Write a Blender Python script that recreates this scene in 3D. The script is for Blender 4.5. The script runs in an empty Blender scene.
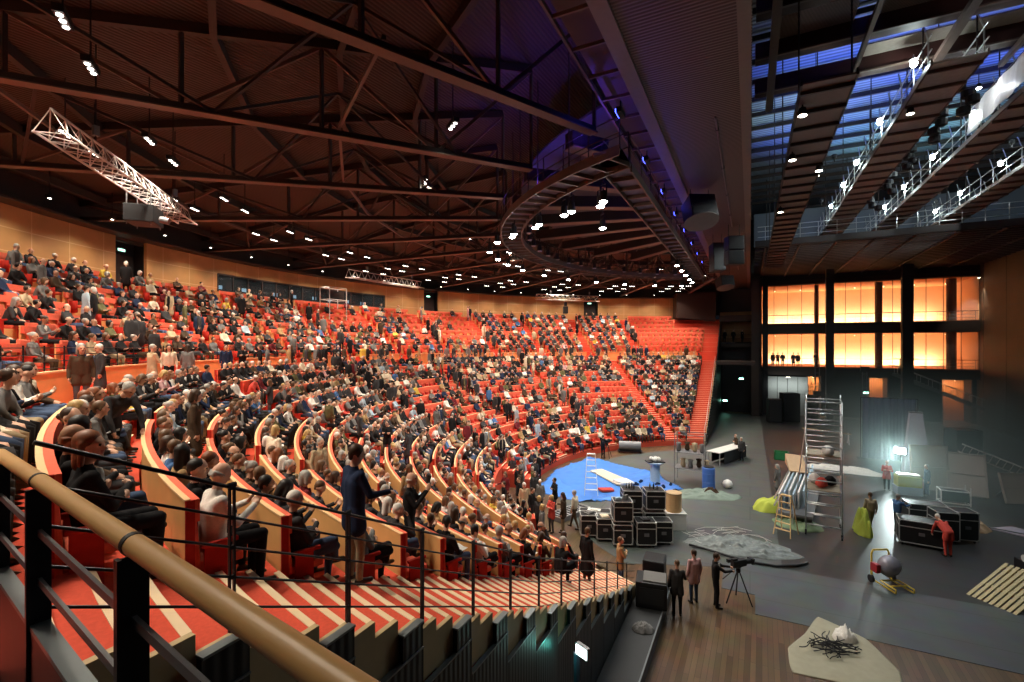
import bpy, bmesh, math, random
import numpy as np
from mathutils import Vector, Matrix, Euler

# ---------------------------------------------------------------- camera, world, exposure
SC = bpy.context.scene
COL = SC.collection
EYE = 8.5                       # eye height above the stage floor
YAW = math.atan2(238.0, 475.0)  # the hall's long axis is this far off the view axis
cam_d = bpy.data.cameras.new('camera'); cam = bpy.data.objects.new('camera', cam_d); COL.objects.link(cam)
cam.location = (0, 0, EYE); cam.rotation_euler = (math.pi / 2, 0, YAW)
cam_d.sensor_width = 36; cam_d.lens = 475.0 / 1024 * 36; cam_d.shift_y = 5 / 1024
cam_d.clip_start = 0.05; cam_d.clip_end = 400
SC.camera = cam
SC.view_settings.view_transform = 'Standard'; SC.view_settings.look = 'None'
SC.view_settings.gamma = 1.0; SC.view_settings.use_curve_mapping = False
SC.view_settings.exposure = 0.0
SC.cycles.use_denoising = True
SC.cycles.max_bounces = 6; SC.cycles.diffuse_bounces = 3; SC.cycles.glossy_bounces = 3
SC.cycles.transmission_bounces = 4; SC.cycles.volume_bounces = 0; SC.cycles.caustics_reflective = False
SC.cycles.sample_clamp_indirect = 6.0
world = bpy.data.worlds.new('night'); SC.world = world; world.use_nodes = True
world.node_tree.nodes['Background'].inputs[0].default_value = (0.012, 0.014, 0.02, 1)
world.node_tree.nodes['Background'].inputs[1].default_value = 0.3

def lamp(name, kind, loc, energy, color=(1, 1, 1), target=None, size=0.2, size_y=None, spot=None, blend=0.6, parent=None, rot=None):
    d = bpy.data.lights.new(name, kind); d.energy = energy; d.color = color
    if kind == 'AREA':
        d.size = size
        if size_y: d.shape = 'RECTANGLE'; d.size_y = size_y
    else:
        d.shadow_soft_size = size
    if kind == 'SPOT':
        d.spot_size = math.radians(spot or 90); d.spot_blend = blend
    o = bpy.data.objects.new(name, d); COL.objects.link(o); o.location = loc
    if target is not None:
        v = Vector(target) - Vector(loc)
        o.rotation_euler = v.to_track_quat('-Z', 'Y').to_euler()
    if rot is not None: o.rotation_euler = rot
    if parent is not None: o.parent = parent
    return o

# light levels, tuned here
L_DOWN = 620.0        # each house downlight
L_RING = 700.0        # each show lamp on the ring
L_LOBBY = 950.0       # each lobby wall washer
L_FLY = 1500.0        # fly tower colour washers
L_WORK = 95.0         # each gallery work light
L_STAGE = 1400.0      # work floods over the stage floor
L_FLOOD = 1500.0       # the floodlight on a stand
WARM = (1.0, 0.87, 0.70); COOL = (0.86, 0.95, 1.0)

# ---------------------------------------------------------------- helpers
rnd = random.Random(7)
MATS = {}
def mat(name, color, rough=0.6, metal=0.0, noise=0.12, scale=6.0, bump=0.0, spec=0.4, stripes=None, col2=None):
    """Principled material whose colour is varied by noise (or by wave stripes)."""
    if name in MATS: return MATS[name]
    m = bpy.data.materials.new(name); m.use_nodes = True
    nt = m.node_tree; b = nt.nodes['Principled BSDF']
    b.inputs['Roughness'].default_value = rough; b.inputs['Metallic'].default_value = metal
    b.inputs['Specular IOR Level'].default_value = spec
    tc = nt.nodes.new('ShaderNodeTexCoord')
    if stripes:
        axis, freq = stripes
        t = nt.nodes.new('ShaderNodeTexWave'); t.wave_type = 'BANDS'; t.bands_direction = axis
        t.inputs['Scale'].default_value = freq; t.inputs['Distortion'].default_value = 0.4 if bump == 0 else 0.0
    else:
        t = nt.nodes.new('ShaderNodeTexNoise'); t.inputs['Scale'].default_value = scale; t.inputs['Detail'].default_value = 4
    nt.links.new(tc.outputs['Object'], t.inputs['Vector'])
    mx = nt.nodes.new('ShaderNodeMix'); mx.data_type = 'RGBA'
    c = color
    lo = col2 or tuple(max(0, x * (1 - noise)) for x in c); hi = tuple(min(1, x * (1 + noise)) for x in c)
    mx.inputs[6].default_value = (*lo, 1); mx.inputs[7].default_value = (*hi, 1)
    nt.links.new(t.outputs['Color' if stripes else 'Fac'], mx.inputs[0]); nt.links.new(mx.outputs[2], b.inputs['Base Color'])
    if bump:
        bp = nt.nodes.new('ShaderNodeBump'); bp.inputs['Strength'].default_value = bump; bp.inputs['Distance'].default_value = 0.03
        nt.links.new(t.outputs['Color' if stripes else 'Fac'], bp.inputs['Height']); nt.links.new(bp.outputs[0], b.inputs['Normal'])
    MATS[name] = m; return m

def glow(name, color, strength):
    if name in MATS: return MATS[name]
    m = bpy.data.materials.new(name); m.use_nodes = True
    b = m.node_tree.nodes['Principled BSDF']; b.inputs['Base Color'].default_value = (*color, 1)
    b.inputs['Emission Color'].default_value = (*color, 1); b.inputs['Emission Strength'].default_value = strength
    MATS[name] = m; return m

def boards(name, c1, c2, width, length, axis_rot=0.0, rough=0.45, gap=(0.02, 0.015, 0.01), spec=0.4, mortar=0.004):
    """Planks or panels: a brick texture over object coordinates."""
    if name in MATS: return MATS[name]
    m = bpy.data.materials.new(name); m.use_nodes = True; nt = m.node_tree; b = nt.nodes['Principled BSDF']
    b.inputs['Roughness'].default_value = rough; b.inputs['Specular IOR Level'].default_value = spec
    tc = nt.nodes.new('ShaderNodeTexCoord'); mp = nt.nodes.new('ShaderNodeMapping'); mp.inputs['Rotation'].default_value = (0, 0, axis_rot)
    br = nt.nodes.new('ShaderNodeTexBrick'); br.inputs['Scale'].default_value = 1.0
    br.inputs['Brick Width'].default_value = length; br.inputs['Row Height'].default_value = width
    br.inputs['Mortar Size'].default_value = mortar; br.inputs['Bias'].default_value = 0.0
    br.inputs['Color1'].default_value = (*c1, 1); br.inputs['Color2'].default_value = (*c2, 1); br.inputs['Mortar'].default_value = (*gap, 1)
    nz = nt.nodes.new('ShaderNodeTexNoise'); nz.inputs['Scale'].default_value = 1.3; nz.inputs['Detail'].default_value = 6
    mx = nt.nodes.new('ShaderNodeMix'); mx.data_type = 'RGBA'; mx.blend_type = 'MULTIPLY'; mx.inputs[0].default_value = 0.55
    nt.links.new(tc.outputs['Object'], mp.inputs[0]); nt.links.new(mp.outputs[0], br.inputs['Vector']); nt.links.new(mp.outputs[0], nz.inputs['Vector'])
    nt.links.new(br.outputs['Color'], mx.inputs[6]); nt.links.new(nz.outputs['Color'], mx.inputs[7]); nt.links.new(mx.outputs[2], b.inputs['Base Color'])
    MATS[name] = m; return m

class MB:
    """Collects shapes; build() links them as ONE mesh object."""
    def __init__(s): s.v = []; s.f = []; s.m = []
    def add(s, vs, fs, mi=0):
        n = len(s.v); s.v.extend([tuple(p) for p in vs]); s.f.extend([tuple(i + n for i in f) for f in fs]); s.m.extend([mi] * len(fs)); return s
    def box(s, c, d, rz=0.0, mi=0, R=None):
        R = R or Matrix.Rotation(rz, 3, 'Z'); c = Vector(c)
        P = [c + R @ Vector((x * d[0] / 2, y * d[1] / 2, z * d[2] / 2)) for z in (-1, 1) for y in (-1, 1) for x in (-1, 1)]
        return s.add(P, [(0, 2, 3, 1), (4, 5, 7, 6), (0, 1, 5, 4), (2, 6, 7, 3), (0, 4, 6, 2), (1, 3, 7, 5)], mi)
    def beam(s, p0, p1, w, h, mi=0):
        p0, p1 = Vector(p0), Vector(p1); d = p1 - p0; L = d.length
        if L < 1e-6: return s
        y = d / L; up = Vector((0, 0, 1)) if abs(y.z) < 0.95 else Vector((1, 0, 0))
        x = y.cross(up).normalized(); z = x.cross(y)
        return s.box((p0 + p1) / 2, (w, L, h), mi=mi, R=Matrix((x, y, z)).transposed())
    def tube(s, p0, p1, r, n=6, mi=0, r2=None):
        return s.path([p0, p1], r, n, mi, r2=r2)
    def path(s, pts, r, n=6, mi=0, r2=None):
        pts = [Vector(p) for p in pts]; k = len(pts); vs = []
        ref = None
        for i, p in enumerate(pts):
            d = (pts[min(i + 1, k - 1)] - pts[max(i - 1, 0)]).normalized()
            if ref is None:
                up = Vector((0, 0, 1)) if abs(d.z) < 0.9 else Vector((1, 0, 0)); ref = d.cross(up).normalized()
            ref = (ref - d * ref.dot(d)).normalized(); b = d.cross(ref)
            rr = r if r2 is None else r + (r2 - r) * i / max(1, k - 1)
            for j in range(n):
                a = 2 * math.pi * j / n; vs.append(p + (ref * math.cos(a) + b * math.sin(a)) * rr)
        fs = [(i * n + j, i * n + (j + 1) % n, (i + 1) * n + (j + 1) % n, (i + 1) * n + j) for i in range(k - 1) for j in range(n)]
        fs += [tuple(range(n - 1, -1, -1)), tuple((k - 1) * n + j for j in range(n))]
        return s.add(vs, fs, mi)
    def lathe(s, c, prof, n=16, mi=0, sx=1.0, sy=1.0, R=None):
        c = Vector(c); vs = []
        for r, z in prof:
            for j in range(n):
                a = 2 * math.pi * j / n; q = Vector((r * math.cos(a) * sx, r * math.sin(a) * sy, z)); vs.append(c + (R @ q if R else q))
        k = len(prof)
        fs = [(i * n + j, i * n + (j + 1) % n, (i + 1) * n + (j + 1) % n, (i + 1) * n + j) for i in range(k - 1) for j in range(n)]
        fs += [tuple(range(n - 1, -1, -1)), tuple((k - 1) * n + j for j in range(n))]
        return s.add(vs, fs, mi)
    def prism(s, poly, z0, z1, mi=0):
        n = len(poly); vs = [(x, y, z0) for x, y in poly] + [(x, y, z1) for x, y in poly]
        fs = [tuple(range(n - 1, -1, -1)), tuple(range(n, 2 * n))] + [(i, (i + 1) % n, n + (i + 1) % n, n + i) for i in range(n)]
        return s.add(vs, fs, mi)
    def hexa(s, P, mi=0):
        """8 corners: bottom ring 0-3 then top ring 4-7"""
        return s.add(P, [(3, 2, 1, 0), (4, 5, 6, 7), (0, 1, 5, 4), (1, 2, 6, 5), (2, 3, 7, 6), (3, 0, 4, 7)], mi)
    def arc(s, r0, r1, z0, z1, ta, tb, step=1.6, mi=0, z0b=None, z1b=None):
        """A slab of revolution about the hall's centre; ta/tb are angles or functions of radius; z0b/z1b at the outer radius."""
        fa = ta if callable(ta) else (lambda r: ta); fb = tb if callable(tb) else (lambda r: tb)
        z0b = z0 if z0b is None else z0b; z1b = z1 if z1b is None else z1b
        n = max(1, int(math.ceil(math.degrees(fb(r1) - fa(r1)) / step))); vs = []
        for i in range(n + 1):
            for r, za, zb in ((r0, z0, z1), (r1, z0b, z1b)):
                t = fa(r) + (fb(r) - fa(r)) * i / n
                vs.append(PT(r, t, za)); vs.append(PT(r, t, zb))
        fs = []
        for i in range(n):
            a, b = 4 * i, 4 * i + 4
            fs += [(a + 1, b + 1, b + 3, a + 3), (a, a + 2, b + 2, b), (a, b, b + 1, a + 1), (a + 2, a + 3, b + 3, b + 2)]
        fs += [(0, 1, 3, 2), (4 * n, 4 * n + 2, 4 * n + 3, 4 * n + 1)]
        return s.add(vs, fs, mi)
    def build(s, name, mats, parent=None, origin=None, smooth=False, bevel=0.0):
        mats = mats if isinstance(mats, (list, tuple)) else [mats]
        me = bpy.data.meshes.new(name)
        o0 = Vector(origin) if origin is not None else Vector((0, 0, 0))
        me.from_pydata([Vector(p) - o0 for p in s.v], [], s.f)
        for m in mats: me.materials.append(m)
        if len(mats) > 1: me.polygons.foreach_set('material_index', s.m)
        bm = bmesh.new(); bm.from_mesh(me)
        bmesh.ops.recalc_face_normals(bm, faces=bm.faces)
        if bevel: bmesh.ops.bevel(bm, geom=bm.edges[:], offset=bevel, segments=2, profile=0.6, affect='EDGES')
        bm.to_mesh(me); bm.free()
        if smooth: me.polygons.foreach_set('use_smooth', [True] * len(me.polygons))
        o = bpy.data.objects.new(name, me); COL.objects.link(o); o.location = o0
        if parent is not None: o.parent = parent; o.location = o0 - parent.location if origin is not None else (0, 0, 0)
        return o
    def base(s):
        a = np.array(s.v); lo, hi = a.min(0), a.max(0); return ((lo[0] + hi[0]) / 2, (lo[1] + hi[1]) / 2, lo[2])

def tag(o, label=None, cat=None, group=None, kind=None):
    if label: o['label'] = label
    if cat: o['category'] = cat
    if group: o['group'] = group
    if kind: o['kind'] = kind
    return o
def thing(name, label, cat, loc=(0, 0, 0), rz=0.0, group=None):
    o = bpy.data.objects.new(name, None); COL.objects.link(o); o.location = loc; o.rotation_euler = (0, 0, rz); o.empty_display_size = 0.2
    return tag(o, label, cat, group)
def solo(name, mb, mats, label, cat, group=None, smooth=False, bevel=0.0):
    return tag(mb.build(name, mats, origin=mb.base(), smooth=smooth, bevel=bevel), label, cat, group)
def struct(name, mb, mats, smooth=False):
    o = mb.build(name, mats, smooth=smooth); o['kind'] = 'structure'; return o
def wpart(name, mb, mats, parent, smooth=False, bevel=0.0, label=None):
    """A part built in world coordinates under an unrotated thing."""
    o = mb.build(name, mats, parent=parent, origin=parent.location, smooth=smooth, bevel=bevel); o.location = (0, 0, 0)
    if label: o['label'] = label
    return o
def spart(name, mb, mats, part_, smooth=False):
    """A sub-part built in world coordinates under a part of an unrotated thing."""
    o = mb.build(name, mats, parent=part_, origin=part_.parent.location, smooth=smooth); o.location = (0, 0, 0); return o
def kids(o): return [c for c in o.children]
def dup(root, loc, rz=0.0, label=None, group=None):
    r = root.copy(); COL.objects.link(r); r.location = loc; r.rotation_euler = (0, 0, rz)
    if label: r['label'] = label
    if group: r['group'] = group
    for ch in kids(root):
        c = ch.copy(); COL.objects.link(c); c.parent = r
        for g in kids(ch):
            d = g.copy(); COL.objects.link(d); d.parent = c
    return r
ORD = 'first second third fourth fifth sixth seventh eighth ninth tenth eleventh twelfth thirteenth fourteenth fifteenth sixteenth seventeenth eighteenth nineteenth twentieth'.split()
TENS = {2: 'twenty', 3: 'thirty', 4: 'forty', 5: 'fifty', 6: 'sixty', 7: 'seventy'}
def ordinal(i):
    """0 -> first"""
    if i < 20: return ORD[i]
    n = i + 1; t, u = divmod(n, 10)
    return {2: 'twentieth', 3: 'thirtieth', 4: 'fortieth', 5: 'fiftieth', 6: 'sixtieth', 7: 'seventieth'}[t] if u == 0 else TENS[t] + '-' + ORD[u - 1]

# ---------------------------------------------------------------- the hall's geometry (metres; X across, Y along, Z up from the stage floor)
CX, CY = 3.1, 30.0
def PT(r, t, z): return (CX - r * math.sin(t), CY - r * math.cos(t), z)
XF = -3.5                                   # the cut that ends the seating at both flanks
def near(x): return lambda r: math.asin(min(1, (CX - x) / r))
def far(x): return lambda r: math.pi - math.asin(min(1, (CX - x) / r))
R_ = math.radians
NROW = 14; PITCH = 1.03
RR = [16.1 + PITCH * i for i in range(NROW)]
ZT = [0.42]
for i in range(NROW - 1): ZT.append(ZT[-1] + 0.40 + 0.0092 * i)
GANG_Z = 6.80; GANG_R0, GANG_R1 = RR[-1], 31.4
XROWS = [(30.45, 6.80), (31.40, 7.15)]      # two more rows on the walkway beside the near flank
BACK_H = 1.13; BACK_LOW = 1.0
R_FRONT = RR[0] - 0.72
NUP = 8; RU = [32.35 + 0.86 * j for j in range(NUP)]; ZU = [7.55 + 0.56 * j for j in range(NUP)]
PARAPET = 7.76
WALL_R = 39.4
AISLES = [R_(a) for a in (31.5, 52.5, 76.5, 99, 121.5, 144)]
UAISLES = [R_(32.4 + 10.82 * k) for k in range(12)]
AW = 0.62                                   # half width of an aisle
def row_blocks(r, aisles, xs):
    """Angular seat blocks of a row at radius r, between flank aisles (edge at x = xs) and radial aisles."""
    e = [(near(xs)(r), None)]; out = []; a0 = near(xs)(r)
    for a in aisles:
        out.append((a0, a - AW / r)); a0 = a + AW / r
    out.append((a0, far(xs)(r)))
    return out
# ================================================================ materials of the hall
M_CARPET = mat('red_carpet', (0.66, 0.095, 0.055), 0.9, noise=0.18, scale=30, spec=0.1)
M_NOSING = mat('cream_nosing', (0.80, 0.62, 0.40), 0.7, noise=0.08)
M_SEAT = mat('red_upholstery', (0.76, 0.145, 0.085), 0.85, noise=0.15, scale=14, spec=0.15)
M_SEATDK = mat('dark_red_upholstery', (0.45, 0.030, 0.020), 0.85, noise=0.15, scale=14, spec=0.15)
M_BEECH = mat('beech_plywood', (0.72, 0.38, 0.14), 0.45, noise=0.14, scale=2.5)
M_TRIMW = mat('pale_beech_edge', (0.86, 0.56, 0.28), 0.45, noise=0.08)
M_STRING = mat('olive_stringer', (0.50, 0.37, 0.20), 0.6, noise=0.12)
M_BLACK = mat('black_paint', (0.012, 0.012, 0.014), 0.55, noise=0.2)
M_BLACKP = mat('black_flank_panels', (0.018, 0.019, 0.021), 0.45, noise=0.2, stripes=('Y', 3.0), bump=0.2)
M_CAP = mat('grey_metal_capping', (0.22, 0.25, 0.26), 0.35, metal=0.5)
M_RAIL = mat('dark_rail_steel', (0.035, 0.035, 0.04), 0.4, metal=0.6)
M_OAK = mat('oak_handrail', (0.70, 0.42, 0.17), 0.36, noise=0.14, scale=3.5)
M_WALLW = None
M_DARKRED = mat('dark_red_panel', (0.20, 0.060, 0.048), 0.5)
M_STEEL = mat('roof_steel', (0.110, 0.070, 0.056), 0.5, noise=0.15)
M_STEELD = mat('roof_steel_dark', (0.030, 0.020, 0.017), 0.6, noise=0.15)
M_DECK = mat('roof_deck', (0.040, 0.021, 0.013), 0.7, stripes=('X', 2.2), bump=0.6, col2=(0.020, 0.011, 0.008))
M_WHITE = mat('white_paint', (0.78, 0.76, 0.72), 0.4)
M_ALU = mat('aluminium', (0.62, 0.63, 0.63), 0.32, metal=0.8, noise=0.08)
M_GREY = mat('grey_metal', (0.20, 0.20, 0.21), 0.45, metal=0.4)

# ================================================================ seating tiers
fl = MB()
# the two lowest rows stop short in the second and third blocks, where the crowd stands on the stage floor
for i, ra in ((0, R_FRONT), (1, RR[0])):
    fl.arc(ra, RR[i], -0.05, ZT[i], near(XF), lambda r: AISLES[0] + AW / r); fl.arc(ra, RR[i], -0.05, ZT[i], lambda r: AISLES[2] - AW / r, far(XF))
for i in range(2, NROW): fl.arc(RR[i - 1], RR[i], ZT[i] - 0.75 if i > 2 else -0.05, ZT[i], near(XF), far(XF))
fl.arc(GANG_R0, GANG_R1 + 0.05, GANG_Z - 0.6, GANG_Z, near(XF), far(XF))
fl.arc(XROWS[0][0], XROWS[1][0], GANG_Z, XROWS[1][1], near(-4.9), lambda r: AISLES[0] - AW / r)
for j in range(NUP):
    fl.arc(GANG_R1 + 0.05 if j == 0 else RU[j - 1], RU[j], ZU[j] - 0.7, ZU[j], near(XF), far(XF))
fl.arc(RU[-1], WALL_R + 0.3, ZU[-1] + 0.1, ZU[-1] + 0.5, near(XF), far(XF))
struct('floor_seating_tiers', fl, M_CARPET)

def tier_z(i): return ZT[i] if i < NROW else GANG_Z
# half steps in the aisles, with cream nosings
def aisle_flight(name, fa, fb):
    """fa, fb: angle functions of radius that bound the flight"""
    st = MB()
    st.arc(R_FRONT, R_FRONT + 0.12, ZT[0], ZT[0] + 0.012, fa, fb, mi=1); st.arc(R_FRONT, RR[0], 0.0, ZT[0] + .001, fa, fb); st.arc(RR[0], RR[1], 0.0, ZT[1] + .001, fa, fb)
    for i in range(NROW):
        z0 = ZT[i]; z1 = tier_z(i + 1)
        for k in (1, 2):
            rm = RR[i] - PITCH + PITCH * k / 3; zk = z0 + (z1 - z0) * k / 3
            st.arc(rm, RR[i] + 0.0, z0 if i > 2 else 0.0, zk, fa, fb)
            st.arc(rm - 0.010, rm + 0.058, zk, zk + 0.008, fa, fb, mi=1)
        st.arc(RR[i] - 0.010, RR[i] + 0.058, z1, z1 + 0.008, fa, fb, mi=1)
    return struct(name, st, [M_CARPET, M_NOSING])
aisle_flight('stairs_near_flank', near(XF), near(-5.0))
aisle_flight('stairs_far_flank', far(-5.3), far(XF))
for k, a in enumerate(AISLES):
    aisle_flight('stairs_aisle_%d' % (k + 1), (lambda a: lambda r: a - AW / r)(a), (lambda a: lambda r: a + AW / r)(a))
for k, a in enumerate(UAISLES + [None, 'n']):
    st = MB()
    if a is None: fa, fb = far(-5.6), far(XF)
    elif a == 'n': fa, fb = near(XF), near(-5.0)
    else: fa, fb = (lambda a: lambda r: a - 0.5 / r)(a), (lambda a: lambda r: a + 0.5 / r)(a)
    st.arc(GANG_R1 - 0.9, GANG_R1 - 0.6, GANG_Z, GANG_Z + 0.3, fa, fb)
    st.arc(GANG_R1 - 0.6, GANG_R1 - 0.3, GANG_Z, GANG_Z + 0.55, fa, fb)
    st.arc(GANG_R1 - 0.3, GANG_R1 + 0.06, GANG_Z, GANG_Z + 0.85, fa, fb)
    st.arc(GANG_R1 + 0.05, GANG_R1 + 0.5, ZU[0] - 0.3, ZU[0] + 0.01, fa, fb)
    for j in range(NUP):
        z1 = ZU[j + 1] if j + 1 < NUP else ZU[-1] + 0.5
        st.arc(RU[j] - 0.43, RU[j], ZU[j], (ZU[j] + z1) / 2, fa, fb)
        st.arc(RU[j] - 0.44, RU[j] - 0.36, (ZU[j] + z1) / 2, (ZU[j] + z1) / 2 + 0.012, fa, fb, mi=1)
    struct('stairs_upper_aisle_%d' % (k + 1), st, [M_CARPET, M_NOSING])

# end faces of the near flank: olive stringers under the steps, black panels stepping down below
def yf(r, x=XF, nearside=True):
    d = math.sqrt(max(0, r * r - (CX - x) ** 2)); return CY - d if nearside else CY + d
sg = MB(); bp_ = MB(); cap_ = MB()
for side in (True, False):
    for i in range(NROW):
        r0 = RR[i] - PITCH; r1 = RR[i]
        z0, z1 = ZT[i], tier_z(i + 1)
        for k in range(3):
            ya, yb = yf(r0 + PITCH * k / 3, nearside=side), yf(r0 + PITCH * (k + 1) / 3, nearside=side); lo, hi = min(ya, yb), max(ya, yb); zt = z0 + (z1 - z0) * k / 3
            sg.box((XF + 0.03, (lo + hi) / 2, zt - 0.3), (0.06, hi - lo, 0.6 + 0.016))
            if k == 0:                         # a black panel rises to the tread here, capped in grey
                bp_.box((XF + 0.10, (lo + hi) / 2, zt - 0.32), (0.06, hi - lo, 0.64)); cap_.box((XF + 0.10, (lo + hi) / 2, zt + 0.01), (0.09, hi - lo, 0.022))
        ya, yb = yf(r0, nearside=side), yf(r1, nearside=side); lo, hi = min(ya, yb), max(ya, yb)
        # a black panel with a sloping capped top, its lower corner below the step
        zp = z0 - 0.30
        bp_.box((XF + 0.10, (lo + hi) / 2, zp / 2), (0.08, hi - lo - 0.012, zp)); cap_.box((XF + 0.11, (lo + hi) / 2, zp + 0.008), (0.07, hi - lo, 0.018))
struct('wall_flank_stringers', sg, M_STRING); struct('wall_flank_panels', bp_, M_BLACKP); struct('trim_flank_capping', cap_, M_CAP)
ub = MB()                                    # flank wall under the gangway and the upper tiers
for side in (True, False):
    ys = [yf(GANG_R0, nearside=side), yf(GANG_R1, nearside=side)]
    ub.box((XF + 0.1, sum(ys) / 2, GANG_Z / 2 - 0.15), (0.1, abs(ys[1] - ys[0]), GANG_Z - 0.1))
    for j in range(NUP):
        ra, rb = (GANG_R1 if j == 0 else RU[j - 1]), RU[j]
        ya, yb = yf(ra, nearside=side), yf(rb, nearside=side)
        ub.box((XF + 0.1, (ya + yb) / 2, (ZU[j] + 0.9) / 2), (0.1, abs(yb - ya), ZU[j] + 0.9))
struct('wall_flank_upper', ub, M_BLACKP)

# ================================================================ gangway parapet and the curved back wall
pp = MB(); ptop = MB()
edges = [R_(33.3)] + sorted(UAISLES)[1:] + [far(-5.6)(GANG_R1)]
for k in range(len(edges) - 1):
    a0 = edges[k] + (0.5 / GANG_R1 if k else 0); a1 = edges[k + 1] - (0.5 / GANG_R1 if k < len(edges) - 2 else 0)
    pp.arc(GANG_R1 - 0.06, GANG_R1 + 0.05, GANG_Z, PARAPET, a0, a1)
    ptop.arc(GANG_R1 - 0.09, GANG_R1 + 0.08, PARAPET, PARAPET + 0.05, a0, a1)
struct('wall_gangway_parapet', pp, M_BEECH); struct('trim_gangway_parapet', ptop, M_TRIMW)

def wall_panels(name):
    """Wood-veneer panels: seams every few degrees and every 1.1 m, from angle and height about the hall's centre."""
    m = bpy.data.materials.new(name); m.use_nodes = True; nt = m.node_tree; b = nt.nodes['Principled BSDF']
    b.inputs['Roughness'].default_value = 0.5
    tc = nt.nodes.new('ShaderNodeTexCoord'); sp = nt.nodes.new('ShaderNodeSeparateXYZ'); nt.links.new(tc.outputs['Object'], sp.inputs[0])
    def math_(op, a, bb=None):
        n = nt.nodes.new('ShaderNodeMath'); n.operation = op
        for k, x in enumerate((a, bb)):
            if x is None: continue
            if isinstance(x, (int, float)): n.inputs[k].default_value = x
            else: nt.links.new(x, n.inputs[k])
        return n.outputs[0]
    ang = math_('ARCTAN2', math_('SUBTRACT', CX, sp.outputs[0]), math_('SUBTRACT', CY, sp.outputs[1]))
    cb = nt.nodes.new('ShaderNodeCombineXYZ'); nt.links.new(math_('MULTIPLY', ang, WALL_R), cb.inputs[0]); nt.links.new(sp.outputs[2], cb.inputs[1])
    br = nt.nodes.new('ShaderNodeTexBrick'); br.offset = 0.0; br.inputs['Scale'].default_value = 1.0
    br.inputs['Brick Width'].default_value = 2.05; br.inputs['Row Height'].default_value = 1.07; br.inputs['Mortar Size'].default_value = 0.025
    br.inputs['Color1'].default_value = (0.60, 0.33, 0.125, 1); br.inputs['Color2'].default_value = (0.54, 0.29, 0.105, 1); br.inputs['Mortar'].default_value = (0.74, 0.48, 0.24, 1)
    nz = nt.nodes.new('ShaderNodeTexNoise'); nz.inputs['Scale'].default_value = 0.8; nz.inputs['Detail'].default_value = 7
    mx = nt.nodes.new('ShaderNodeMix'); mx.data_type = 'RGBA'; mx.blend_type = 'MULTIPLY'; mx.inputs[0].default_value = 0.5
    nt.links.new(cb.outputs[0], br.inputs['Vector']); nt.links.new(cb.outputs[0], nz.inputs['Vector'])
    nt.links.new(br.outputs['Color'], mx.inputs[6]); nt.links.new(nz.outputs['Fac'], mx.inputs[7]); nt.links.new(mx.outputs[2], b.inputs['Base Color'])
    MATS[name] = m; return m
M_WALLW = wall_panels('wood_veneer_wall')
WZ0, WZ1 = ZU[-1] + 0.45, 14.95
DOORS = [(R_(66.7), R_(69.8)), (R_(111.4), R_(114.2)), (R_(143.9), R_(146.8))]
wl = MB(); a0 = near(XF)(WALL_R)
WIN = (R_(78.0), R_(104.0))
for (da, db) in DOORS + [(R_(162.6), far(XF)(WALL_R))]:
    if a0 < WIN[0] < da:
        wl.arc(WALL_R, WALL_R + 0.2, WZ0, WZ1, a0, WIN[0])
        wl.arc(WALL_R, WALL_R + 0.2, WZ0, 12.62, WIN[0], WIN[1]); wl.arc(WALL_R, WALL_R + 0.2, 13.9, WZ1, WIN[0], WIN[1])
        a0 = WIN[1]
    wl.arc(WALL_R, WALL_R + 0.2, WZ0, WZ1, a0, da); a0 = db
struct('wall_back', wl, M_WALLW)
rec = MB()                                    # dark door recesses
for da, db in DOORS:
    rec.arc(WALL_R + 0.9, WALL_R + 1.0, WZ0, WZ1 + 0.4, da - 0.02, db + 0.02)
    rec.arc(WALL_R + 0.2, WALL_R + 1.0, WZ0, WZ1, da - 0.006, da); rec.arc(WALL_R + 0.2, WALL_R + 1.0, WZ0, WZ1, db, db + 0.006)
struct('wall_door_recesses', rec, M_BLACK)
for k, (da, db) in enumerate(DOORS):
    d = MB(); d.arc(WALL_R + 0.80, WALL_R + 0.88, WZ0, WZ0 + 2.15, da + 0.004, db - 0.004); struct('door_%d' % (k + 1), d, mat('dark_door', (0.03, 0.022, 0.02), 0.5))
    am = (da + db) / 2
    t = thing('exit_sign', 'lit exit sign above dark door, ' + ('door nearest the camera', 'door past the control window', 'door high above the far aisle')[k], 'sign', PT(WALL_R + 0.70, am, WZ0 + 2.3), group=None)
    s1 = MB(); s1.arc(WALL_R + 0.66, WALL_R + 0.76, WZ0 + 2.32, WZ0 + 2.50, am - 0.0065, am + 0.0065); hs_ = wpart('housing', s1, M_GREY, t)
    s2 = MB(); s2.arc(WALL_R + 0.645, WALL_R + 0.66, WZ0 + 2.34, WZ0 + 2.48, am - 0.0058, am + 0.0058); spart('lit_panel', s2, glow('exit_glow', (0.45, 1.0, 0.75), 3.0), hs_)
cr = MB()                                     # control-room window strip: frame, dark room behind, mullions, glass
cr.arc(WALL_R + 2.2, WALL_R + 2.3, 12.2, 14.4, WIN[0] - 0.02, WIN[1] + 0.02); cr.arc(WALL_R + 0.1, WALL_R + 2.3, 14.0, 14.1, WIN[0], WIN[1]); cr.arc(WALL_R + 0.1, WALL_R + 2.3, 12.45, 12.55, WIN[0], WIN[1])
struct('wall_control_room', cr, M_BLACK)
wf = MB()
wf.arc(WALL_R - 0.04, WALL_R + 0.12, 12.58, 12.68, *WIN); wf.arc(WALL_R - 0.04, WALL_R + 0.12, 13.84, 13.94, *WIN)
nm = 13
for k in range(nm + 1):
    a = WIN[0] + (WIN[1] - WIN[0]) * k / nm; w = 0.0012 if k != 9 else 0.014
    wf.arc(WALL_R - 0.03, WALL_R + 0.1, 12.6, 13.9, a - w, a + w)
wo = struct('window_1', wf, M_STEELD)
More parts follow.
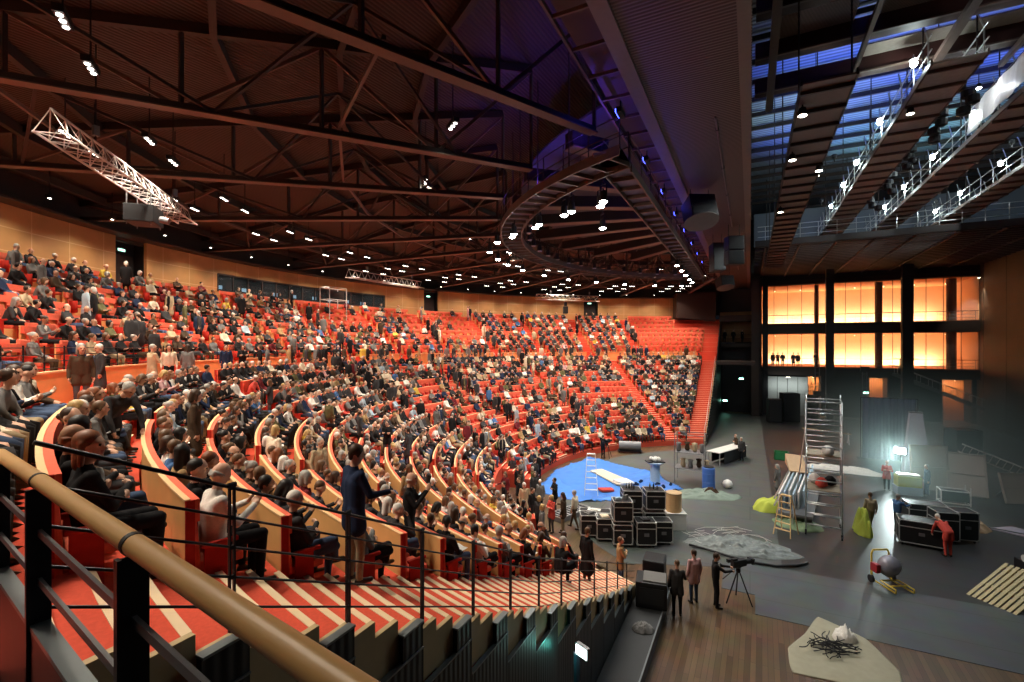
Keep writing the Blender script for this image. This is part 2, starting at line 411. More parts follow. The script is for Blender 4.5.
gl = bpy.data.materials.new('dark_glass'); gl.use_nodes = True; gb = gl.node_tree.nodes['Principled BSDF']
gb.inputs['Base Color'].default_value = (0.05, 0.06, 0.07, 1); gb.inputs['Roughness'].default_value = 0.03; gb.inputs['Alpha'].default_value = 0.35
gp = MB(); gp.arc(WALL_R + 0.03, WALL_R + 0.05, 12.68, 13.84, *WIN); g_ = gp.build('pane', gl, wo)
for k in range(9):                             # small desk lamps and monitors glowing inside the control room
    a = WIN[0] + (WIN[1] - WIN[0]) * (0.06 + 0.105 * k + rnd.uniform(-.02, .02)); r = WALL_R + rnd.uniform(0.7, 1.6)
    t = thing('control_room_monitor', 'small glowing monitor behind the control room window, %s along the strip' % ordinal(k), 'monitor', PT(r, a, 12.55), group='control room monitors')
    m1 = MB(); m1.arc(r, r + 0.05, 12.85, 13.2, a - 0.006, a + 0.006); m1.arc(r + 0.02, r + 0.04, 12.56, 12.86, a - 0.001, a + 0.001); m1.arc(r - 0.06, r + 0.12, 12.551, 12.575, a - .003, a + .003); cs_ = wpart('case', m1, M_BLACK, t)
    m2 = MB(); m2.arc(r - 0.012, r - 0.002, 12.88, 13.17, a - 0.0054, a + 0.0054); spart('screen', m2, glow('screen_glow', (0.45, 0.75, 1.0), 0.9), cs_)
# dark hanging box at the far corner of the wall
db_ = MB(); db_.hexa([PT(36.9, R_(161.6), 12.2), PT(36.9, R_(169), 11.7), PT(40, R_(169), 11.7), PT(40, R_(161.6), 12.2), PT(36.9, R_(161.6), 15.4), PT(36.9, R_(169), 15.4), PT(40, R_(169), 15.4), PT(40, R_(161.6), 15.4)])
struct('wall_far_corner_box', db_, mat('dark_brown_panel', (0.035, 0.018, 0.014), 0.5))

# platform at the near flank where one stands: floor, fascia, oak-railed balustrade
pf = MB(); pf.box((0.2, -0.6, GANG_Z - 0.2), (7.8, 2.5, 0.4)); struct('floor_near_platform', pf, mat('dark_platform', (0.05, 0.03, 0.028), 0.7))
pf = MB(); yF0, yF1 = yf(GANG_R0, nearside=False), yf(GANG_R1, nearside=False)
pf.box((-1.5, (yF0 + yF1) / 2 + 0.2, GANG_Z - 0.2), (4.0, yF1 - yF0 + 0.8, 0.4)); struct('floor_far_platform', pf, M_STEELD)

def rail_pt(x, z): return Vector((x, 0.62 - 0.1513 * (x + 0.66), z))
bal = thing('wooden_handrail', 'round oak handrail on dark flat posts in front of the camera', 'handrail', rail_pt(-2.0, GANG_Z))
def balpart(n, mb, m, **k): return wpart(n, mb, m, bal, **k)
h = MB(); h.path([rail_pt(x, EYE - 0.60) for x in (-3.75, -3.0, -2.2, -1.4, -0.6, 0.2, 1.0, 2.0, 3.0)], 0.032, 20); balpart('oak_rail', h, M_OAK, smooth=True)
dirv = (rail_pt(-1, 0) - rail_pt(-2, 0)).normalized(); nrm = Vector((-dirv.y, dirv.x, 0))
for x in (-3.72, -2.83, -1.67, -0.50, 0.66, 1.83, 2.95):
    p = MB(); c = rail_pt(x, 0)
    p.box((c.x, c.y, (EYE - 0.634 + GANG_Z - 0.5) / 2), (0.078, 0.012, EYE - 0.634 - GANG_Z + 0.5), rz=math.atan2(nrm.y, nrm.x))
    p.box((c.x - nrm.x * 0.038, c.y - nrm.y * 0.038, (EYE - 0.634 + GANG_Z - 0.5) / 2), (0.012, 0.030, EYE - 0.634 - GANG_Z + 0.5), rz=math.atan2(nrm.y, nrm.x))
    po = balpart('post', p, M_RAIL)
    q = MB(); a = rail_pt(x - 0.012, EYE - 0.60); b = rail_pt(x + 0.012, EYE - 0.60); q.tube(a, b, 0.0345, 20); spart('collar', q, M_BLACK, po)
for dz in (0.83, 1.045):
    q = MB(); q.beam(rail_pt(-3.74, EYE - dz), rail_pt(3.0, EYE - dz), 0.014, 0.030); balpart('lower_bar', q, M_GREY)
cu = MB()
a, b = rail_pt(-3.8, 0), rail_pt(3.2, 0)
cu.beam((a.x, a.y, (EYE - 1.25 + GANG_Z - .4) / 2), (b.x, b.y, (EYE - 1.25 + GANG_Z - .4) / 2), 0.06, EYE - 1.25 - GANG_Z + .4)
struct('wall_near_platform_curb', cu, M_DARKRED)
cu = MB(); cu.beam((a.x, a.y, EYE - 1.24), (b.x, b.y, EYE - 1.24), 0.066, 0.022); struct('trim_near_platform_curb', cu, M_CAP)

# flank rail: steel posts and five sloping bars
def flank_z(y):
    r = math.sqrt((CX - XF) ** 2 + (CY - y) ** 2); f = (r - RR[0]) / PITCH + 1.0
    if f >= NROW: return GANG_Z
    f = max(0.0, f); i = int(f); u = f - i
    za = ZT[i] if i < NROW else GANG_Z; zb = tier_z(i + 1)
    return za + (zb - za) * u
ft = thing('flank_railing', 'dark steel railing stepping down beside the striped near stairs', 'railing', (XF, 8.0, flank_z(8.0)))
ys = [2.26] + [3.42 + 1.17 * k for k in range(11)]
def rail_z(y): return 7.45 - 0.49 * (y - 2.26) if y < 8.15 else 4.565 - 0.425 * (y - 8.15)
for y in ys:
    zt = rail_z(y); z0_ = flank_z(y) - 0.15; p = MB(); z = zt - 1.02
    p.box((XF, y - 0.018, (zt + z0_) / 2), (0.026, 0.012, zt - z0_)); p.box((XF, y + 0.018, (zt + z0_) / 2), (0.026, 0.012, zt - z0_))
    for q in range(5): p.box((XF, y, z + 0.1 + q * 0.225), (0.02, 0.05, 0.03))
    p.tube((XF, y - 0.03, z + 1.02), (XF, y + 0.03, z + 1.02), 0.02, 8)
    wpart('post', p, M_RAIL, ft)
for q in range(5):
    zz = 0.10 + q * 0.225; b = MB()
    pts = [(XF, y, rail_z(y) - 1.02 + zz) for y in [1.15] + ys + [16.2]]
    b.path(pts, 0.010 if q < 4 else 0.014, 8); wpart('top_bar' if q == 4 else 'bar', b, M_RAIL, ft, smooth=True)
fr = thing('far_flank_railing', 'thin pale handrail running down the far edge of the red stairs', 'railing', (XF, 50, 3))
pts = []
for k in range(9):
    r = 15.2 + k * 1.7; y = yf(r, nearside=False); f = (r - RR[0]) / PITCH + 1; i = max(0, min(NROW - 1, int(f))); z = ZT[i]
    p = MB(); p.tube((XF, y, z - 0.5), (XF, y, z + 1.0), 0.02, 6); wpart('post', p, M_ALU, fr); pts.append((XF, y, z + 1.0))
b = MB(); b.path(pts, 0.02, 6); wpart('handrail', b, M_ALU, fr)

# dark railing above the parapet where the walkway is busiest
wr = thing('walkway_railing', 'dark four-bar railing on the beech parapet along the near part of the walkway', 'railing', PT(GANG_R1 + 0.12, R_(52), ZU[0]))
m = MB(); angs = [R_(a) for a in range(34, 80, 2)]
for k in range(4): m.path([PT(GANG_R1 + 0.12, a, PARAPET + 0.12 + 0.19 * k) for a in angs], 0.014, 6)
wpart('bars', m, M_RAIL, wr)
for a in angs[::1]: m = MB(); m.tube(PT(GANG_R1 + 0.12, a, ZU[0] - 0.05), PT(GANG_R1 + 0.12, a, PARAPET + 0.75), 0.02, 6); wpart('post', m, M_RAIL, wr)
# ================================================================ roof over the seating: deck, purlins, radial trusses
H_CH = EYE + 6.8                              # bottom chords
def deck_z(r): return EYE + 7.9 + (max(0, 39 - r)) * 0.135
XB = -3.15                                    # near edge of the proscenium beam
dk = MB(); rs = [41.5, 36, 31, 26, 21, 17, 12, 7.2]
for ra, rb in zip(rs[:-1], rs[1:]):
    dk.arc(rb, ra, deck_z(rb), deck_z(rb) + 0.15, near(XB), far(XB), step=3.0, z0b=deck_z(ra), z1b=deck_z(ra) + 0.15)
struct('ceiling_deck', dk, M_DECK)
wt = MB(); wt.arc(WALL_R + 0.2, WALL_R + 0.5, WZ1 - 0.2, deck_z(39.4) + 0.4, near(XF), far(XF)); wt.arc(WALL_R - 0.9, WALL_R + 0.3, WZ1, WZ1 + 0.12, near(XF), far(XF))
struct('ceiling_edge_soffit', wt, M_STEELD)
TR = [88.9 + 12.5 * k for k in range(-6, 7)]
pu = []
for r in (38.2, 35.6, 33.0, 27.5, 24.0, 21.0):
    m = MB(); angs = [near(XB)(r)] + [R_(a) for a in TR] + [far(XB)(r)]
    for a, b in zip(angs[:-1], angs[1:]):
        if a < near(XB)(r) or b > far(XB)(r): continue
        m.beam(PT(r, a, deck_z(r) - 0.22), PT(r, b, deck_z(r) - 0.22), 0.16, 0.34)
        m.beam(PT(r, a, deck_z(r) - 0.40), PT(r, b, deck_z(r) - 0.40), 0.20, 0.04, 0)
    pu.append(struct('ceiling_purlin_%d' % len(pu), m, [M_STEELD, M_STEEL]))
for k, ad in enumerate(TR):
    a = R_(ad); m = MB(); rin = 17.0
    for r in (17.0,):
        rin = max(rin, (CX - XB) / math.sin(a) + 0.2)
    ro = 39.6
    m.beam(PT(rin, a, H_CH + 0.1), PT(ro, a, H_CH + 0.1), 0.16, 0.20); m.beam(PT(rin, a, H_CH - 0.01), PT(ro, a, H_CH - 0.01), 0.34, 0.04, 1)
    m.beam(PT(rin, a, deck_z(rin) - 0.2), PT(ro, a, deck_z(ro) - 0.2), 0.2, 0.3)
    n = max(3, int((ro - rin) / 3.6)); xs = [rin + (ro - rin) * q / n for q in range(n + 1)]
    for q in range(n):
        m.beam(PT(xs[q], a, H_CH), PT(xs[q], a, deck_z(xs[q]) - 0.2), 0.10, 0.10)
        if q % 2 == 0: m.beam(PT(xs[q], a, deck_z(xs[q]) - 0.25), PT(xs[q + 1], a, H_CH + 0.05), 0.09, 0.11, 1)
        else: m.beam(PT(xs[q], a, H_CH + 0.05), PT(xs[q + 1], a, deck_z(xs[q + 1]) - 0.25), 0.09, 0.11, 1)
    struct('ceiling_truss_%d' % (k + 1), m, [M_STEELD, M_STEEL])
    if k < len(TR) - 1:                        # diagonal bracing from the chord up to the purlins of the next bay
        b = R_(TR[k + 1]); mid = (a + b) / 2; br = MB()
        for r0, r1 in ((20, 24.0), (27.5, 24.0), (27.5, 33.0), (35.6, 33.0)):
            if r0 * math.sin(a) < CX - XB or r0 * math.sin(b) < CX - XB: continue
            br.beam(PT(r0, a, H_CH + 0.1), PT(r1, mid, deck_z(r1) - 0.4), 0.09, 0.09, 0)
            br.beam(PT(r0, b, H_CH + 0.1), PT(r1, mid, deck_z(r1) - 0.4), 0.09, 0.09, 0)
        for r0 in (24.0, 33.0):
            if r0 * math.sin(a) > CX - XB and r0 * math.sin(b) > CX - XB:
                br.beam(PT(r0, a, H_CH + 0.35), PT(r0, b, H_CH + 0.35), 0.09, 0.12, 1)
        struct('ceiling_brace_%d' % (k + 1), br, [M_STEELD, M_STEEL])

# ---------------------------------------------------------------- downlights
M_LENS = glow('lamp_lens', (1.0, 0.95, 0.86), 9.0)
def make_downlight(nl):
    t = thing('downlight', 'x', 'downlight'); t['group'] = 'house downlights'
    b = MB(); L = 0.23 * nl + 0.04; b.box((0, 0, 0.09), (L, 0.2, 0.16)); b.box((0, 0, 0.22), (0.05, 0.05, 0.14)); hb = b.build('housing', M_BLACK, t)
    for q in range(nl):
        c = MB(); c.lathe(((q - (nl - 1) / 2) * 0.23, 0, -0.012), [(0.060, 0.0), (0.064, 0.02), (0.05, 0.024)], 12); c.build('lens', M_LENS, hb)
    return t
DL3 = make_downlight(3); DL1 = make_downlight(1); used3 = used1 = False
def place_dl(nl, r, a, z, label, grp, power, ang):
    global used3, used1
    loc = PT(r, a, z); rz = -a
    if nl == 3:
        o = DL3 if not used3 else dup(DL3, loc, rz); used3 = True
    else:
        o = DL1 if not used1 else dup(DL1, loc, rz); used1 = True
    o.location = loc; o.rotation_euler = (0, 0, rz); o['label'] = label; o['group'] = grp
    ly = MB(); ly.beam((0, 0, 0.26), (0, 0, max(0.5, deck_z(r) - z)), 0.03, 0.03); ly.build('drop_rod', M_BLACK, o)
    if power: lamp('downlight_lamp', 'SPOT', (0, 0, -0.05), power, WARM, size=0.12, spot=ang, blend=0.7, parent=o, rot=(0, 0, 0))
    return o
cnt = {}
def dl_label(arcname):
    cnt[arcname] = cnt.get(arcname, -1) + 1
    return '%s, %s from the near flank' % (arcname, ordinal(cnt[arcname]))
for k in range(-6, 6):
    c = 88.9 + 12.5 * (k + 0.5) + 2.05
    for off in (-1.9, 1.9):
        a = R_(c + off)
        if 30 * math.sin(a) > CX - XB: place_dl(3, 30.0, a, EYE + 6.95, dl_label('triple downlight on the middle lighting arc'), 'middle arc downlights', L_DOWN, 118)
        if 32.4 * math.sin(a) > CX - XB: place_dl(3, 32.4, R_(c + off * 0.8), EYE + 6.95, dl_label('triple downlight on the outer lighting arc'), 'outer arc downlights', L_DOWN * 0.8, 118)
        if c > 95 and 35.2 * math.sin(a) > CX - XB: place_dl(3, 35.2, R_(c + off * 0.9), EYE + 6.95, dl_label('triple downlight on the arc behind the control window truss'), 'rear arc downlights', 0, 100)
        if c > 100 and 23.5 * math.sin(a) > CX - XB: place_dl(3, 23.5, R_(c + off), EYE + 7.2, dl_label('triple downlight on the inner lighting arc'), 'inner arc downlights', L_DOWN * 0.55, 118)
for k in range(27):
    a = R_(18 + 5.55 * k + 0.6)
    if 38 * math.sin(a) > CX - XB: place_dl(1, 37.4, a, EYE + 6.7, dl_label('single round downlight close to the back wall'), 'wall downlights', L_DOWN * 0.5, 140)
for k in range(8):                              # lamps above the ring that light the lower rows
    a = R_(36 + 16 * k)
    place_dl(3, 20.5, a, EYE + 7.4, dl_label('triple downlight just outside the ring walkway'), 'ring side downlights', L_DOWN * 0.8, 120)

# ---------------------------------------------------------------- D-shaped lighting walkway above the arena
RG0, RG1, RGZ = 15.7, 16.8, EYE + 6.1
tg = thing('ring_walkway', 'big D-shaped lighting walkway hanging over the arena, lit violet and white', 'walkway', PT(16, R_(90), RGZ))
m = MB(); m.arc(RG0, RG1, RGZ, RGZ + 0.08, near(-3.6), far(-3.6), step=2.0); wpart('curved_deck', m, mat('violet_grey_deck', (0.12, 0.10, 0.14), 0.6), tg)
m = MB(); m.box((-4.05, 30, RGZ + 0.04), (0.9, 2 * math.sqrt(RG1 ** 2 - 7.1 ** 2), 0.08)); wpart('straight_deck', m, MATS['violet_grey_deck'], tg)
m = MB()
for k in range(45):
    a = near(-3.6)(RG0) + (far(-3.6)(RG0) - near(-3.6)(RG0)) * k / 44; m.beam(PT(RG0, a, RGZ - 0.08), PT(RG1, a, RGZ - 0.08), 0.06, 0.14)
for k in range(26): m.box((-4.05, 16.0 + 28.0 * k / 25, RGZ - 0.08), (0.9, 0.06, 0.14))
m.arc(RG0 - 0.03, RG0 + 0.03, RGZ - 0.2, RGZ + 0.12, near(-3.6), far(-3.6), step=2.0); m.arc(RG1 - 0.03, RG1 + 0.03, RGZ - 0.2, RGZ + 0.12, near(-3.6), far(-3.6), step=2.0)
for x in (-4.5, -3.6): m.box((x, 30, RGZ - 0.04), (0.06, 2 * math.sqrt(RG0 ** 2 - 7.5 ** 2), 0.32))
wpart('deck_frame', m, M_STEEL, tg)
for rr_, nm_ in ((RG0, 'inner_railing'), (RG1, 'outer_railing')):
    m = MB(); pts = []
    for k in range(31):
        a = near(-3.6)(rr_) + (far(-3.6)(rr_) - near(-3.6)(rr_)) * k / 30; m.tube(PT(rr_, a, RGZ), PT(rr_, a, RGZ + 1.0), 0.02, 5); pts.append(a)
    for z in (0.5, 1.0): m.path([PT(rr_, a, RGZ + z) for a in pts], 0.02, 5)
    wpart(nm_, m, M_STEELD, tg)
m = MB()
for x in (-4.5, -3.6):
    for k in range(16): m.tube((x, 16 + 28 * k / 15, RGZ), (x, 16 + 28 * k / 15, RGZ + 1.0), 0.02, 5)
    for z in (0.5, 1.0): m.path([(x, 16, RGZ + z), (x, 44, RGZ + z)], 0.02, 5)
wpart('straight_railing', m, M_STEELD, tg)
m = MB()
for k in range(14):
    a = R_(34 + 8.6 * k); m.tube(PT(16.2, a, RGZ), PT(16.2, a, deck_z(16.2)), 0.025, 6)
wpart('hanger', m, M_STEELD, tg)
for k in range(9):                              # fan of radial beams inside the D
    a = R_(34 + 14 * k); m = MB(); r0 = 7.5 / math.sin(a) if abs(math.sin(a)) > 0.05 else 9
    r0 = min(14.5, 8.3 / max(0.05, math.sin(a)))
    if r0 > 14.6: continue
    m.beam(PT(r0, a, RGZ + 1.5), PT(16.2, a, RGZ + 1.5), 0.45, 0.55); m.beam(PT(r0, a, RGZ + 1.2), PT(16.2, a, RGZ + 1.2), 0.6, 0.05, 1)
    struct('ceiling_fan_beam_%d' % (k + 1), m, [M_STEELD, M_STEEL])
m = MB(); m.arc(8.3, 15.7, RGZ + 2.3, RGZ + 2.4, near(-4.6), far(-4.6), step=3)
struct('ceiling_inner_deck', m, mat('inner_deck', (0.05, 0.042, 0.05), 0.7))
# black curtain-like gear boxes hanging round the inner edge of the ring
def make_spot():
    t = thing('stage_spotlight', 'x', 'spotlight')
    b = MB(); b.lathe((0, 0, 0), [(0.10, 0.16), (0.13, 0.1), (0.14, -0.2), (0.16, -0.24)], 14); bo = b.build('body', M_BLACK, t, smooth=False)
    y = MB(); y.box((0.17, 0, 0.14), (0.02, 0.05, 0.5)); y.box((-0.17, 0, 0.14), (0.02, 0.05, 0.5)); y.box((0, 0, 0.39), (0.36, 0.05, 0.02)); y.box((0, 0, 0.46), (0.06, 0.06, 0.16)); y.build('yoke', M_BLACK, t)
    l = MB(); l.lathe((0, 0, -0.262), [(0.10, -0.04), (0.15, 0.0), (0.15, 0.02)], 14); l.build('lens', glow('show_lens', (1.0, 0.95, 0.86), 60.0), bo)
    return t
SP = make_spot(); first = True
ring_spots = [(14.9, 32.5, 1.0), (14.6, 34.5, 1.0), (15.2, 38.8, .9), (15.2, 41.0, .9), (15.6, 47.6, .7), (15.6, 49.6, .7), (16.3, 54.8, .5), (16.3, 56.8, .5), (17.0, 61.2, .4), (12.6, 46.5, .8),
              (17.6, 69.7, .3), (17.6, 77.2, .3), (17.6, 84, .3), (17.6, 92, .3), (17.6, 102, .3), (17.6, 112, .3), (17.4, 122, .3), (17.4, 132, .3), (17.4, 142, .3), (17.2, 150, .4)]
for k, (r, ad, pw) in enumerate(ring_spots):
    o = SP if first else dup(SP, (0, 0, 0)); first = False
    loc = PT(r, R_(ad), RGZ - 0.45); o.location = loc; o.rotation_euler = (0, 0, -R_(ad))
    o['label'] = 'lit show lamp under the ring walkway, %s counting from the proscenium beam' % ordinal(k); o['group'] = 'show lamps on the ring'
    lamp('show_lamp', 'SPOT', (0, 0, -0.30), L_RING * pw, (1.0, 0.93, 0.82), size=0.12, spot=125, blend=0.6, parent=o, rot=(0, 0, 0))
for k, (x, y) in enumerate([(-4.4, 33.5), (-4.4, 36), (-4.4, 38.5), (-4.4, 41), (-4.4, 43)]):
    o = dup(SP, (x, y, RGZ - 0.45), 0.3); o['label'] = 'lit show lamp below the straight walkway edge, %s going away from the camera' % ordinal(k); o['group'] = 'show lamps on the straight walkway'
    lamp('show_lamp', 'SPOT', (0, 0, -0.30), L_RING * 0.3, (1.0, 0.95, 0.88), size=0.12, spot=120, parent=o, rot=(0, 0, 0))
M_DRAPE = mat('black_drape', (0.014, 0.013, 0.016), 0.9)
for k in range(16):
    a = R_(58 + 6.2 * k); o = dup(SP, PT(15.3, a, RGZ + 0.25), -a); o['label'] = 'unlit spotlight inside the ring walkway, %s along its curve' % ordinal(k); o['group'] = 'unlit ring spotlights'
    for c in [g for b_ in kids(o) for g in kids(b_)]:
        if c.name.startswith('lens'):
            c.data = c.data.copy(); c.data.materials.clear(); c.data.materials.append(mat('dull_lens', (0.25, 0.24, 0.28), 0.2))
# blue wash behind the straight walkway
for k, y in enumerate((14, 18, 22, 26, 30, 34, 38, 42)):
    t = thing('blue_wash_light', 'small blue wash light beside the proscenium beam, %s along it' % ordinal(k), 'wash light', (-3.42, y, EYE + 6.9), group='blue wash lights')
    b = MB(); b.box((-3.42, y, EYE + 6.9), (0.16, 0.5, 0.16)); b.box((-3.42, y, EYE + 7.1), (0.04, 0.04, 0.3)); wpart('case', b, M_BLACK, t)
    b = MB(); b.box((-3.52, y, EYE + 6.9), (0.02, 0.42, 0.1)); wpart('lens', b, glow('blue_lens', (0.05, 0.08, 1.0), 12.0), t)
    lamp('blue_wash_lamp', 'POINT', (-0.35, 0, 0.35), (6, 14, 26, 26, 20, 14, 10, 8)[k], (0.04, 0.06, 1.0), size=0.1, parent=t)
for k, ad in enumerate((30, 42, 54)):
    t = thing('blue_uplight', 'blue uplight standing on the ring walkway, %s from the beam' % ordinal(k), 'uplight', PT(16.3, R_(ad), RGZ + 0.1), group='blue uplights')
    c = PT(16.3, R_(ad), RGZ + 0.1); b = MB(); b.lathe(c, [(0.1, 0), (0.1, 0.2), (0.12, 0.24)], 10); wpart('case', b, M_BLACK, t)
    b = MB(); b.lathe((c[0], c[1], c[2] + 0.241), [(0.1, 0), (0.1, 0.01)], 10); wpart('lens', b, MATS['blue_lens'], t)
    lamp('blue_uplight_lamp', 'SPOT', (0, 0, 0.3), 260, (0.10, 0.05, 1.0), size=0.1, spot=120, parent=t, rot=(math.pi, 0, 0))

# ---------------------------------------------------------------- white box trusses hung near the roof
def box_truss(label, r, a0, a1, h, gear):
    p0, p1 = Vector(PT(r, a0, h)), Vector(PT(r, a1, h)); mid = (p0 + p1) / 2
    t = thing('lighting_truss', label, 'lighting truss', mid, group='white lighting trusses')
    d = (p1 - p0).normalized(); side = Vector((-d.y, d.x, 0)); w = 0.36; L = (p1 - p0).length; n = int(L / 0.62)
    corner = [side * w + Vector((0, 0, 0)), side * -w, Vector((0, 0, 0.62)) + side * w * .0]
    ch = MB()
    for c in corner: ch.tube(p0 + c, p1 + c, 0.034, 8)
    wpart('chord', ch, mat('truss_grey_white', (0.50, 0.48, 0.45), 0.4), t, smooth=True)
    wb = MB()
    for q in range(n):
        u, v = p0 + d * L * q / n, p0 + d * L * (q + 1) / n
        for i in range(3):
            c, e = corner[i], corner[(i + 1) % 3]
            wb.tube(u + c, v + e, 0.016, 6); wb.tube(u + c, u + e, 0.013, 6)
    wpart('lacing', wb, MATS['truss_grey_white'], t)
    for f in (0.22, 0.85):
        q = p0 + d * L * f; m = MB(); m.tube(q + corner[2], (q.x, q.y, deck_z(r)), 0.02, 6); wpart('suspension_cable', m, M_BLACK, t)
        m = MB(); m.box(q + Vector((0, 0, 0.95)), (0.14, 0.14, 0.3)); wpart('chain_hoist', m, M_GREY, t)
    return t, p0, p1, d
T1, q0, q1, d1 = box_truss('long white box truss nearest the camera, hung under the dark roof', 31.0, R_(38.0), R_(55.6), EYE + 5.45, True)
box_truss('white box truss hung before the control room window', 31.8, R_(86.5), R_(102.0), EYE + 5.5, True)
box_truss('white box truss hung before the far veneer wall', 33.0, R_(129.5), R_(143.5), EYE + 5.45, True)
p = q0 + d1 * ((q1 - q0).length * 0.55)
t = thing('projector', 'black projector hung below the nearest white truss', 'projector', (p.x, p.y, p.z - 1.1))
m = MB(); m.box((p.x, p.y, p.z - 0.75), (0.9, 1.0, 0.62), rz=0.8); wpart('case', m, M_BLACK, t, bevel=0.03)
m = MB()
for s in (-1, 1):
    for e in (-1, 1):
        v = Vector((p.x, p.y, p.z)) + d1 * (0.4 * s) + Vector((-d1.y, d1.x, 0)) * (0.36 * e); m.tube(v, v + Vector((0, 0, -1.15)), 0.022, 6)
wpart('cradle', m, M_GREY, t)
m = MB(); n_ = Vector((-d1.y, d1.x, 0)); lensdir = -n_ if (Vector((CX, CY, 0)) - Vector((p.x, p.y, 0))).dot(n_) < 0 else n_
m.tube(p + lensdir * 0.5 + Vector((0, 0, -0.85)), p + lensdir * 0.78 + Vector((0, 0, -0.9)), 0.12, 14); wpart('lens_barrel', m, M_GREY, t)
# pole-mounted camera platform frame in front of the control window
t = thing('camera_platform', 'white tubular camera frame standing high before the control window', 'camera frame', PT(36.6, R_(91.8), ZU[-2]))
m = MB()
c0, c1 = R_(90.6), R_(93.6)
for a in (c0, c1):
    for r in (36.4, 37.6): m.tube(PT(r, a, ZU[-3]), PT(r, a, ZU[-1] + 2.3), 0.04, 6)
for r in (36.4, 37.6):
    for z in (1.2, 2.3): m.tube(PT(r, c0, ZU[-1] + z), PT(r, c1, ZU[-1] + z), 0.035, 6)
for a in (c0, c1):
    for z in (1.2, 2.3): m.tube(PT(36.4, a, ZU[-1] + z), PT(37.6, a, ZU[-1] + z), 0.035, 6)
wpart('frame', m, M_WHITE, t)
m = MB(); m.arc(36.9, 37.1, ZU[-1] + 1.3, ZU[-1] + 2.0, R_(91.2), R_(93.0)); wpart('monitor', m, M_BLACK, t)

# ================================================================ proscenium beam
M_SOFF = mat('ribbed_soffit', (0.075, 0.048, 0.040), 0.5, stripes=('Y', 2.6), bump=0.5, col2=(0.050, 0.032, 0.028))
HB = EYE + 7.6
m = MB(); m.box((-1.55, 31, HB + 1.0), (3.2, 78, 2.0)); struct('ceiling_proscenium_beam', m, M_SOFF)
M_FLANGE = mat('flange_grey', (0.15, 0.115, 0.10), 0.45, metal=0.3)
m = MB(); m.box((-3.0, 31, HB - 0.03), (0.42, 78, 0.06)); m.box((-3.15, 31, HB + 0.6), (0.05, 78, 1.3)); m.box((-0.12, 31, HB - 0.03), (0.30, 78, 0.06)); struct('trim_beam_flanges', m, M_FLANGE)
# roof strip between deck and beam with small dark coffers
m = MB()
for y in np.arange(2, 60, 1.45): m.box((-3.75, y, HB + 0.35), (1.1, 0.06, 0.10))
m.box((-4.3, 30, HB + 0.35), (0.07, 60, 0.12)); struct('ceiling_edge_coffers', m, M_STEEL)
m = MB(); m.box((-3.75, 30, HB + 0.85), (1.2, 70, 0.06)); struct('ceiling_edge_panels', m, mat('coffer_brown', (0.075, 0.036, 0.022), 0.6))
t = thing('cable_conduit', 'pale cable conduit running along under the big beam', 'conduit', (-1.02, 30, HB - 0.1))
m = MB(); m.path([(-1.02, 17.0, HB - 0.07), (-1.02, 33, HB - 0.07)], 0.03, 6); m.path([(-1.02, 36, HB - 0.07), (-1.02, 52, HB - 0.07)], 0.03, 6); wpart('tube', m, M_FLANGE, t)
m = MB()
for y in (18, 22, 26, 30, 37, 41, 45, 49): m.box((-1.02, y, HB - 0.05), (0.1, 0.05, 0.1))
wpart('bracket', m, M_BLACK, t)
# hanging loudspeakers
def speaker(label, x, y, z, w, h, d, rz, tilt, grille, n=1):
    t = thing('loudspeaker', label, 'loudspeaker', (x, y, z), rz, group='loudspeakers under the beam')
    R = Matrix.Rotation(tilt, 3, 'X')
    for k in range(n):
        c = Vector((0, 0, -k * (h + 0.05)))
        b = MB(); b.box(R @ c, (w, d, h), R=R); cb = b.build('cabinet', M_BLACK, t, bevel=0.03)
        g = MB(); g.box(R @ (c + Vector((0, -d / 2 - 0.012, 0))), (w * 0.9, 0.02, h * 0.9), R=R); g.build('grille', M_BLACKP, cb)
    f = MB(); f.tube((w * .35, 0, h * .3), (w * .35, 0, HB - z), 0.015, 6); f.tube((-w * .35, 0, h * .3), (-w * .35, 0, HB - z), 0.015, 6); f.build('hanging_cable', M_BLACK, t)
    if grille:
        q = MB(); q.lathe(R @ Vector((0, 0, -h / 2 - 0.03)), [(w * 0.62, 0.06), (w * 0.64, 0.0), (w * 0.3, -0.02)], 20, R=R); q.build('round_waveguide', mat('dusty_grey', (0.11, 0.09, 0.08), 0.6), t)
    return t
speaker('biggest black loudspeaker under the beam, with a round grey underside', -2.2, 24.7, EYE + 6.55, 1.25, 1.2, 1.1, 0.5, -0.35, True)
speaker('two-high black loudspeaker hung on the pale conduit side of the beam', -0.9, 32.8, EYE + 6.4, 0.95, 0.85, 0.8, 0.4, 0, False, n=2)
speaker('tall narrow black loudspeaker beyond the biggest one', -2.0, 35.2, EYE + 6.0, 0.8, 1.9, 0.9, 0.4, -0.1, False)
speaker('farthest black loudspeaker under the beam, tilted down with grey underside', -2.1, 48.5, EYE + 5.9, 1.2, 1.0, 1.2, 0.5, -0.3, True)
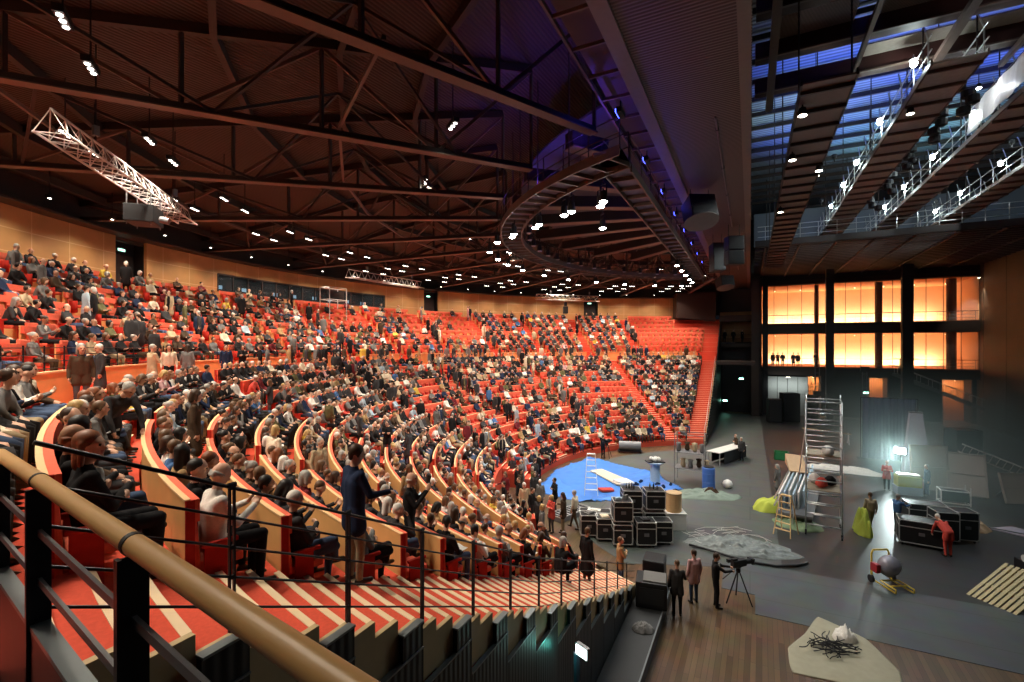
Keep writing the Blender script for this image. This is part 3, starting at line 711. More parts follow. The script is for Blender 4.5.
# jamb of the proscenium at the far end and the dark wall beyond the far flank
M_JAMB = mat('dark_jamb', (0.030, 0.020, 0.017), 0.5)
m = MB(); m.box((0.55, 65.2, 10), (0.8, 1.2, 20)); m.box((1.05, 66.6, 10), (0.5, 1.2, 20)); struct('wall_proscenium_jamb', m, M_JAMB)
m = MB(); m.box((-1.7, 67.9, 4.2), (3.9, 0.3, 8.4)); m.box((-1.7, 69.8, 14.3), (6.0, 0.3, 3.4)); struct('wall_far_flank', m, M_BLACK)
m = MB(); m.box((-1.6, 69.5, 11.0), (4.0, 0.3, 4.0)); struct('wall_far_lobby', m, M_WALLW)
m = MB(); m.box((-1.5, 67.6, 8.6), (4.0, 2.6, 0.5)); m.box((-1.5, 67.2, 12.0), (4.0, 2.0, 0.8)); struct('floor_far_lobby', m, M_STEELD)
m = MB()
for z in (9.4, 9.9): m.tube((-3.4, 66.3, z), (0.3, 66.3, z), 0.025, 6)
for k in range(5): m.tube((-3.4 + 0.9 * k, 66.3, 8.8), (-3.4 + .9 * k, 66.3, 9.9), 0.025, 6)
tag(m.build('balcony_railing', M_RAIL, origin=m.base()), 'thin dark railing on the far balcony beside the seating', 'railing')

p = PT(36.5, R_(138.5), EYE + 4.6)
t = thing('loudspeaker', 'small dark loudspeaker hung before the far veneer wall', 'loudspeaker', p, 0.6, 'wall loudspeakers')
b = MB(); b.box((0, 0, 0), (.6, .5, .9)); b.box((0, 0, .75), (.35, .3, .5)); cb = b.build('cabinet', M_BLACK, t, bevel=.04); g = MB(); g.box((0, -.26, 0), (.5, .02, .8)); g.build('grille', M_BLACKP, cb); b = MB(); b.tube((0, 0, .9), (0, 0, deck_z(36.5) - p[2]), .02, 6); b.build('hanging_cable', M_BLACK, t)
# ================================================================ stage house
SX1, SY1 = 22.0, 68.0
M_SFLOOR = boards('dark_stage_boards', (0.19, 0.115, 0.062), (0.11, 0.066, 0.036), 0.14, 2.6, axis_rot=math.pi / 2 + 0.02, rough=0.32, gap=(0.05, 0.03, 0.02))
m = MB(); m.box((2, 34, -0.15), (46, 80, 0.3)); struct('floor_stage', m, M_SFLOOR)
M_VINYL = boards('grey_stage_vinyl', (0.115, 0.125, 0.120), (0.095, 0.105, 0.102), 2.0, 14.0, rough=0.45, gap=(0.03, 0.03, 0.03), mortar=0.012)
M_VINYL_SHADED = boards('dark_stage_vinyl', (0.048, 0.046, 0.046), (0.038, 0.037, 0.038), 2.0, 14.0, rough=0.42, gap=(0.012, 0.012, 0.012), mortar=0.012)  # same vinyl, with the dimmer stage light put into a darker colour
M_VINYLB = boards('blue_grey_mat', (0.105, 0.115, 0.122), (0.095, 0.105, 0.112), 2.0, 30.0, rough=0.5, gap=(0.05, 0.05, 0.05), mortar=0.01)
poly = [(XF + 1.6, 20.2)] + [(-0.4, 20.2), (-0.4, 66), (XF, 66), (XF, 44.0)]
arcp = [PT(13.6, R_(a), 0)[:2] for a in range(149, 30, -4)]
m = MB(); m.prism([(1.1, 20.8), (1.1, 66), (XF + 0.2, 66), (XF + 0.2, 43.6)] + arcp, 0.0, 0.006); struct('floor_arena_vinyl', m, M_VINYL)
m = MB(); m.prism([(1.1, 20.8), (SX1, 20.8), (SX1, 67), (1.1, 67)], 0.0, 0.008); struct('floor_dark_vinyl', m, M_VINYL_SHADED)
m = MB(); m.prism([(0.15, 16.9), (SX1, 16.9), (SX1, 20.8), (0.15, 20.8)], 0.0, 0.012); m.prism([(-0.9, 18.2), (0.15, 18.2), (0.15, 20.8), (-0.9, 20.8)], 0, 0.012); struct('floor_front_mat', m, M_VINYLB)

# side and back walls of the stage
M_SIDE = boards('stage_side_wall', (0.115, 0.070, 0.036), (0.095, 0.058, 0.030), 2.4, 4.8, rough=0.6, gap=(0.03, 0.02, 0.012), mortar=0.02)
m = MB(); m.box((SX1 + 0.15, 32, 14), (0.3, 76, 28)); so = struct('wall_stage_side', m, None or mat('stage_side_brown', (0.050, 0.031, 0.017), 0.65, noise=0.25, scale=0.6))
m = MB()
for z in (5.2, 7.6, 10.0, 12.4, 14.8): m.box((SX1 - 0.01, 32, z), (0.03, 76, 0.05))
for y in range(12, 68, 5): m.box((SX1 - 0.01, y, 10), (0.03, 0.05, 20))
struct('trim_stage_side_seams', m, M_BLACK)
m = MB(); m.box((11, SY1 + 12, 14), (26, 0.3, 28)); struct('wall_stage_rear', m, M_BLACK)
m = MB(); m.box((11.6, SY1 + 0.1, EYE + 9.9), (22.5, 0.5, 4.6)); struct('wall_lobby_header', m, M_BLACK)

# ---------------------------------------------------------------- glazed foyer at the end of the stage: slabs, columns, orange back wall
Z1, Z2, Z3 = EYE - 2.6, EYE + 2.75, EYE + 7.55
M_FOY = mat('foyer_orange_wall', (0.82, 0.48, 0.25), 0.5, noise=0.1, scale=1.2)
M_FOYF = mat('foyer_floor', (0.55, 0.16, 0.07), 0.5)
M_FOYC = mat('foyer_ceiling', (0.80, 0.42, 0.16), 0.6)
FX0, FX1 = 1.2, SX1
for k, (z, th) in enumerate(((Z1, 1.0), (Z2, 1.2))):
    m = MB(); m.box(((FX0 + FX1) / 2, SY1 + 4.6, z - th / 2), (FX1 - FX0 + 0.4, 9.6, th)); struct('floor_foyer_slab_%d' % (k + 1), m, M_JAMB)
    m = MB(); m.box(((FX0 + FX1) / 2, SY1 + 4.7, z + 0.01), (FX1 - FX0, 9.2, 0.02)); struct('floor_foyer_finish_%d' % (k + 1), m, M_FOYF)
for k, z in enumerate((Z2 - 1.2, Z3)):
    m = MB(); m.box(((FX0 + FX1) / 2, SY1 + 4.7, z - 0.02), (FX1 - FX0, 9.2, 0.03)); struct('ceiling_foyer_%d' % (k + 1), m, M_FOYC)
m = MB(); m.box(((FX0 + FX1) / 2, SY1 + 4.8, Z3 + 0.3), (FX1 - FX0 + 0.6, 10, 0.5)); struct('ceiling_foyer_top', m, M_JAMB)
m = MB(); m.box(((FX0 + FX1) / 2, SY1 + 9.3, (Z1 + Z3) / 2), (FX1 - FX0, 0.2, Z3 - Z1)); m.box((FX0 - 0.05, SY1 + 4.7, (Z1 + Z3) / 2), (0.1, 9.4, Z3 - Z1)); struct('wall_foyer', m, M_FOY)
m = MB(); m.box((FX1 - 0.05, SY1 + 4.7, (Z1 + Z3) / 2), (0.1, 9.4, Z3 - Z1)); struct('wall_foyer_side', m, M_FOY)
for k, (x, y, w) in enumerate(((7.35, SY1 + 1.4, 0.5), (13.55, SY1 + 1.4, 0.75), (20.1, SY1 + 1.4, 0.9))):
    m = MB(); m.lathe((x, y, Z1), [(w / 2, 0), (w / 2, Z3 - Z1)], 16); struct('column_foyer_%d' % (k + 1), m, mat('column_brown', (0.12, 0.05, 0.025), 0.5), smooth=False)
for k, (x, w) in enumerate(((8.05, 0.75), (14.95, 0.95))):
    m = MB(); m.box((x, 64.0, EYE / 2 + 4.4), (w, 0.7, EYE + 8.8)); struct('column_stage_%d' % (k + 1), m, M_BLACK)
m = MB(); m.box((1.7, 67.2, EYE / 2 + 4.4), (0.6, 0.7, EYE + 8.8)); struct('column_stage_3', m, M_BLACK)
# glazing of the two storeys: mullions and panes
glz = bpy.data.materials.new('clear_glass'); glz.use_nodes = True; gb = glz.node_tree.nodes['Principled BSDF']
gb.inputs['Base Color'].default_value = (0.9, 0.9, 0.9, 1); gb.inputs['Alpha'].default_value = 0.06; gb.inputs['Roughness'].default_value = 0.02
for k, (z0, z1) in enumerate(((Z1 + 0.02, Z2 - 1.2), (Z2 + 0.02, Z3))):
    m = MB(); n = 14
    for q in range(n + 1): m.box((FX0 + (FX1 - FX0) * q / n, SY1 + 0.02, (z0 + z1) / 2), (0.045, 0.08, z1 - z0))
    for z in (z0 + 0.03, z1 - 0.03, z0 + 1.05): m.box(((FX0 + FX1) / 2, SY1 + 0.02, z), (FX1 - FX0, 0.06, 0.05))
    wo = struct('window_%d' % (k + 2), m, mat('mullion_brown', (0.10, 0.05, 0.03), 0.5))
    g = MB(); g.box(((FX0 + FX1) / 2, SY1 + 0.02, (z0 + z1) / 2), (FX1 - FX0, 0.012, z1 - z0)); g.build('pane', glz, wo)
for k, z in enumerate((Z1, Z2)):               # balustrades in front of the glass
    t = thing('foyer_railing', 'thin railing along the %s foyer floor' % ('lower', 'upper')[k], 'railing', (11.5, SY1 + 0.5, z), group=None)
    for q in range(20): m = MB(); m.tube((FX0 + 0.3 + 1.07 * q, SY1 + 0.45, z), (FX0 + 0.3 + 1.07 * q, SY1 + 0.45, z + 1.05), 0.018, 6); wpart('post', m, M_GREY, t)
    m = MB()
    for h in (0.35, 0.7, 1.05): m.tube((FX0 + 0.1, SY1 + 0.45, z + h), (FX1 - 0.2, SY1 + 0.45, z + h), 0.018, 6)
    wpart('handrail', m, M_GREY, t)
# foyer lights: small ceiling spots, and the wash they throw on the rear wall
lab = 0
for lv, z in enumerate((Z2 - 1.2, Z3)):
    for q in range(7):
        x = FX0 + 1.8 + 2.95 * q; t = thing('foyer_spotlight', 'small ceiling spotlight of the %s foyer, %s from the jamb' % (('lower', 'upper')[lv], ordinal(q)), 'spotlight', (x, SY1 + 5.2, z - 0.2), group='foyer spotlights')
        b = MB(); b.lathe((x, SY1 + 5.2, z - 0.2), [(0.07, 0), (0.07, 0.16)], 10); wpart('case', b, M_WHITE, t)
        b = MB(); b.lathe((x, SY1 + 5.2, z - 0.212), [(0.06, 0), (0.06, 0.012)], 10); wpart('lens', b, glow('foyer_lens', (1, 0.8, 0.5), 14.0), t)
    t = thing('cove_light', 'warm linear cove light at the foot of the %s foyer wall' % ('lower', 'upper')[lv], 'cove light', (11.6, SY1 + 8.2, (Z1, Z2)[lv] + 0.02))
    b = MB(); b.box((11.6, SY1 + 8.2, (Z1, Z2)[lv] + 0.06), (19.5, 0.12, 0.08)); wpart('channel', b, M_GREY, t)
    b = MB(); b.box((11.6, SY1 + 8.2, (Z1, Z2)[lv] + 0.105), (19.3, 0.08, 0.01)); wpart('tube', b, glow('cove_tube', (1, 0.62, 0.25), 6.0), t)
    lamp('cove_lamp', 'AREA', (0, 0.1, 0.2), L_LOBBY * 1.3, (1.0, 0.84, 0.62), size=19, size_y=0.3, parent=t, rot=(R_(180 - 35), 0, 0))
    lamp('foyer_lamp', 'AREA', (11.6 - t.location.x, -3.2, (3.8 if lv == 0 else 4.5)), L_LOBBY * 0.15, (1.0, 0.75, 0.48), size=18, size_y=0.5, parent=t, rot=(R_(35), 0, 0))
# bright downlight grazing the side wall beside the foyer
t = thing('wall_grazer_light', 'bright lamp grazing the brown side wall beside the upper foyer', 'lamp', (21.6, 66.9, EYE + 7.2))
b = MB(); b.lathe((21.6, 66.9, EYE + 7.2), [(0.12, 0), (0.12, 0.3)], 12); b.box((21.6, 66.9, EYE + 7.9), (0.05, 0.05, 0.8)); wpart('case', b, M_BLACK, t)
b = MB(); b.lathe((21.6, 66.9, EYE + 7.19), [(0.1, 0), (0.1, 0.01)], 12); wpart('lens', b, glow('grazer_lens', (1, 0.95, 0.8), 20.0), t)
lamp('grazer_lamp', 'SPOT', (0, 0, -0.05), 1500, (1, 0.88, 0.7), size=0.08, spot=60, parent=t, rot=(0, R_(6), 0))
# ground floor under the foyer: dark wall, pale doors, wood-lined bays, slanting stair
m = MB()
for xa, xb in ((0.6, 6.2), (7.8, 12.5), (14.3, 19.1), (21.7, 22.1)): m.box(((xa + xb) / 2, SY1 + 0.85, 2.45), (xb - xa, 0.3, 4.9))
for x in (6.2, 7.8, 12.5, 14.3, 19.1, 21.7): m.box((x, SY1 + 2.0, 2.45), (0.1, 2.4, 4.9))
struct('wall_under_foyer', m, M_BLACK)
for k in range(4):
    x = 2.5 + 1.1 * k; m = MB(); m.box((x, SY1 - 0.1, 2.35), (1.04, 0.12, 4.7)); m.box((x, SY1 - 0.17, 2.6), (1.0, 0.03, 0.05)); struct('door_%d' % (k + 10), m, mat('pale_grey_door', (0.30, 0.31, 0.30), 0.5))
M_BAY = mat('bay_wood', (0.55, 0.22, 0.07), 0.5, stripes=('X', 1.5), col2=(0.46, 0.17, 0.055))
for k, (x, w) in enumerate(((7.0, 1.6), (13.4, 1.7), (20.4, 2.6))):
    m = MB(); m.box((x, SY1 + 3.1, 2.3), (w + .1, 0.15, 4.6)); struct('wall_wood_bay_%d' % (k + 1), m, M_BAY)
    t = thing('bay_downlight', 'warm downlight over the %s wood-lined bay' % ORD[k], 'downlight', (x, SY1 + 1.3, 4.7), group='bay downlights')
    b = MB(); b.lathe((x, SY1 + 1.3, 4.62), [(0.09, 0), (0.09, 0.28)], 10); wpart('case', b, M_BLACK, t)
    b = MB(); b.lathe((x, SY1 + 1.3, 4.61), [(0.07, 0), (0.07, 0.01)], 10); wpart('lens', b, MATS['foyer_lens'], t)
    lamp('bay_lamp', 'SPOT', (0, 0, -0.1), 520, (1, 0.72, 0.42), target=None, size=0.1, spot=150, parent=t, rot=(R_(30), 0, 0))
t = thing('foyer_stair', 'grey stair slanting down below the lower foyer floor', 'stair', (18.5, SY1 - 1.2, 0))
m = MB()
for k in range(20):
    x = 14.6 + 0.36 * k; z = Z1 - 0.5 - 0.17 * k; m.box((x, SY1 - 1.2, z), (0.4, 1.3, 0.05))
wpart('tread', m, M_GREY, t)
m = MB()
for y in (SY1 - 1.85, SY1 - 0.55): m.beam((14.4, y, Z1 - 0.55), (21.8, y, Z1 - 4.0), 0.08, 0.32)
wpart('stringer', m, M_GREY, t)
for x in (16.0, 18.6, 21.6):
    m = MB(); m.tube((x, SY1 - 1.2, 0.0), (x, SY1 - 1.2, Z1 - 0.6 - (x - 14.4) * 0.466), 0.07, 8); wpart('support_post', m, M_GREY, t)
m = MB()
for y in (SY1 - 1.85, SY1 - 0.55):
    m.tube((14.4, y, Z1 + 0.45), (21.8, y, Z1 - 3.0), 0.03, 6)
    for k in range(8): m.tube((14.6 + k, y, Z1 - 0.6 - 0.466 * k), (14.6 + k, y, Z1 + 0.36 - .466 * k), 0.02, 6)
wpart('handrail', m, M_ALU, t)
# small green lamps on the dark stage walls
for k, (x, y, z, c) in enumerate(((-1.0, 67.7, 4.3, 'pair'), (-2.9, 67.7, 1.4, 'x'), (12.2, SY1 + 0.66, 3.0, 'x'), (15.9, SY1 + 0.66, 2.9, 'x'))):
    t = thing('exit_light', 'small green exit light on the dark stage wall, %s going from the seating' % ORD[k], 'exit light', (x, y, z), group='stage exit lights')
    b = MB(); b.box((x, y, z), (0.55, 0.08, 0.26)); wpart('case', b, M_GREY, t)
    b = MB(); b.box((x, y - 0.045, z), (0.5, 0.01, 0.2)); wpart('panel', b, glow('green_panel', (0.35, 1.0, 0.72), 9.0), t)

# ---------------------------------------------------------------- fly tower
m = MB(); m.box((11, 34, EYE + 17.2), (22.6, 76, 0.3)); 
M_FLYROOF = mat('fly_roof', (0.17, 0.20, 0.25), 0.5, stripes=('Y', 0.9), bump=0.5, col2=(0.06, 0.07, 0.09))
struct('ceiling_fly_tower', m, M_FLYROOF)
m = MB()
for y in np.arange(10, 64, 2.4): m.box((11, y, EYE + 16.8), (22.4, 0.14, 0.3))
struct('ceiling_fly_joists', m, M_STEELD)
# lower grid over the front of the stage: cross beams, long beams and slatted floors
M_GRID = mat('grid_slats', (0.34, 0.29, 0.26), 0.6, stripes=('X', 7.0), bump=0.3, col2=(0.08, 0.06, 0.05))
M_BOARD = mat('grid_boards', (0.38, 0.33, 0.28), 0.7, noise=0.2)
GZ = EYE + 12.0
for k, y in enumerate((13.0, 16.2, 19.5, 22.6, 25.6)):
    m = MB(); m.box((11.2, y, GZ + 0.3), (22, 0.5, 0.7)); m.box((11.2, y - 0.3, GZ - 0.06), (22, 0.12, 0.06), mi=1); struct('beam_fly_grid_%d' % (k + 1), m, [mat('oxide_steel', (0.045, 0.014, 0.012), 0.5), M_STEEL])
for k, x in enumerate((0.85, 4.0, 6.9, 9.4, 12.6, 16.5)):
    m = MB(); m.box((x, 18.5, GZ - 0.2), (0.16 if k % 2 else 0.3, 17, 0.2)); struct('beam_fly_rail_%d' % (k + 1), m, M_STEEL)
for k, (x0, x1, y0, y1, mm) in enumerate(((1.0, 3.6, 13.2, 16, 0), (1.0, 3.6, 16.5, 19.3, 0), (1.0, 3.6, 19.8, 22.4, 0), (4.4, 9.0, 19.8, 22.4, 0), (9.6, 15.5, 19.8, 22.4, 0), (4.4, 22, 22.9, 23.7, 1), (4.4, 22, 24.4, 25.4, 1), (12.8, 22, 16.5, 19.3, 0), (6.8, 10, 13.2, 15.9, 0))):
    m = MB(); m.box(((x0 + x1) / 2, (y0 + y1) / 2, GZ + 0.62), (x1 - x0, y1 - y0, 0.05)); struct('ceiling_grid_floor_%d' % (k + 1), m, M_GRID if mm == 0 else M_BOARD)
# lattice bridge close to the proscenium
def bridge(k, x, z, y0, y1, w, rails, label, soff):
    t = thing('lighting_bridge', label, 'lighting bridge', (x, (y0 + y1) / 2, z), group='lighting bridges')
    m = MB(); m.box((x, (y0 + y1) / 2, z), (w, y1 - y0, 0.06)); wpart('deck', m, soff, t)
    m = MB()
    for s in (-1, 1): m.box((x + s * w / 2, (y0 + y1) / 2, z + 0.05), (0.07, y1 - y0, 0.22))
    for y in np.arange(y0 + 0.5, y1, 1.5): m.box((x, y, z - 0.09), (w, 0.09, 0.14))
    wpart('frame', m, M_STEELD if soff is not M_BOARD else M_STEEL, t)
    if rails:
        m = MB()
        for s in (-1, 1):
            for h in (0.55, 1.1): m.tube((x + s * w / 2, y0, z + h), (x + s * w / 2, y1, z + h), 0.028, 6)
            for y in np.arange(y0 + 0.4, y1, 1.8):
                ps = MB(); ps.path([(x + s * w / 2, y, z), (x + s * w / 2, y, z + 1.12), (x + s * w / 2, y + 0.5, z + 1.9)], 0.026, 6); wpart('stanchion', ps, M_ALU, t)
        wpart('handrail', m, M_ALU, t)
    m = MB()
    for y in np.arange(y0 + 1, y1, 9.0):
        for s in (-1, 1): m.tube((x + s * w / 2, y, z), (x + s * w / 2, y, EYE + 17), 0.03, 6)
    wpart('hanger', m, M_STEELD, t)
    return t
M_LAT = mat('lattice_brown', (0.16, 0.115, 0.09), 0.6)
bridge(0, 2.25, EYE + 8.5, 18.0, 57.0, 1.5, False, 'brown boarded bridge nearest the proscenium beam', M_LAT)
bridge(1, 6.9, EYE + 10.6, 23.0, 57.0, 1.6, True, 'second bridge from the proscenium, with white worklights', M_BOARD)
bridge(2, 10.7, EYE + 10.4, 23.0, 57.0, 1.5, True, 'third bridge from the proscenium, beside the white cloth', M_BOARD)
bridge(3, 14.6, EYE + 10.2, 26.0, 57.0, 1.5, True, 'fourth bridge from the proscenium, nearest the brown side wall', M_BOARD)
M_BULB = glow('work_bulb', (0.9, 1.0, 1.0), 40.0)
def make_work():
    t = thing('work_light', 'x', 'work light')
    b = MB(); b.lathe((0, 0, 0.02), [(0.05, 0.14), (0.06, 0.1), (0.16, 0.0)], 12); b.box((0, 0, 0.2), (0.03, 0.03, 0.12)); rf = b.build('reflector', M_ALU, t)
    g = MB(); g.lathe((0, 0, -0.18), [(0.02, 0.20), (0.11, 0.13), (0.135, 0.05), (0.10, -0.04), (0.03, -0.08)], 12); g.build('bulb', M_BULB, rf, smooth=True)
    return t
WK = make_work(); fw = True
for bi, (x, z, yy) in enumerate(((6.0, EYE + 11.7, (24.8, 30.5, 36.6, 41.2, 47.0)), (9.85, EYE + 11.5, (31.0, 37.0, 43.0, 48.5)), (13.75, EYE + 11.3, (34.0, 39.5, 45.8, 51.0)))):
    for k, y in enumerate(yy):
        o = WK if fw else dup(WK, (0, 0, 0)); fw = False; o.location = (x, y, z)
        o['label'] = 'bare white work light on the %s railed bridge, %s going away' % (ORD[bi], ORD[k]); o['group'] = 'gallery work lights'
        lamp('work_lamp', 'POINT', (-0.05, 0, -0.38), L_WORK, (0.85, 1.0, 0.98), size=0.08, parent=o)
# gallery of slats at the far end of the tower
t = thing('rear_gallery', 'broad slatted gallery under the roof above the foyer', 'gallery', (11, 61, EYE + 8.75))
m = MB()
for y in np.arange(47.0, 67.6, 0.95): m.box((11.2, y, EYE + 8.75), (21.6, 0.26, 0.24))
wpart('slat', m, mat('gallery_slats', (0.020, 0.014, 0.012), 0.6), t)
m = MB()
for x in np.arange(1.2, 22, 2.6): m.box((x, 57.3, EYE + 8.68), (0.14, 20.6, 0.22))
m.box((11.2, 46.9, EYE + 8.95), (21.6, 0.2, 0.5)); wpart('frame', m, M_STEELD, t)
m = MB()
for h in (0.6, 1.1, 1.5): m.tube((0.6, 46.9, EYE + 8.9 + h), (21.9, 46.9, EYE + 8.9 + h), 0.03, 6)
for x in np.arange(1.2, 22, 1.3): m.tube((x, 46.9, EYE + 8.9), (x, 46.9, EYE + 10.4), 0.03, 6)
wpart('railing', m, M_ALU, t)
m = MB(); m.box((11.2, 58.5, EYE + 12.6), (21.6, 0.2, 3.6)); struct('wall_fly_rear', m, M_FLYROOF)
# blue wash on the tower roof and dark hoist motors along the second bridge
for k, (x, y, p_, c) in enumerate(((4.5, 34, 1.0, (0.05, 0.14, 1)), (5.0, 44, 0.8, (0.05, 0.14, 1)), (3.8, 40, 0.35, (0.7, 1, 0.9)), (9.0, 38, 0.9, (0.05, 0.14, 1)), (8.8, 47, 0.45, (0.4, 0.9, 1)), (13, 36, .7, (0.05, 0.12, 1)), (13, 48, .5, (.4, .9, 1)), (4.8, 21.5, .35, (0.06, 0.06, 1)), (3.2, 14.5, .2, (.06, .06, 1)), (8.5, 18, .3, (.06, .06, 1)), (13.5, 21, .25, (.2, .3, 1)), (18, 40, .5, (0.1, 0.3, 1)))):
    z = EYE + (11.2 if y > 26 else 12.9)
    t = thing('colour_washer', 'small colour wash lamp aimed at the tower roof, %s' % ('beside the second bridge, nearest', 'beside the second bridge, far end', 'white-green one by the lattice bridge', 'between the middle bridges, near', 'pale one between the middle bridges', 'between the outer bridges, near', 'pale one between the outer bridges', 'above the cross beams, second bay', 'above the cross beams, first bay', 'above the cross beams, middle bay', 'above the cross beams, outer bay', 'by the brown side wall')[k], 'wash lamp', (x, y, z), group='tower colour washers')
    b = MB(); b.lathe((x, y, z), [(0.12, 0), (0.14, 0.22), (0.12, 0.25)], 12); b.box((x, y, z - 0.1), (0.06, 0.06, 0.22)); wpart('case', b, M_BLACK, t)
    b = MB(); b.tube((x - 1.6, y, z - 0.2), (x + 1.6, y, z - 0.2), 0.025, 6); wpart('pipe', b, M_STEELD, t)
    lamp('washer_lamp', 'SPOT', (0, 0, 0.35), L_FLY * 2.6 * p_, c, size=0.2, spot=112, blend=0.8, parent=t, rot=(math.pi, 0, 0))
t = thing('white_border_cloth', 'white cloth strip hung along the third bridge', 'cloth', (9.7, 28, EYE + 11))
m = MB(); vs = []; N = 40
for k in range(N + 1):
    y = 14.0 + 17.5 * k / N; x = 9.75 + 0.05 * math.sin(k * 1.7)
    vs += [(x, y, EYE + 10.55), (x + 0.12, y, EYE + 11.83), (x + 0.14, y, EYE + 11.83), (x + 0.02, y, EYE + 10.55)]
m.add(vs, [f for k in range(N) for f in ((4 * k, 4 * k + 4, 4 * k + 5, 4 * k + 1), (4 * k + 3, 4 * k + 2, 4 * k + 6, 4 * k + 7), (4 * k, 4 * k + 3, 4 * k + 7, 4 * k + 4), (4 * k + 1, 4 * k + 5, 4 * k + 6, 4 * k + 2))]); wpart('cloth', m, M_WHITE, t)
m = MB(); m.tube((9.87, 13.8, EYE + 11.86), (9.87, 31.7, EYE + 11.86), 0.03, 8); wpart('batten', m, M_STEELD, t)
for k, y in enumerate((26.5, 29.2, 33.5, 38.0, 42.5)):
    t = thing('chain_hoist_cluster', 'dark cluster of hoists hanging beside the second bridge, %s going away' % ORD[k], 'hoist', (8.0, y, EYE + 10.0), group='hoist clusters')
    m = MB()
    for q in range(4): m.lathe((8.0 + rnd.uniform(-.25, .25), y + rnd.uniform(-.4, .4), EYE + 9.7 + 0.32 * q), [(0.1, 0), (0.24, 0.06), (0.24, 0.34), (0.1, 0.42)], 10)
    wpart('motor', m, M_BLACK, t)
    m = MB(); m.tube((8.0, y, EYE + 10.6), (8.0, y, EYE + 16.3), 0.02, 6); wpart('chain', m, M_STEELD, t)
t = thing('hanging_lamp', 'small black lamp hanging beside the lattice bridge', 'lamp', (3.25, 31.0, EYE + 9.4))
m = MB(); m.lathe((3.25, 31.0, EYE + 9.4), [(0.2, 0), (0.2, 0.35), (0.1, 0.42)], 12); m.tube((3.25, 31, EYE + 9.8), (3.25, 31, EYE + 17.05), 0.015, 6); wpart('case', m, M_BLACK, t)
m = MB(); m.lathe((3.25, 31.0, EYE + 9.385), [(0.17, 0), (0.17, 0.012)], 12); wpart('lens', m, glow('warm_lens', (1, 0.9, 0.75), 12), t)
# flood fixtures that light the stage floor, on the lattice bridge
for k, (x, y, tx, ty, pw) in enumerate(((1.65, 24.0, -4, 25, 1.0), (1.65, 33.0, -4, 33, 0.9), (2.85, 26.0, 5, 22, 0.35), (6.3, 26.5, 11, 36, 1.1), (1.65, 19.5, 0.5, 15.0, 0.35))):  # fourth lamp is added to brighten the tan panels
    z = EYE + 8.1 if x < 4 else EYE + 10.2
    t = thing('stage_flood', 'black flood lamp under a bridge, %s' % ('over the flight cases', 'over the long table', 'over the scaffold tower', 'under the second bridge toward the tan panels', 'over the front boards')[k], 'flood lamp', (x, y, z), group='stage floods')
    b = MB(); b.lathe((x, y, z), [(0.16, 0), (0.12, 0.25), (0.05, 0.3)], 12); b.box((x, y, z + 0.38), (0.05, 0.05, 0.2)); wpart('case', b, M_BLACK, t)
    b = MB(); b.lathe((x, y, z - 0.012), [(0.14, 0), (0.14, 0.012)], 12); wpart('lens', b, MATS['warm_lens'], t)
    lamp('flood_lamp', 'SPOT', (0, 0, -0.05), L_STAGE * pw * (1.7 if k == 3 else 1), (0.92, 1.0, 0.97), target=None, size=0.25, spot=115, blend=0.8, parent=t, rot=Vector((tx - x, ty - y, -z)).to_track_quat('-Z', 'Y').to_euler())

for k, y in enumerate((20.5, 28.5)):  # lamps added only to brighten the hung cloth
    t = thing('cloth_light', 'white lamp shining on the hung white cloth, %s along it' % ORD[k], 'lamp', (9.2, y, EYE + 11.7), group='cloth lamps'); b = MB(); b.lathe((9.2, y, EYE + 11.62), [(.1, 0), (.08, .16), (.03, .2)], 12); b.tube((9.2, y, EYE + 11.8), (9.2, y, EYE + 16.9), .015, 6); wpart('case', b, M_BLACK, t)
    b = MB(); b.lathe((9.2, y, EYE + 11.58), [(.05, -.02), (.09, .0), (.09, .03)], 12); wpart('bulb', b, M_BULB, t)
    lamp('cloth_lamp', 'POINT', (.1, 0, -.2), 30, (.9, .95, 1.0), size=.08, parent=t)
t = thing('door_flood', 'small flood washing the pale doors below the foyer', 'flood lamp', (4.2, SY1 - .15, 4.75)); b = MB(); b.box((4.2, SY1 - .15, 4.78), (.5, .16, .22)); wpart('case', b, M_BLACK, t); b = MB(); b.box((4.2, SY1 - .15, 4.66), (.44, .12, .02)); wpart('lens', b, MATS['warm_lens'], t)  # made-up fixture, added to brighten the pale doors
lamp('door_flood_lamp', 'AREA', (0, -1.4, -1.0), 60, (.9, 1, .95), size=4.0, size_y=.3, parent=t, rot=(R_(75), 0, 0))
# ================================================================ seats
SA, CA = math.sin(YAW), math.cos(YAW)
def view(p):
    """depth along the lens axis and offsets in focal lengths, used only to rank which repeats show largest"""
    X = CA * p[0] + SA * p[1]; Y = -SA * p[0] + CA * p[1]
    return X / max(Y, .01), (p[2] - EYE) / max(Y, .01), Y
def in_view(p): 
    a, b, Y = view(p); return Y > 0.6 and abs(a) < 1.10 and -0.72 < b < 0.75
SEAT_W = 0.56
def seat_parts():
    c = MB(); c.box((0, -0.0, 0.43), (0.47, 0.44, 0.10))
    k = MB(); R = Matrix.Rotation(R_(4), 3, 'X'); k.box((0, -0.245, 0.76), (0.53, 0.085, 0.74), R=R)
    a = MB(); a.box((0.275, -0.02, 0.645), (0.055, 0.34, 0.045))
    s = MB(); s.box((0.275, -0.05, 0.32), (0.03, 0.22, 0.62))
    return c, k, a, s
def make_seat():
    t = thing('theatre_seat', 'x', 'seat'); c, k, a, s = seat_parts()
    c.build('seat_cushion', M_SEAT, t, bevel=0.025); k.build('back_cushion', M_SEAT, t, bevel=0.03); a.build('armrest', M_SEATDK, t, bevel=0.012); s.build('side_support', M_SEATDK, t)
    return t
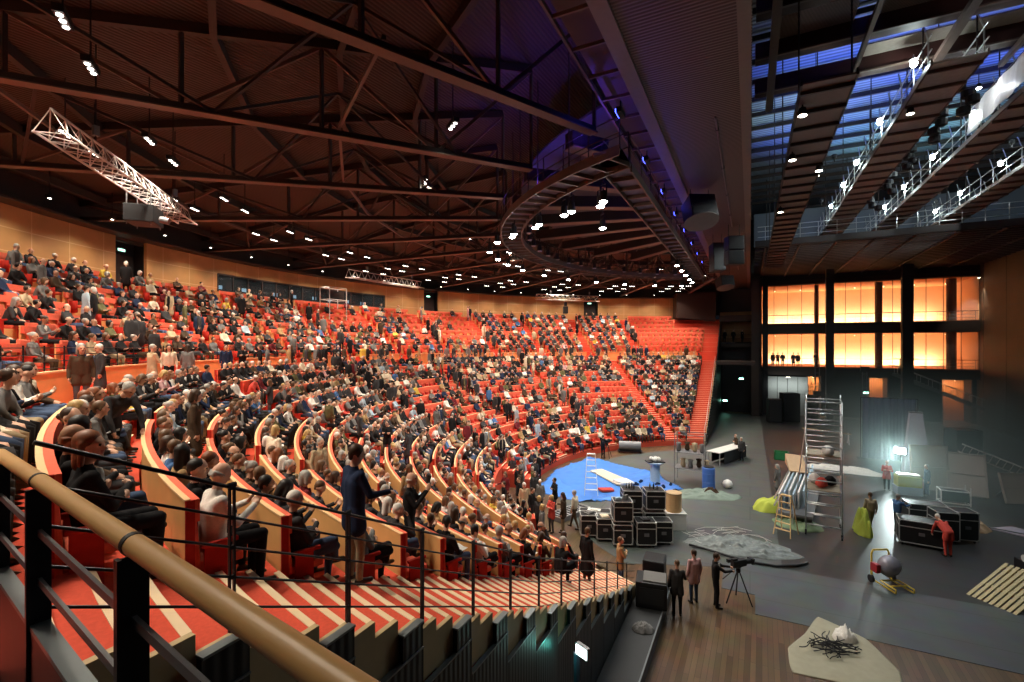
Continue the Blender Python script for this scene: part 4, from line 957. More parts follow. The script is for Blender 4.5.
def seat_slots():
    out = []
    for i in range(NROW):
        r = RR[i] - 0.36
        for b, (a0, a1) in enumerate(row_blocks(RR[i], AISLES, -5.0)):
            n = int((a1 - a0) * RR[i] / SEAT_W + 0.15)
            if n < 1 or (i < 2 and b in (1, 2)): continue
            st = (a1 - a0) / n
            for q in range(n): out.append(('L', i, b, q, n, r, a0 + (q + 0.5) * st, ZT[i]))
    for x, (rx, zx) in enumerate(XROWS):
        a0, a1 = near(-5.0)(rx), AISLES[0] - AW / rx; n = int((a1 - a0) * rx / SEAT_W + 0.15); st = (a1 - a0) / n
        for q in range(n): out.append(('L', NROW + x, 0, q, n, rx - 0.36, a0 + (q + 0.5) * st, zx))
    for j in range(NUP):
        r = RU[j] - 0.36
        for b, (a0, a1) in enumerate(row_blocks(RU[j], UAISLES, -5.2)):
            n = int((a1 - a0 - 0.06) * RU[j] / SEAT_W + 0.15)
            if n < 1: continue
            st = (a1 - a0) / n
            for q in range(n):
                if j >= 5 and a0 + (q + 0.5) * st > R_(161): continue
                out.append(('U', j, b, q, n, r, a0 + (q + 0.5) * st, ZU[j]))
    return out
SLOTS = seat_slots()
BLK = ['near flank', 'second', 'third', 'middle', 'fifth', 'sixth', 'far flank']
def sdist(s):
    p = PT(s[5], s[6], s[7] + 0.8); a, b, Y = view(p)
    if not in_view(p): return 1e9
    return math.sqrt(p[0] ** 2 + p[1] ** 2 + (p[2] - EYE) ** 2)
rank = sorted(SLOTS, key=sdist)
IND_SEATS = set(id(s) for s in rank[:298])
seat0 = make_seat(); first = True
for s in SLOTS:
    if id(s) not in IND_SEATS: continue
    tier, i, b, q, n, r, a, z = s
    o = seat0 if first else dup(seat0, (0, 0, 0)); first = False
    o.location = PT(r, a, z); o.rotation_euler = (0, 0, -a)
    o['label'] = 'red theatre seat, %s from the rail in the %s row up, %s block' % (ordinal(q), ordinal(i), BLK[b])
    if tier == 'U': o['label'] = 'red upper-tier seat, %s along the %s upper row, %s wedge' % (ordinal(q), ordinal(i), ordinal(b))
    o['group'] = 'red seats of the lower tier' if tier == 'L' else 'red seats of the upper tier'
# every other seat of the bowl: one mass
def tile(proto_v, proto_f, mats4, items):
    """proto arrays repeated at (loc, rz): returns verts, faces, material indices"""
    V = []; 
    pv = np.array(proto_v)
    for (loc, rz) in items:
        c, s = math.cos(rz), math.sin(rz)
        V.append(np.stack([pv[:, 0] * c - pv[:, 1] * s + loc[0], pv[:, 0] * s + pv[:, 1] * c + loc[1], pv[:, 2] + loc[2]], 1))
    return np.concatenate(V)
def mesh_np(name, V, F, mi, mats, smooth=False):
    """F: (n,3) or (n,4) int array"""
    me = bpy.data.meshes.new(name); k = F.shape[1]
    me.vertices.add(len(V)); me.vertices.foreach_set('co', V.astype(np.float32).ravel())
    me.loops.add(F.size); me.loops.foreach_set('vertex_index', F.astype(np.int32).ravel())
    me.polygons.add(len(F)); me.polygons.foreach_set('loop_start', np.arange(0, F.size, k, dtype=np.int32)); me.polygons.foreach_set('loop_total', np.full(len(F), k, dtype=np.int32))
    for m in mats: me.materials.append(m)
    me.polygons.foreach_set('material_index', np.asarray(mi, dtype=np.int32))
    if smooth: me.polygons.foreach_set('use_smooth', [True] * len(F))
    me.update(calc_edges=True); me.validate()
    o = bpy.data.objects.new(name, me); COL.objects.link(o); return o
pr = MB()
pr.box((0, -0.0, 0.43), (0.47, 0.44, 0.10)); pr.box((0, -0.245, 0.76), (0.53, 0.085, 0.74), R=Matrix.Rotation(R_(7), 3, 'X')); pr.box((0.275, -0.02, 0.40), (0.05, 0.30, 0.52), mi=1)
rest = [s for s in SLOTS if id(s) not in IND_SEATS]
pl = [(x, y, z if z < 0.9 else z - 0.12) for x, y, z in pr.v]
hi = [s for s in rest if s[0] == 'L' and s[2] < 3]; lo = [s for s in rest if not (s[0] == 'L' and s[2] < 3)]
items = [(PT(s[5], s[6], s[7]), -s[6]) for s in hi + lo]
V = np.concatenate([tile(pr.v, pr.f, None, items[:len(hi)]), tile(pl, pr.f, None, items[len(hi):])]); f0 = np.array(pr.f); nv = len(pr.v)
F = np.concatenate([f0 + nv * k for k in range(len(items))]); mi = np.tile(np.array(pr.m), len(items))
ss = mesh_np('distant_seats', V, F, mi, [M_SEAT, M_SEATDK])
tag(ss, 'mass of red theatre seats filling the middle and far rows of the bowl', 'seats', kind='stuff')

# curved plywood row backs, one per block
def row_back(name, r, z, a0, a1, h, label, grp, fine, wood):
    sh = MB(); e = 0.012
    sh.arc(r - 0.075, r - 0.035, z, z + h, a0, a1, step=1.0 if fine else 2.5)
    o = sh.build(name, wood); 
    c = PT(r, (a0 + a1) / 2, z); me = o.data
    me.transform(Matrix.Translation(-Vector(c))); o.location = c
    tag(o, label, 'row back', grp)
    t = MB(); t.arc(r - 0.16, r - 0.078, z + h - 0.22, z + h + 0.005, a0, a1, step=1.0 if fine else 2.5); p = t.build('padding', M_SEAT, o); p.data.transform(Matrix.Translation(-Vector(c)))
    t = MB(); t.arc(r - 0.082, r - 0.028, z + h, z + h + 0.018, a0, a1, step=1.0 if fine else 2.5); p = t.build('top_edge', M_TRIMW, o); p.data.transform(Matrix.Translation(-Vector(c)))
    if fine:
        for a in (a0, a1):
            s = 1 if a == a0 else -1
            t = MB(); t.arc(r - 0.115, r - 0.034, z + 0.05, z + h + 0.006, a - 0.012 / r, a + 0.012 / r); p = t.build('end_cap', M_SEATDK, o); p.data.transform(Matrix.Translation(-Vector(c)))
    return o
for i in range(NROW):
    for b, (a0, a1) in enumerate(row_blocks(RR[i], AISLES, -5.0)):
        if (a1 - a0) * RR[i] < 0.5 or (i < 2 and b in (1, 2)): continue
        row_back('row_back', RR[i], ZT[i], a0, a1, BACK_H if b < 3 else BACK_LOW, 'curved plywood row back, %s row up from the stage, %s block' % (ordinal(i), BLK[b]), 'lower tier row backs', b < 3, M_BEECH)
for x, (rx, zx) in enumerate(XROWS):
    row_back('row_back', rx, zx, near(-5.0)(rx), AISLES[0] - AW / rx, BACK_H, 'curved plywood row back beside the oak handrail, %s row up from the stage' % ordinal(NROW + x), 'lower tier row backs', True, M_BEECH)
UB = ['near flank'] + [ordinal(k) for k in range(1, 12)] + ['far flank']
for j in range(NUP):
    for b, (a0, a1) in enumerate(row_blocks(RU[j], UAISLES, -5.2)):
        if (a1 - a0) * RU[j] < 0.5: continue
        if j >= 5 and b == len(UB) - 1: a1 = min(a1, R_(161))
        row_back('upper_row_back', RU[j], ZU[j], a0, a1, 1.0, 'red-edged row back, %s upper row above the walkway, %s wedge of seats' % (ordinal(j), UB[b]), 'upper tier row backs', False, M_BEECH)

# ================================================================ people
LAB = ['skin', 'top', 'trousers', 'shoes', 'eye', 'lip', 'shirt']
class Body:
    def __init__(s): s.p = []; s.head = Matrix.Identity(4)
    def seg(s, a, b, r0, r1, lab): s.p.append(('s', Vector(a), Vector(b), r0, r1, LAB.index(lab))); return s
    def ell(s, c, r, lab, R=None): s.p.append(('e', Vector(c), Vector(r), R or Matrix.Identity(3), None, LAB.index(lab))); return s
def pieces_mesh(P, name):
    bm = bmesh.new()
    for q in P:
        if q[0] == 's':
            _, a, b, r0, r1, _l = q; d = b - a; L = max(d.length, 1e-4); z = d / L
            up = Vector((0, 0, 1)) if abs(z.z) < 0.9 else Vector((1, 0, 0)); x = z.cross(up).normalized(); y = z.cross(x)
            rings = []; n = 12
            prof = [(-math.cos(t) * r0, math.sin(t) * r0) for t in (0.35, 0.75, 1.2)] + [(0, r0), (L, r1)] + [(L + math.cos(t) * r1, math.sin(t) * r1) for t in (1.2, 0.75, 0.35)]
            for h, r in prof: rings.append([bm.verts.new(a + z * h + (x * math.cos(2 * math.pi * j / n) + y * math.sin(2 * math.pi * j / n)) * r) for j in range(n)])
            for u, v in zip(rings[:-1], rings[1:]):
                for j in range(n): bm.faces.new((u[j], u[(j + 1) % n], v[(j + 1) % n], v[j]))
            bm.faces.new(rings[0][::-1]); bm.faces.new(rings[-1])
        else:
            _, c, r, R, _x, _l = q
            res = bmesh.ops.create_uvsphere(bm, u_segments=14, v_segments=10, radius=1.0)
            for v in res['verts']: v.co = c + R @ Vector((v.co.x * r.x, v.co.y * r.y, v.co.z * r.z))
    bmesh.ops.recalc_face_normals(bm, faces=bm.faces)
    me = bpy.data.meshes.new(name); bm.to_mesh(me); bm.free(); return me
def fuse(P, name, voxel, smooth=2, decim=None):
    """One continuous surface over all pieces; faces take the material of the nearest piece."""
    me = pieces_mesh(P, name + '_tmp'); ob = bpy.data.objects.new(name + '_tmp', me); COL.objects.link(ob)
    m = ob.modifiers.new('r', 'REMESH'); m.mode = 'VOXEL'; m.voxel_size = voxel
    if smooth: s = ob.modifiers.new('s', 'SMOOTH'); s.factor = 0.5; s.iterations = smooth
    if decim: d = ob.modifiers.new('d', 'DECIMATE'); d.ratio = decim
    dg = bpy.context.evaluated_depsgraph_get(); dg.update()
    out = bpy.data.meshes.new_from_object(ob.evaluated_get(dg)); out.name = name
    bpy.data.objects.remove(ob); bpy.data.meshes.remove(me)
    n = len(out.polygons); C = np.empty(n * 3); out.polygons.foreach_get('center', C); C = C.reshape(-1, 3)
    best = np.full(n, 1e9); lab = np.zeros(n, int)
    for q in P:
        if q[0] == 's':
            a, b = np.array(q[1]), np.array(q[2]); d = b - a; L2 = max(d @ d, 1e-9); t = np.clip((C - a) @ d / L2, 0, 1)
            dist = np.linalg.norm(C - a - t[:, None] * d, axis=1) - (q[3] + t * (q[4] - q[3]))
        else:
            R = np.array(q[3]); l = (C - np.array(q[1])) @ R; r = np.array(q[2]); dist = (np.linalg.norm(l / r, axis=1) - 1) * r.min()
        k = dist < best; best[k] = dist[k]; lab[k] = q[5]
    for l in LAB: out.materials.append(None)
    out.polygons.foreach_set('material_index', lab.astype(np.int32)); out.polygons.foreach_set('use_smooth', [True] * n)
    return out
def head(B, c, yaw=0.0, pitch=0.0, roll=0.0):
    M = Matrix.Translation(Vector(c)) @ Euler((pitch, roll, yaw), 'YXZ' if False else 'XYZ').to_matrix().to_4x4()
    M = Matrix.Translation(Vector(c)) @ (Matrix.Rotation(yaw, 4, 'Z') @ Matrix.Rotation(pitch, 4, 'X') @ Matrix.Rotation(roll, 4, 'Y')); B.head = M; R = M.to_3x3()
    w = lambda x, y, z: M @ Vector((x, y, z))
    B.ell(w(0, -0.008, 0.022), (0.077, 0.097, 0.102), 'skin', R); B.ell(w(0, 0.028, -0.055), (0.056, 0.062, 0.066), 'skin', R)
    B.seg(w(0, 0.088, 0.012), w(0, 0.112, -0.022), 0.010, 0.015, 'skin'); B.seg(w(0, .075, -.098), w(0, .08, -.1), .02, .018, 'skin')
    for s in (-1, 1):
        B.ell(w(s * 0.080, -0.005, -0.008), (0.014, 0.024, 0.034), 'skin', R); B.ell(w(s * 0.033, 0.080, 0.014), (0.014, 0.012, 0.010), 'eye', R)
        B.seg(w(s * 0.018, 0.090, 0.034), w(s * 0.052, 0.078, 0.034), 0.007, 0.006, 'skin')
    B.seg(w(-0.022, 0.087, -0.055), w(0.022, 0.087, -0.055), 0.009, 0.009, 'lip')
    return B
def hand(B, wrist, d, palm_n, curl=0.5, s=1.0):
    """palm, four bent fingers of different length and a thumb from the palm's side; d points along the hand, palm_n out of the palm"""
    w = Vector(wrist); d = Vector(d).normalized(); n = (Vector(palm_n) - d * Vector(palm_n).dot(d)).normalized(); x = d.cross(n)
    B.seg(w, w + d * 0.05 + x * 0.018, 0.026, 0.022, 'skin'); B.seg(w, w + d * 0.05 - x * 0.018, 0.026, 0.022, 'skin')
    for k, (o, L) in enumerate(((-0.033, 0.062), (-0.011, 0.078), (0.011, 0.074), (0.032, 0.058))):
        a = w + d * 0.075 + x * o * s; b = a + (d * math.cos(curl) + n * math.sin(curl)) * L * 0.5; c = b + (d * math.cos(curl * 2) + n * math.sin(curl * 2)) * L * 0.5
        B.seg(a, b, 0.0105, 0.0095, 'skin'); B.seg(b, c, 0.0095, 0.008, 'skin')
    t0 = w + d * 0.025 - x * 0.03 * s; t1 = t0 - x * 0.028 * s + d * 0.03 + n * 0.012; B.seg(t0, t1, 0.014, 0.011, 'skin'); B.seg(t1, t1 + d * 0.03 + n * 0.012, 0.011, 0.009, 'skin')
    return B
def torso(B, hip, chest, neck, sh, w=1.0, coat=None):
    hip, chest, neck = Vector(hip), Vector(chest), Vector(neck)
    for s in (-1, 1):
        B.seg(hip + Vector((s * 0.075 * w, 0, 0)), chest + Vector((s * 0.075 * w, 0, 0)), 0.105 * w, 0.115 * w, 'top')
        B.seg(chest + Vector((s * 0.06, 0, 0.02)), Vector(sh[s]), 0.10, 0.066, 'top')
    B.seg(hip, chest, 0.12 * w, 0.125 * w, 'top')
    B.seg(chest + Vector((0, 0, 0.06)), neck, 0.085, 0.055, 'top')
    B.seg(neck, neck + (neck - chest).normalized() * 0.10 + Vector((0, 0.015, 0)), 0.052, 0.05, 'skin')
    B.ell(chest + Vector((0, 0.105, 0.06)), (0.045, 0.03, 0.11), 'shirt')
    return B
def arm(B, sh, el, wr, sleeve='top'):
    B.seg(sh, el, 0.060, 0.046, 'top'); B.seg(el, wr, 0.045, 0.036, sleeve); return B
def foot(B, ank, toe): 
    B.seg(ank, Vector(ank) + Vector((0, 0, -0.035)), 0.042, 0.042, 'shoes'); B.seg(Vector(ank) + Vector((0, -0.02, -0.04)), toe, 0.042, 0.034, 'shoes'); return B
def seated(lean=0.0, yaw=0.0, pitch=0.1, arms='lap', legs='flat', w=1.0):
    B = Body(); hip = Vector((0, -0.02, 0.565)); L = lambda y, z: Vector((0, y + lean * (z - 0.56), z - 0.18 * abs(lean) * (z - .56)))
    chest, neck = L(-0.07, 0.93), L(-0.06, 1.12)
    sh = {-1: L(-0.06, 1.05) + Vector((-0.17 * w, 0, 0)), 1: L(-0.06, 1.05) + Vector((0.17 * w, 0, 0))}
    torso(B, hip + Vector((0, -0.01, 0.06)), chest, neck, sh, w)
    for s in (-1, 1):
        B.seg((s * 0.085, -0.02, 0.57), (s * 0.11, 0.42, 0.57), 0.092, 0.066, 'trousers')
    if legs == 'flat':
        for s in (-1, 1):
            B.seg((s * 0.11, 0.42, 0.57), (s * 0.11, 0.40, 0.12), 0.062, 0.045, 'trousers'); foot(B, (s * 0.11, 0.40, 0.075), (s * 0.13, 0.54, 0.035))
    else:
        B.seg((-0.11, 0.42, 0.57), (-0.10, 0.40, 0.12), 0.062, 0.045, 'trousers'); foot(B, (-0.10, 0.40, 0.075), (-0.11, 0.54, 0.035))
        B.seg((0.10, 0.40, 0.66), (-0.09, 0.50, 0.36), 0.060, 0.045, 'trousers'); B.seg((0.085, 0.1, 0.62), (0.10, 0.40, 0.66), 0.085, 0.066, 'trousers')
        B.seg((-0.10, 0.51, 0.33), (-0.10, 0.515, 0.30), 0.042, 0.042, 'shoes'); B.seg((-0.10, 0.50, 0.29), (-0.13, 0.63, 0.27), 0.042, 0.034, 'shoes')
    for s in (-1, 1):
        if arms == 'lap':
            e = sh[s] + Vector((s * 0.07, 0.10, -0.28)); wr = Vector((s * 0.085, 0.27, 0.675)); arm(B, sh[s], e, wr); hand(B, wr, (-s * 0.5, 0.7, -0.05), (0, 0, -1), 0.3, s)
        elif arms == 'cross':
            e = sh[s] + Vector((s * 0.08, 0.12, -0.26)); wr = L(0.12, 0.86) + Vector((-s * 0.06, 0.10 + 0.03 * s, 0.02 * s)); arm(B, sh[s], e, wr); hand(B, wr, (-s * 1, 0.1, 0.1), (0, -1, 0), 0.3, s)
        elif arms == 'read':
            e = sh[s] + Vector((s * 0.07, 0.12, -0.25)); wr = L(0.30, 0.90) + Vector((s * 0.10, 0, 0)); arm(B, sh[s], e, wr); hand(B, wr, (-s * 0.3, 0.6, 0.5), (0, 0.3, 1), 0.7, s)
        elif arms == 'face':
            if s == 1:
                e = sh[s] + Vector((s * 0.05, 0.24, -0.20)); wr = neck + Vector((0.05, 0.20, 0.03)); arm(B, sh[s], e, wr); hand(B, wr, (-0.2, -0.25, 1), (0, -1, 0), 0.8, s)
            else:
                e = sh[s] + Vector((s * 0.07, 0.10, -0.28)); wr = Vector((s * 0.085, 0.27, 0.675)); arm(B, sh[s], e, wr); hand(B, wr, (-s * 0.5, 0.7, -0.05), (0, 0, -1), 0.3, s)
    head(B, neck + Vector((0, 0.035 + lean * 0.05, 0.165)), yaw, -pitch)
    return B
def standing(yaw=0.0, pitch=0.1, arms='down', legs='stand', coat=0, w=1.0, bend=0.0):
    """bend: forward lean of the trunk from the hips, in radians"""
    B = Body(); hz = 0.93; c, s_ = math.cos(bend), math.sin(bend)
    T = lambda x, y, z: Vector((x, y * c + (z - hz) * s_, hz + (z - hz) * c - y * s_))
    chest, neck = T(0, 0.0, 1.29), T(0, 0.0, 1.475)
    sh = {-1: T(-0.175 * w, -0.005, 1.41), 1: T(0.175 * w, -0.005, 1.41)}
    torso(B, (0, 0, 0.99), chest, neck, sh, w)
    ft = {-1: (-0.10, 0.0), 1: (0.10, 0.02)} if legs == 'stand' else {-1: (-0.09, -0.24), 1: (0.09, 0.27)}
    for s in (-1, 1):
        x, y = ft[s]; knee = Vector((x, y * 0.5 + 0.03, 0.49)); ank = Vector((x, y, 0.085))
        if coat == 2: 
            B.seg((s * 0.06, 0, 0.92), (s * 0.085, 0.0, 0.52), 0.125, 0.15, 'top'); B.seg((s * 0.085, y * .4, 0.5), ank, 0.055, 0.04, 'trousers')
        else:
            B.seg((s * 0.085, 0, 0.90), knee, 0.092, 0.064, 'trousers'); B.seg(knee, ank, 0.060, 0.044, 'trousers')
            if coat == 1: B.seg((s * 0.075, -0.01, 0.95), (s * 0.095, 0.0, 0.74), 0.112, 0.118, 'top')
        foot(B, ank, (x * 1.2, y + 0.15, 0.036))
        S = sh[s]
        if arms == 'down' or (arms == 'rail' and s == -1) or (arms == 'carry' and s == -1):
            e = S + Vector((s * 0.07, -0.02, -0.29)); wr = e + Vector((s * 0.0, 0.08, -0.24)); arm(B, S, e, wr); hand(B, wr, (0, 0.15, -1), (-s, 0, 0), 0.35, s)
        elif arms in ('rail', 'carry'):
            e = S + Vector((s * 0.08, 0.10, -0.26)); wr = e + Vector((0, 0.25, 0.0)); arm(B, S, e, wr); hand(B, wr, (0, 1, -0.2), (0, 0, -1), 0.7, s)
        elif arms == 'fold':
            e = S + Vector((s * 0.07, 0.10, -0.26)); wr = T(-s * 0.05, 0.23 + 0.03 * s, 1.22); arm(B, S, e, wr); hand(B, wr, (-s, 0.1, 0.1), (0, -1, 0), 0.3, s)
        elif arms == 'reach':
            e = S + Vector((s * 0.04, 0.24, -0.14)); wr = e + Vector((-s * 0.06, 0.22, 0.02)); arm(B, S, e, wr); hand(B, wr, (-s * 0.2, 1, 0), (-s, 0, -0.3), 0.8, s)
        elif arms == 'clap':
            e = S + Vector((s * 0.05, 0.15, -0.22)); wr = T(s * 0.05, 0.33, 1.42); arm(B, S, e, wr); hand(B, wr, (-s * 0.15, 0.3, 1), (-s, 0, 0), 0.15, s)
        elif arms == 'ground':
            e = S + Vector((s * 0.05, 0.10, -0.28)); wr = e + Vector((-s * 0.02, 0.10, -0.22)); arm(B, S, e, wr); hand(B, wr, (0, 0.3, -1), (-s, 0, 0), 0.5, s)
    head(B, neck + (neck - chest).normalized() * 0.155 + Vector((0, 0.04, 0.01)), yaw, -pitch - bend * 0.6)
    return B
POSES = {
 'sit_lap': seated(), 'sit_turn': seated(0.05, 0.75, 0.05), 'sit_turn2': seated(0.0, -0.7, 0.0, 'cross'), 'sit_cross': seated(-0.05, 0.2, 0.05, 'cross', 'over'),
 'sit_read': seated(0.12, 0, 0.55, 'read'), 'sit_face': seated(0.25, -0.2, 0.15, 'face', 'over'), 'sit_lean': seated(0.38, 0.3, 0.1, 'lap'),
 'stand': standing(0.2, 0.1, 'down', 'stand', 1), 'stand_fold': standing(-0.4, 0.05, 'fold', 'stand', 1), 'stand_coat': standing(0.3, 0.2, 'down', 'stand', 2),
 'walk': standing(0, 0.2, 'down', 'walk', 0), 'rail': standing(0.1, 0.3, 'rail', 'stand', 1), 'bend': standing(0.2, 0.1, 'ground', 'stand', 1, 1.05, 0.85), 'reach': standing(0, 0.15, 'reach', 'stand', 0), 'clap': standing(0.1, 0.0, 'clap', 'stand', 0)}
BODY = {k: fuse(b.p, 'body_' + k, 0.0155) for k, b in POSES.items()}
HAIRP = {
 'short': [('e', (0, -0.030, 0.046), (0.085, 0.100, 0.090))] + [('s', (s * .078, -.01, .03), (s * .08, -.03, -.03), .018, .014) for s in (-1, 1)] + [('s', (0, -.09, .0), (0, -.075, -.06), .04, .03)],
 'crop': [('e', (0, -0.026, 0.042), (0.081, 0.096, 0.088)), ('s', (0, -.085, .0), (0, -.075, -.05), .035, .025)],
 'bald': [('s', (s * .074, .0, .0), (s * .055, -.075, .0), .022, .028) for s in (-1, 1)] + [('s', (-.055, -.075, .0), (.055, -.075, .0), .028, .028), ('s', (-.04, -.08, -.03), (.04, -.08, -.03), .025, .025)],
 'bob': [('e', (0, -0.030, 0.050), (0.092, 0.106, 0.095)), ('s', (0, -.075, .0), (0, -.075, -.10), .065, .055)] + [('s', (s * .078, -.02, .03), (s * .08, -.01, -.09), .034, .028) for s in (-1, 1)],
 'long': [('e', (0, -0.030, 0.050), (0.092, 0.106, 0.095)), ('s', (0, -.072, .0), (0, -.085, -.16), .066, .055)] + [('s', (s * .076, -.02, .03), (s * .082, -.03, -.14), .032, .026) for s in (-1, 1)],
 'bun': [('e', (0, -0.030, 0.046), (0.085, 0.100, 0.090)), ('e', (0, -.125, .05), (.05, .045, .05)), ('s', (0, -.08, .0), (0, -.07, -.05), .04, .03)]}
def hp(P): return [('s', Vector(q[1]), Vector(q[2]), q[3], q[4], 0) if q[0] == 's' else ('e', Vector(q[1]), Vector(q[2]), Matrix.Identity(3), None, 0) for q in P]
HAIR = {}
for k, P in HAIRP.items():
    me = fuse(hp(P), 'hair_' + k, 0.014); me.materials.clear(); me.materials.append(None); me.polygons.foreach_set('material_index', [0] * len(me.polygons)); HAIR[k] = me
# palettes
def cloth(n, c, sc=40): return mat('cloth_' + n, c, 0.85, noise=0.22, scale=sc, spec=0.1)
TOPS = {'black': (0.016, 0.015, 0.016), 'charcoal': (0.045, 0.043, 0.045), 'dark brown': (0.065, 0.040, 0.025), 'navy': (0.020, 0.030, 0.065), 'grey': (0.16, 0.155, 0.15), 'olive': (0.12, 0.11, 0.05), 'beige': (0.46, 0.35, 0.22),
        'cream': (0.68, 0.58, 0.44), 'white': (0.76, 0.72, 0.66), 'burgundy': (0.15, 0.02, 0.025), 'blue': (0.07, 0.15, 0.32), 'tan': (0.36, 0.23, 0.11), 'pink': (0.60, 0.34, 0.34), 'coral red': (0.60, 0.08, 0.06), 'yellow': (0.62, 0.42, 0.07), 'pale blue': (0.36, 0.45, 0.52)}
TOPW = [30, 24, 12, 8, 11, 5, 6, 5, 6, 3, 2, 4, 1, 1, 1, 2]
HAIRC = {'black': (0.012, 0.009, 0.008), 'dark brown': (0.045, 0.022, 0.012), 'brown': (0.12, 0.062, 0.03), 'auburn': (0.20, 0.065, 0.025), 'blond': (0.46, 0.30, 0.12), 'grey': (0.34, 0.32, 0.29), 'white': (0.70, 0.66, 0.60)}
HAIRW = [10, 22, 22, 5, 10, 18, 10]
MT = {k: cloth(k.replace(' ', '_'), v) for k, v in TOPS.items()}
MH = {k: mat('hair_' + k.replace(' ', '_'), v, 0.5, noise=0.35, scale=60) for k, v in HAIRC.items()}
MSKIN = [mat('skin_%s' % n, c, 0.55, noise=0.06) for n, c in (('light', (0.62, 0.36, 0.25)), ('warm', (0.52, 0.28, 0.18)), ('tanned', (0.38, 0.19, 0.11)))]
MTR = [cloth(n, c) for n, c in (('trousers_black', (0.014, 0.014, 0.016)), ('trousers_grey', (0.07, 0.07, 0.075)), ('trousers_denim', (0.06, 0.09, 0.16)), ('trousers_brown', (0.08, 0.05, 0.03)), ('trousers_khaki', (0.30, 0.23, 0.14)))]
M_SHOE = mat('shoe_leather', (0.02, 0.014, 0.01), 0.35); M_EYE = mat('eye_dark', (0.03, 0.02, 0.015), 0.2); M_LIP = mat('lip', (0.42, 0.14, 0.11), 0.5); M_SHIRT = cloth('shirt_white', (0.74, 0.72, 0.68))
def person(pose, loc, rz, hair, hairc, top, tr, label, group=None, skin=0, scale=1.0, shirt=None):
    o = bpy.data.objects.new('person', BODY[pose]); COL.objects.link(o); o.location = loc; o.rotation_euler = (0, 0, rz); o.scale = (scale,) * 3
    ms = [MSKIN[skin], MT[top], MTR[tr], M_SHOE, M_EYE, M_LIP, MT[shirt] if shirt else MT[top]]
    for sl, m in zip(o.material_slots, ms): sl.link = 'OBJECT'; sl.material = m
    tag(o, label, 'person', group)
    h = bpy.data.objects.new('hair', HAIR[hair]); COL.objects.link(h); h.parent = o; h.matrix_local = POSES[pose].head
    h.material_slots[0].link = 'OBJECT'; h.material_slots[0].material = MH[hairc]
    return o
def wpick(d, w): return rnd.choices(list(d), w)[0]
SITS = ['sit_lap', 'sit_turn', 'sit_turn2', 'sit_cross', 'sit_read', 'sit_face', 'sit_lean']; SITW = [5, 3, 3, 4, 3, 2, 2]
def style():
    male = rnd.random() < 0.5; hc = wpick(HAIRC, HAIRW)
    if male: hs = rnd.choices(['short', 'crop', 'bald'], [5, 4, 3 if hc in ('grey', 'white') else 1])[0]
    else: hs = rnd.choices(['bob', 'long', 'bun', 'short'], [5, 4, 2, 2])[0]
    return hs, hc, wpick(TOPS, TOPW), rnd.choices(range(5), [6, 3, 3, 1, 1])[0]
def occupied(s):
    tier, i, b, q, n, r, a, z = s; d = math.degrees(a); u = rnd.random()
    if tier == 'L':
        if d < 52: pr_ = 0.93 if i > 1 else 0.8
        elif d < 76.5: pr_ = 0.90 if i > 4 else 0.75
        elif d < 99: pr_ = 0.80 if i > 10 else (0.42 if i > 3 else 0.62)
        elif d < 121.5: pr_ = 0.88 if i > 9 else (0.34 if i > 4 else 0.66)
        elif d < 144: pr_ = 0.85 if i > 10 else (0.30 if 5 < i < 10 and q < n * 0.7 else 0.66)
        else: pr_ = 0.92 if i > 2 else 0.7
        if 121.5 < d < 144 and 4 < i < 9 and (q > n * 0.6): pr_ = 0.12
    else:
        if d < 86: pr_ = 0.88
        elif d < 97: pr_ = 0.92 if i < 4 else 0.12
        elif d < 108: pr_ = 0.55
        elif d < 119: pr_ = 0.9 if i < 2 else 0.06
        elif d < 151.8: pr_ = 0.90
        else: pr_ = 0.0
    return u < pr_
random.seed(3)
taken = [s for s in SLOTS if occupied(s)]
order = sorted(taken, key=sdist)
HERO_N = 232                                   # seated people built one by one; the standing ones bring the total near 300
ind = order[:HERO_N]; mass = [s for s in order[HERO_N:]]
HN = {'short': 'short', 'crop': 'cropped', 'bald': 'balding', 'bob': 'bobbed', 'long': 'long', 'bun': 'tied-up'}
for s in ind:
    tier, i, b, q, n, r, a, z = s; hs, hc, tp, tr = style()
    uplab = tier == 'U'
    if tier == 'L' and b == 0 and i == NROW - 1 and q == 0: hs, hc, tp, tr = 'long', 'auburn', 'black', 0
    pose = rnd.choices(SITS, SITW)[0]
    if hs == 'long' and pose == 'sit_read': pose = 'sit_lap'
    lab = 'seated person, %s %s hair, %s top, %s from rail, %s row, %s block' % (HN[hs], hc, tp, ordinal(q), ordinal(i), BLK[min(b, 6)].replace(' flank', ''))
    if uplab: lab = 'seated person, %s %s hair, %s top, %s along, %s upper row, %s wedge' % (HN[hs], hc, tp, ordinal(q), ordinal(i), ordinal(b))
    rr_ = r + rnd.uniform(-0.03, 0.02)
    person(pose, PT(rr_, a, z - 0.035), -a + rnd.uniform(-0.12, 0.12), hs, hc, tp, tr, lab, 'seated audience near the stairs', rnd.choices((0, 1, 2), (6, 4, 1))[0], rnd.uniform(0.95, 1.04), rnd.choice([None, None, 'white', 'cream']))
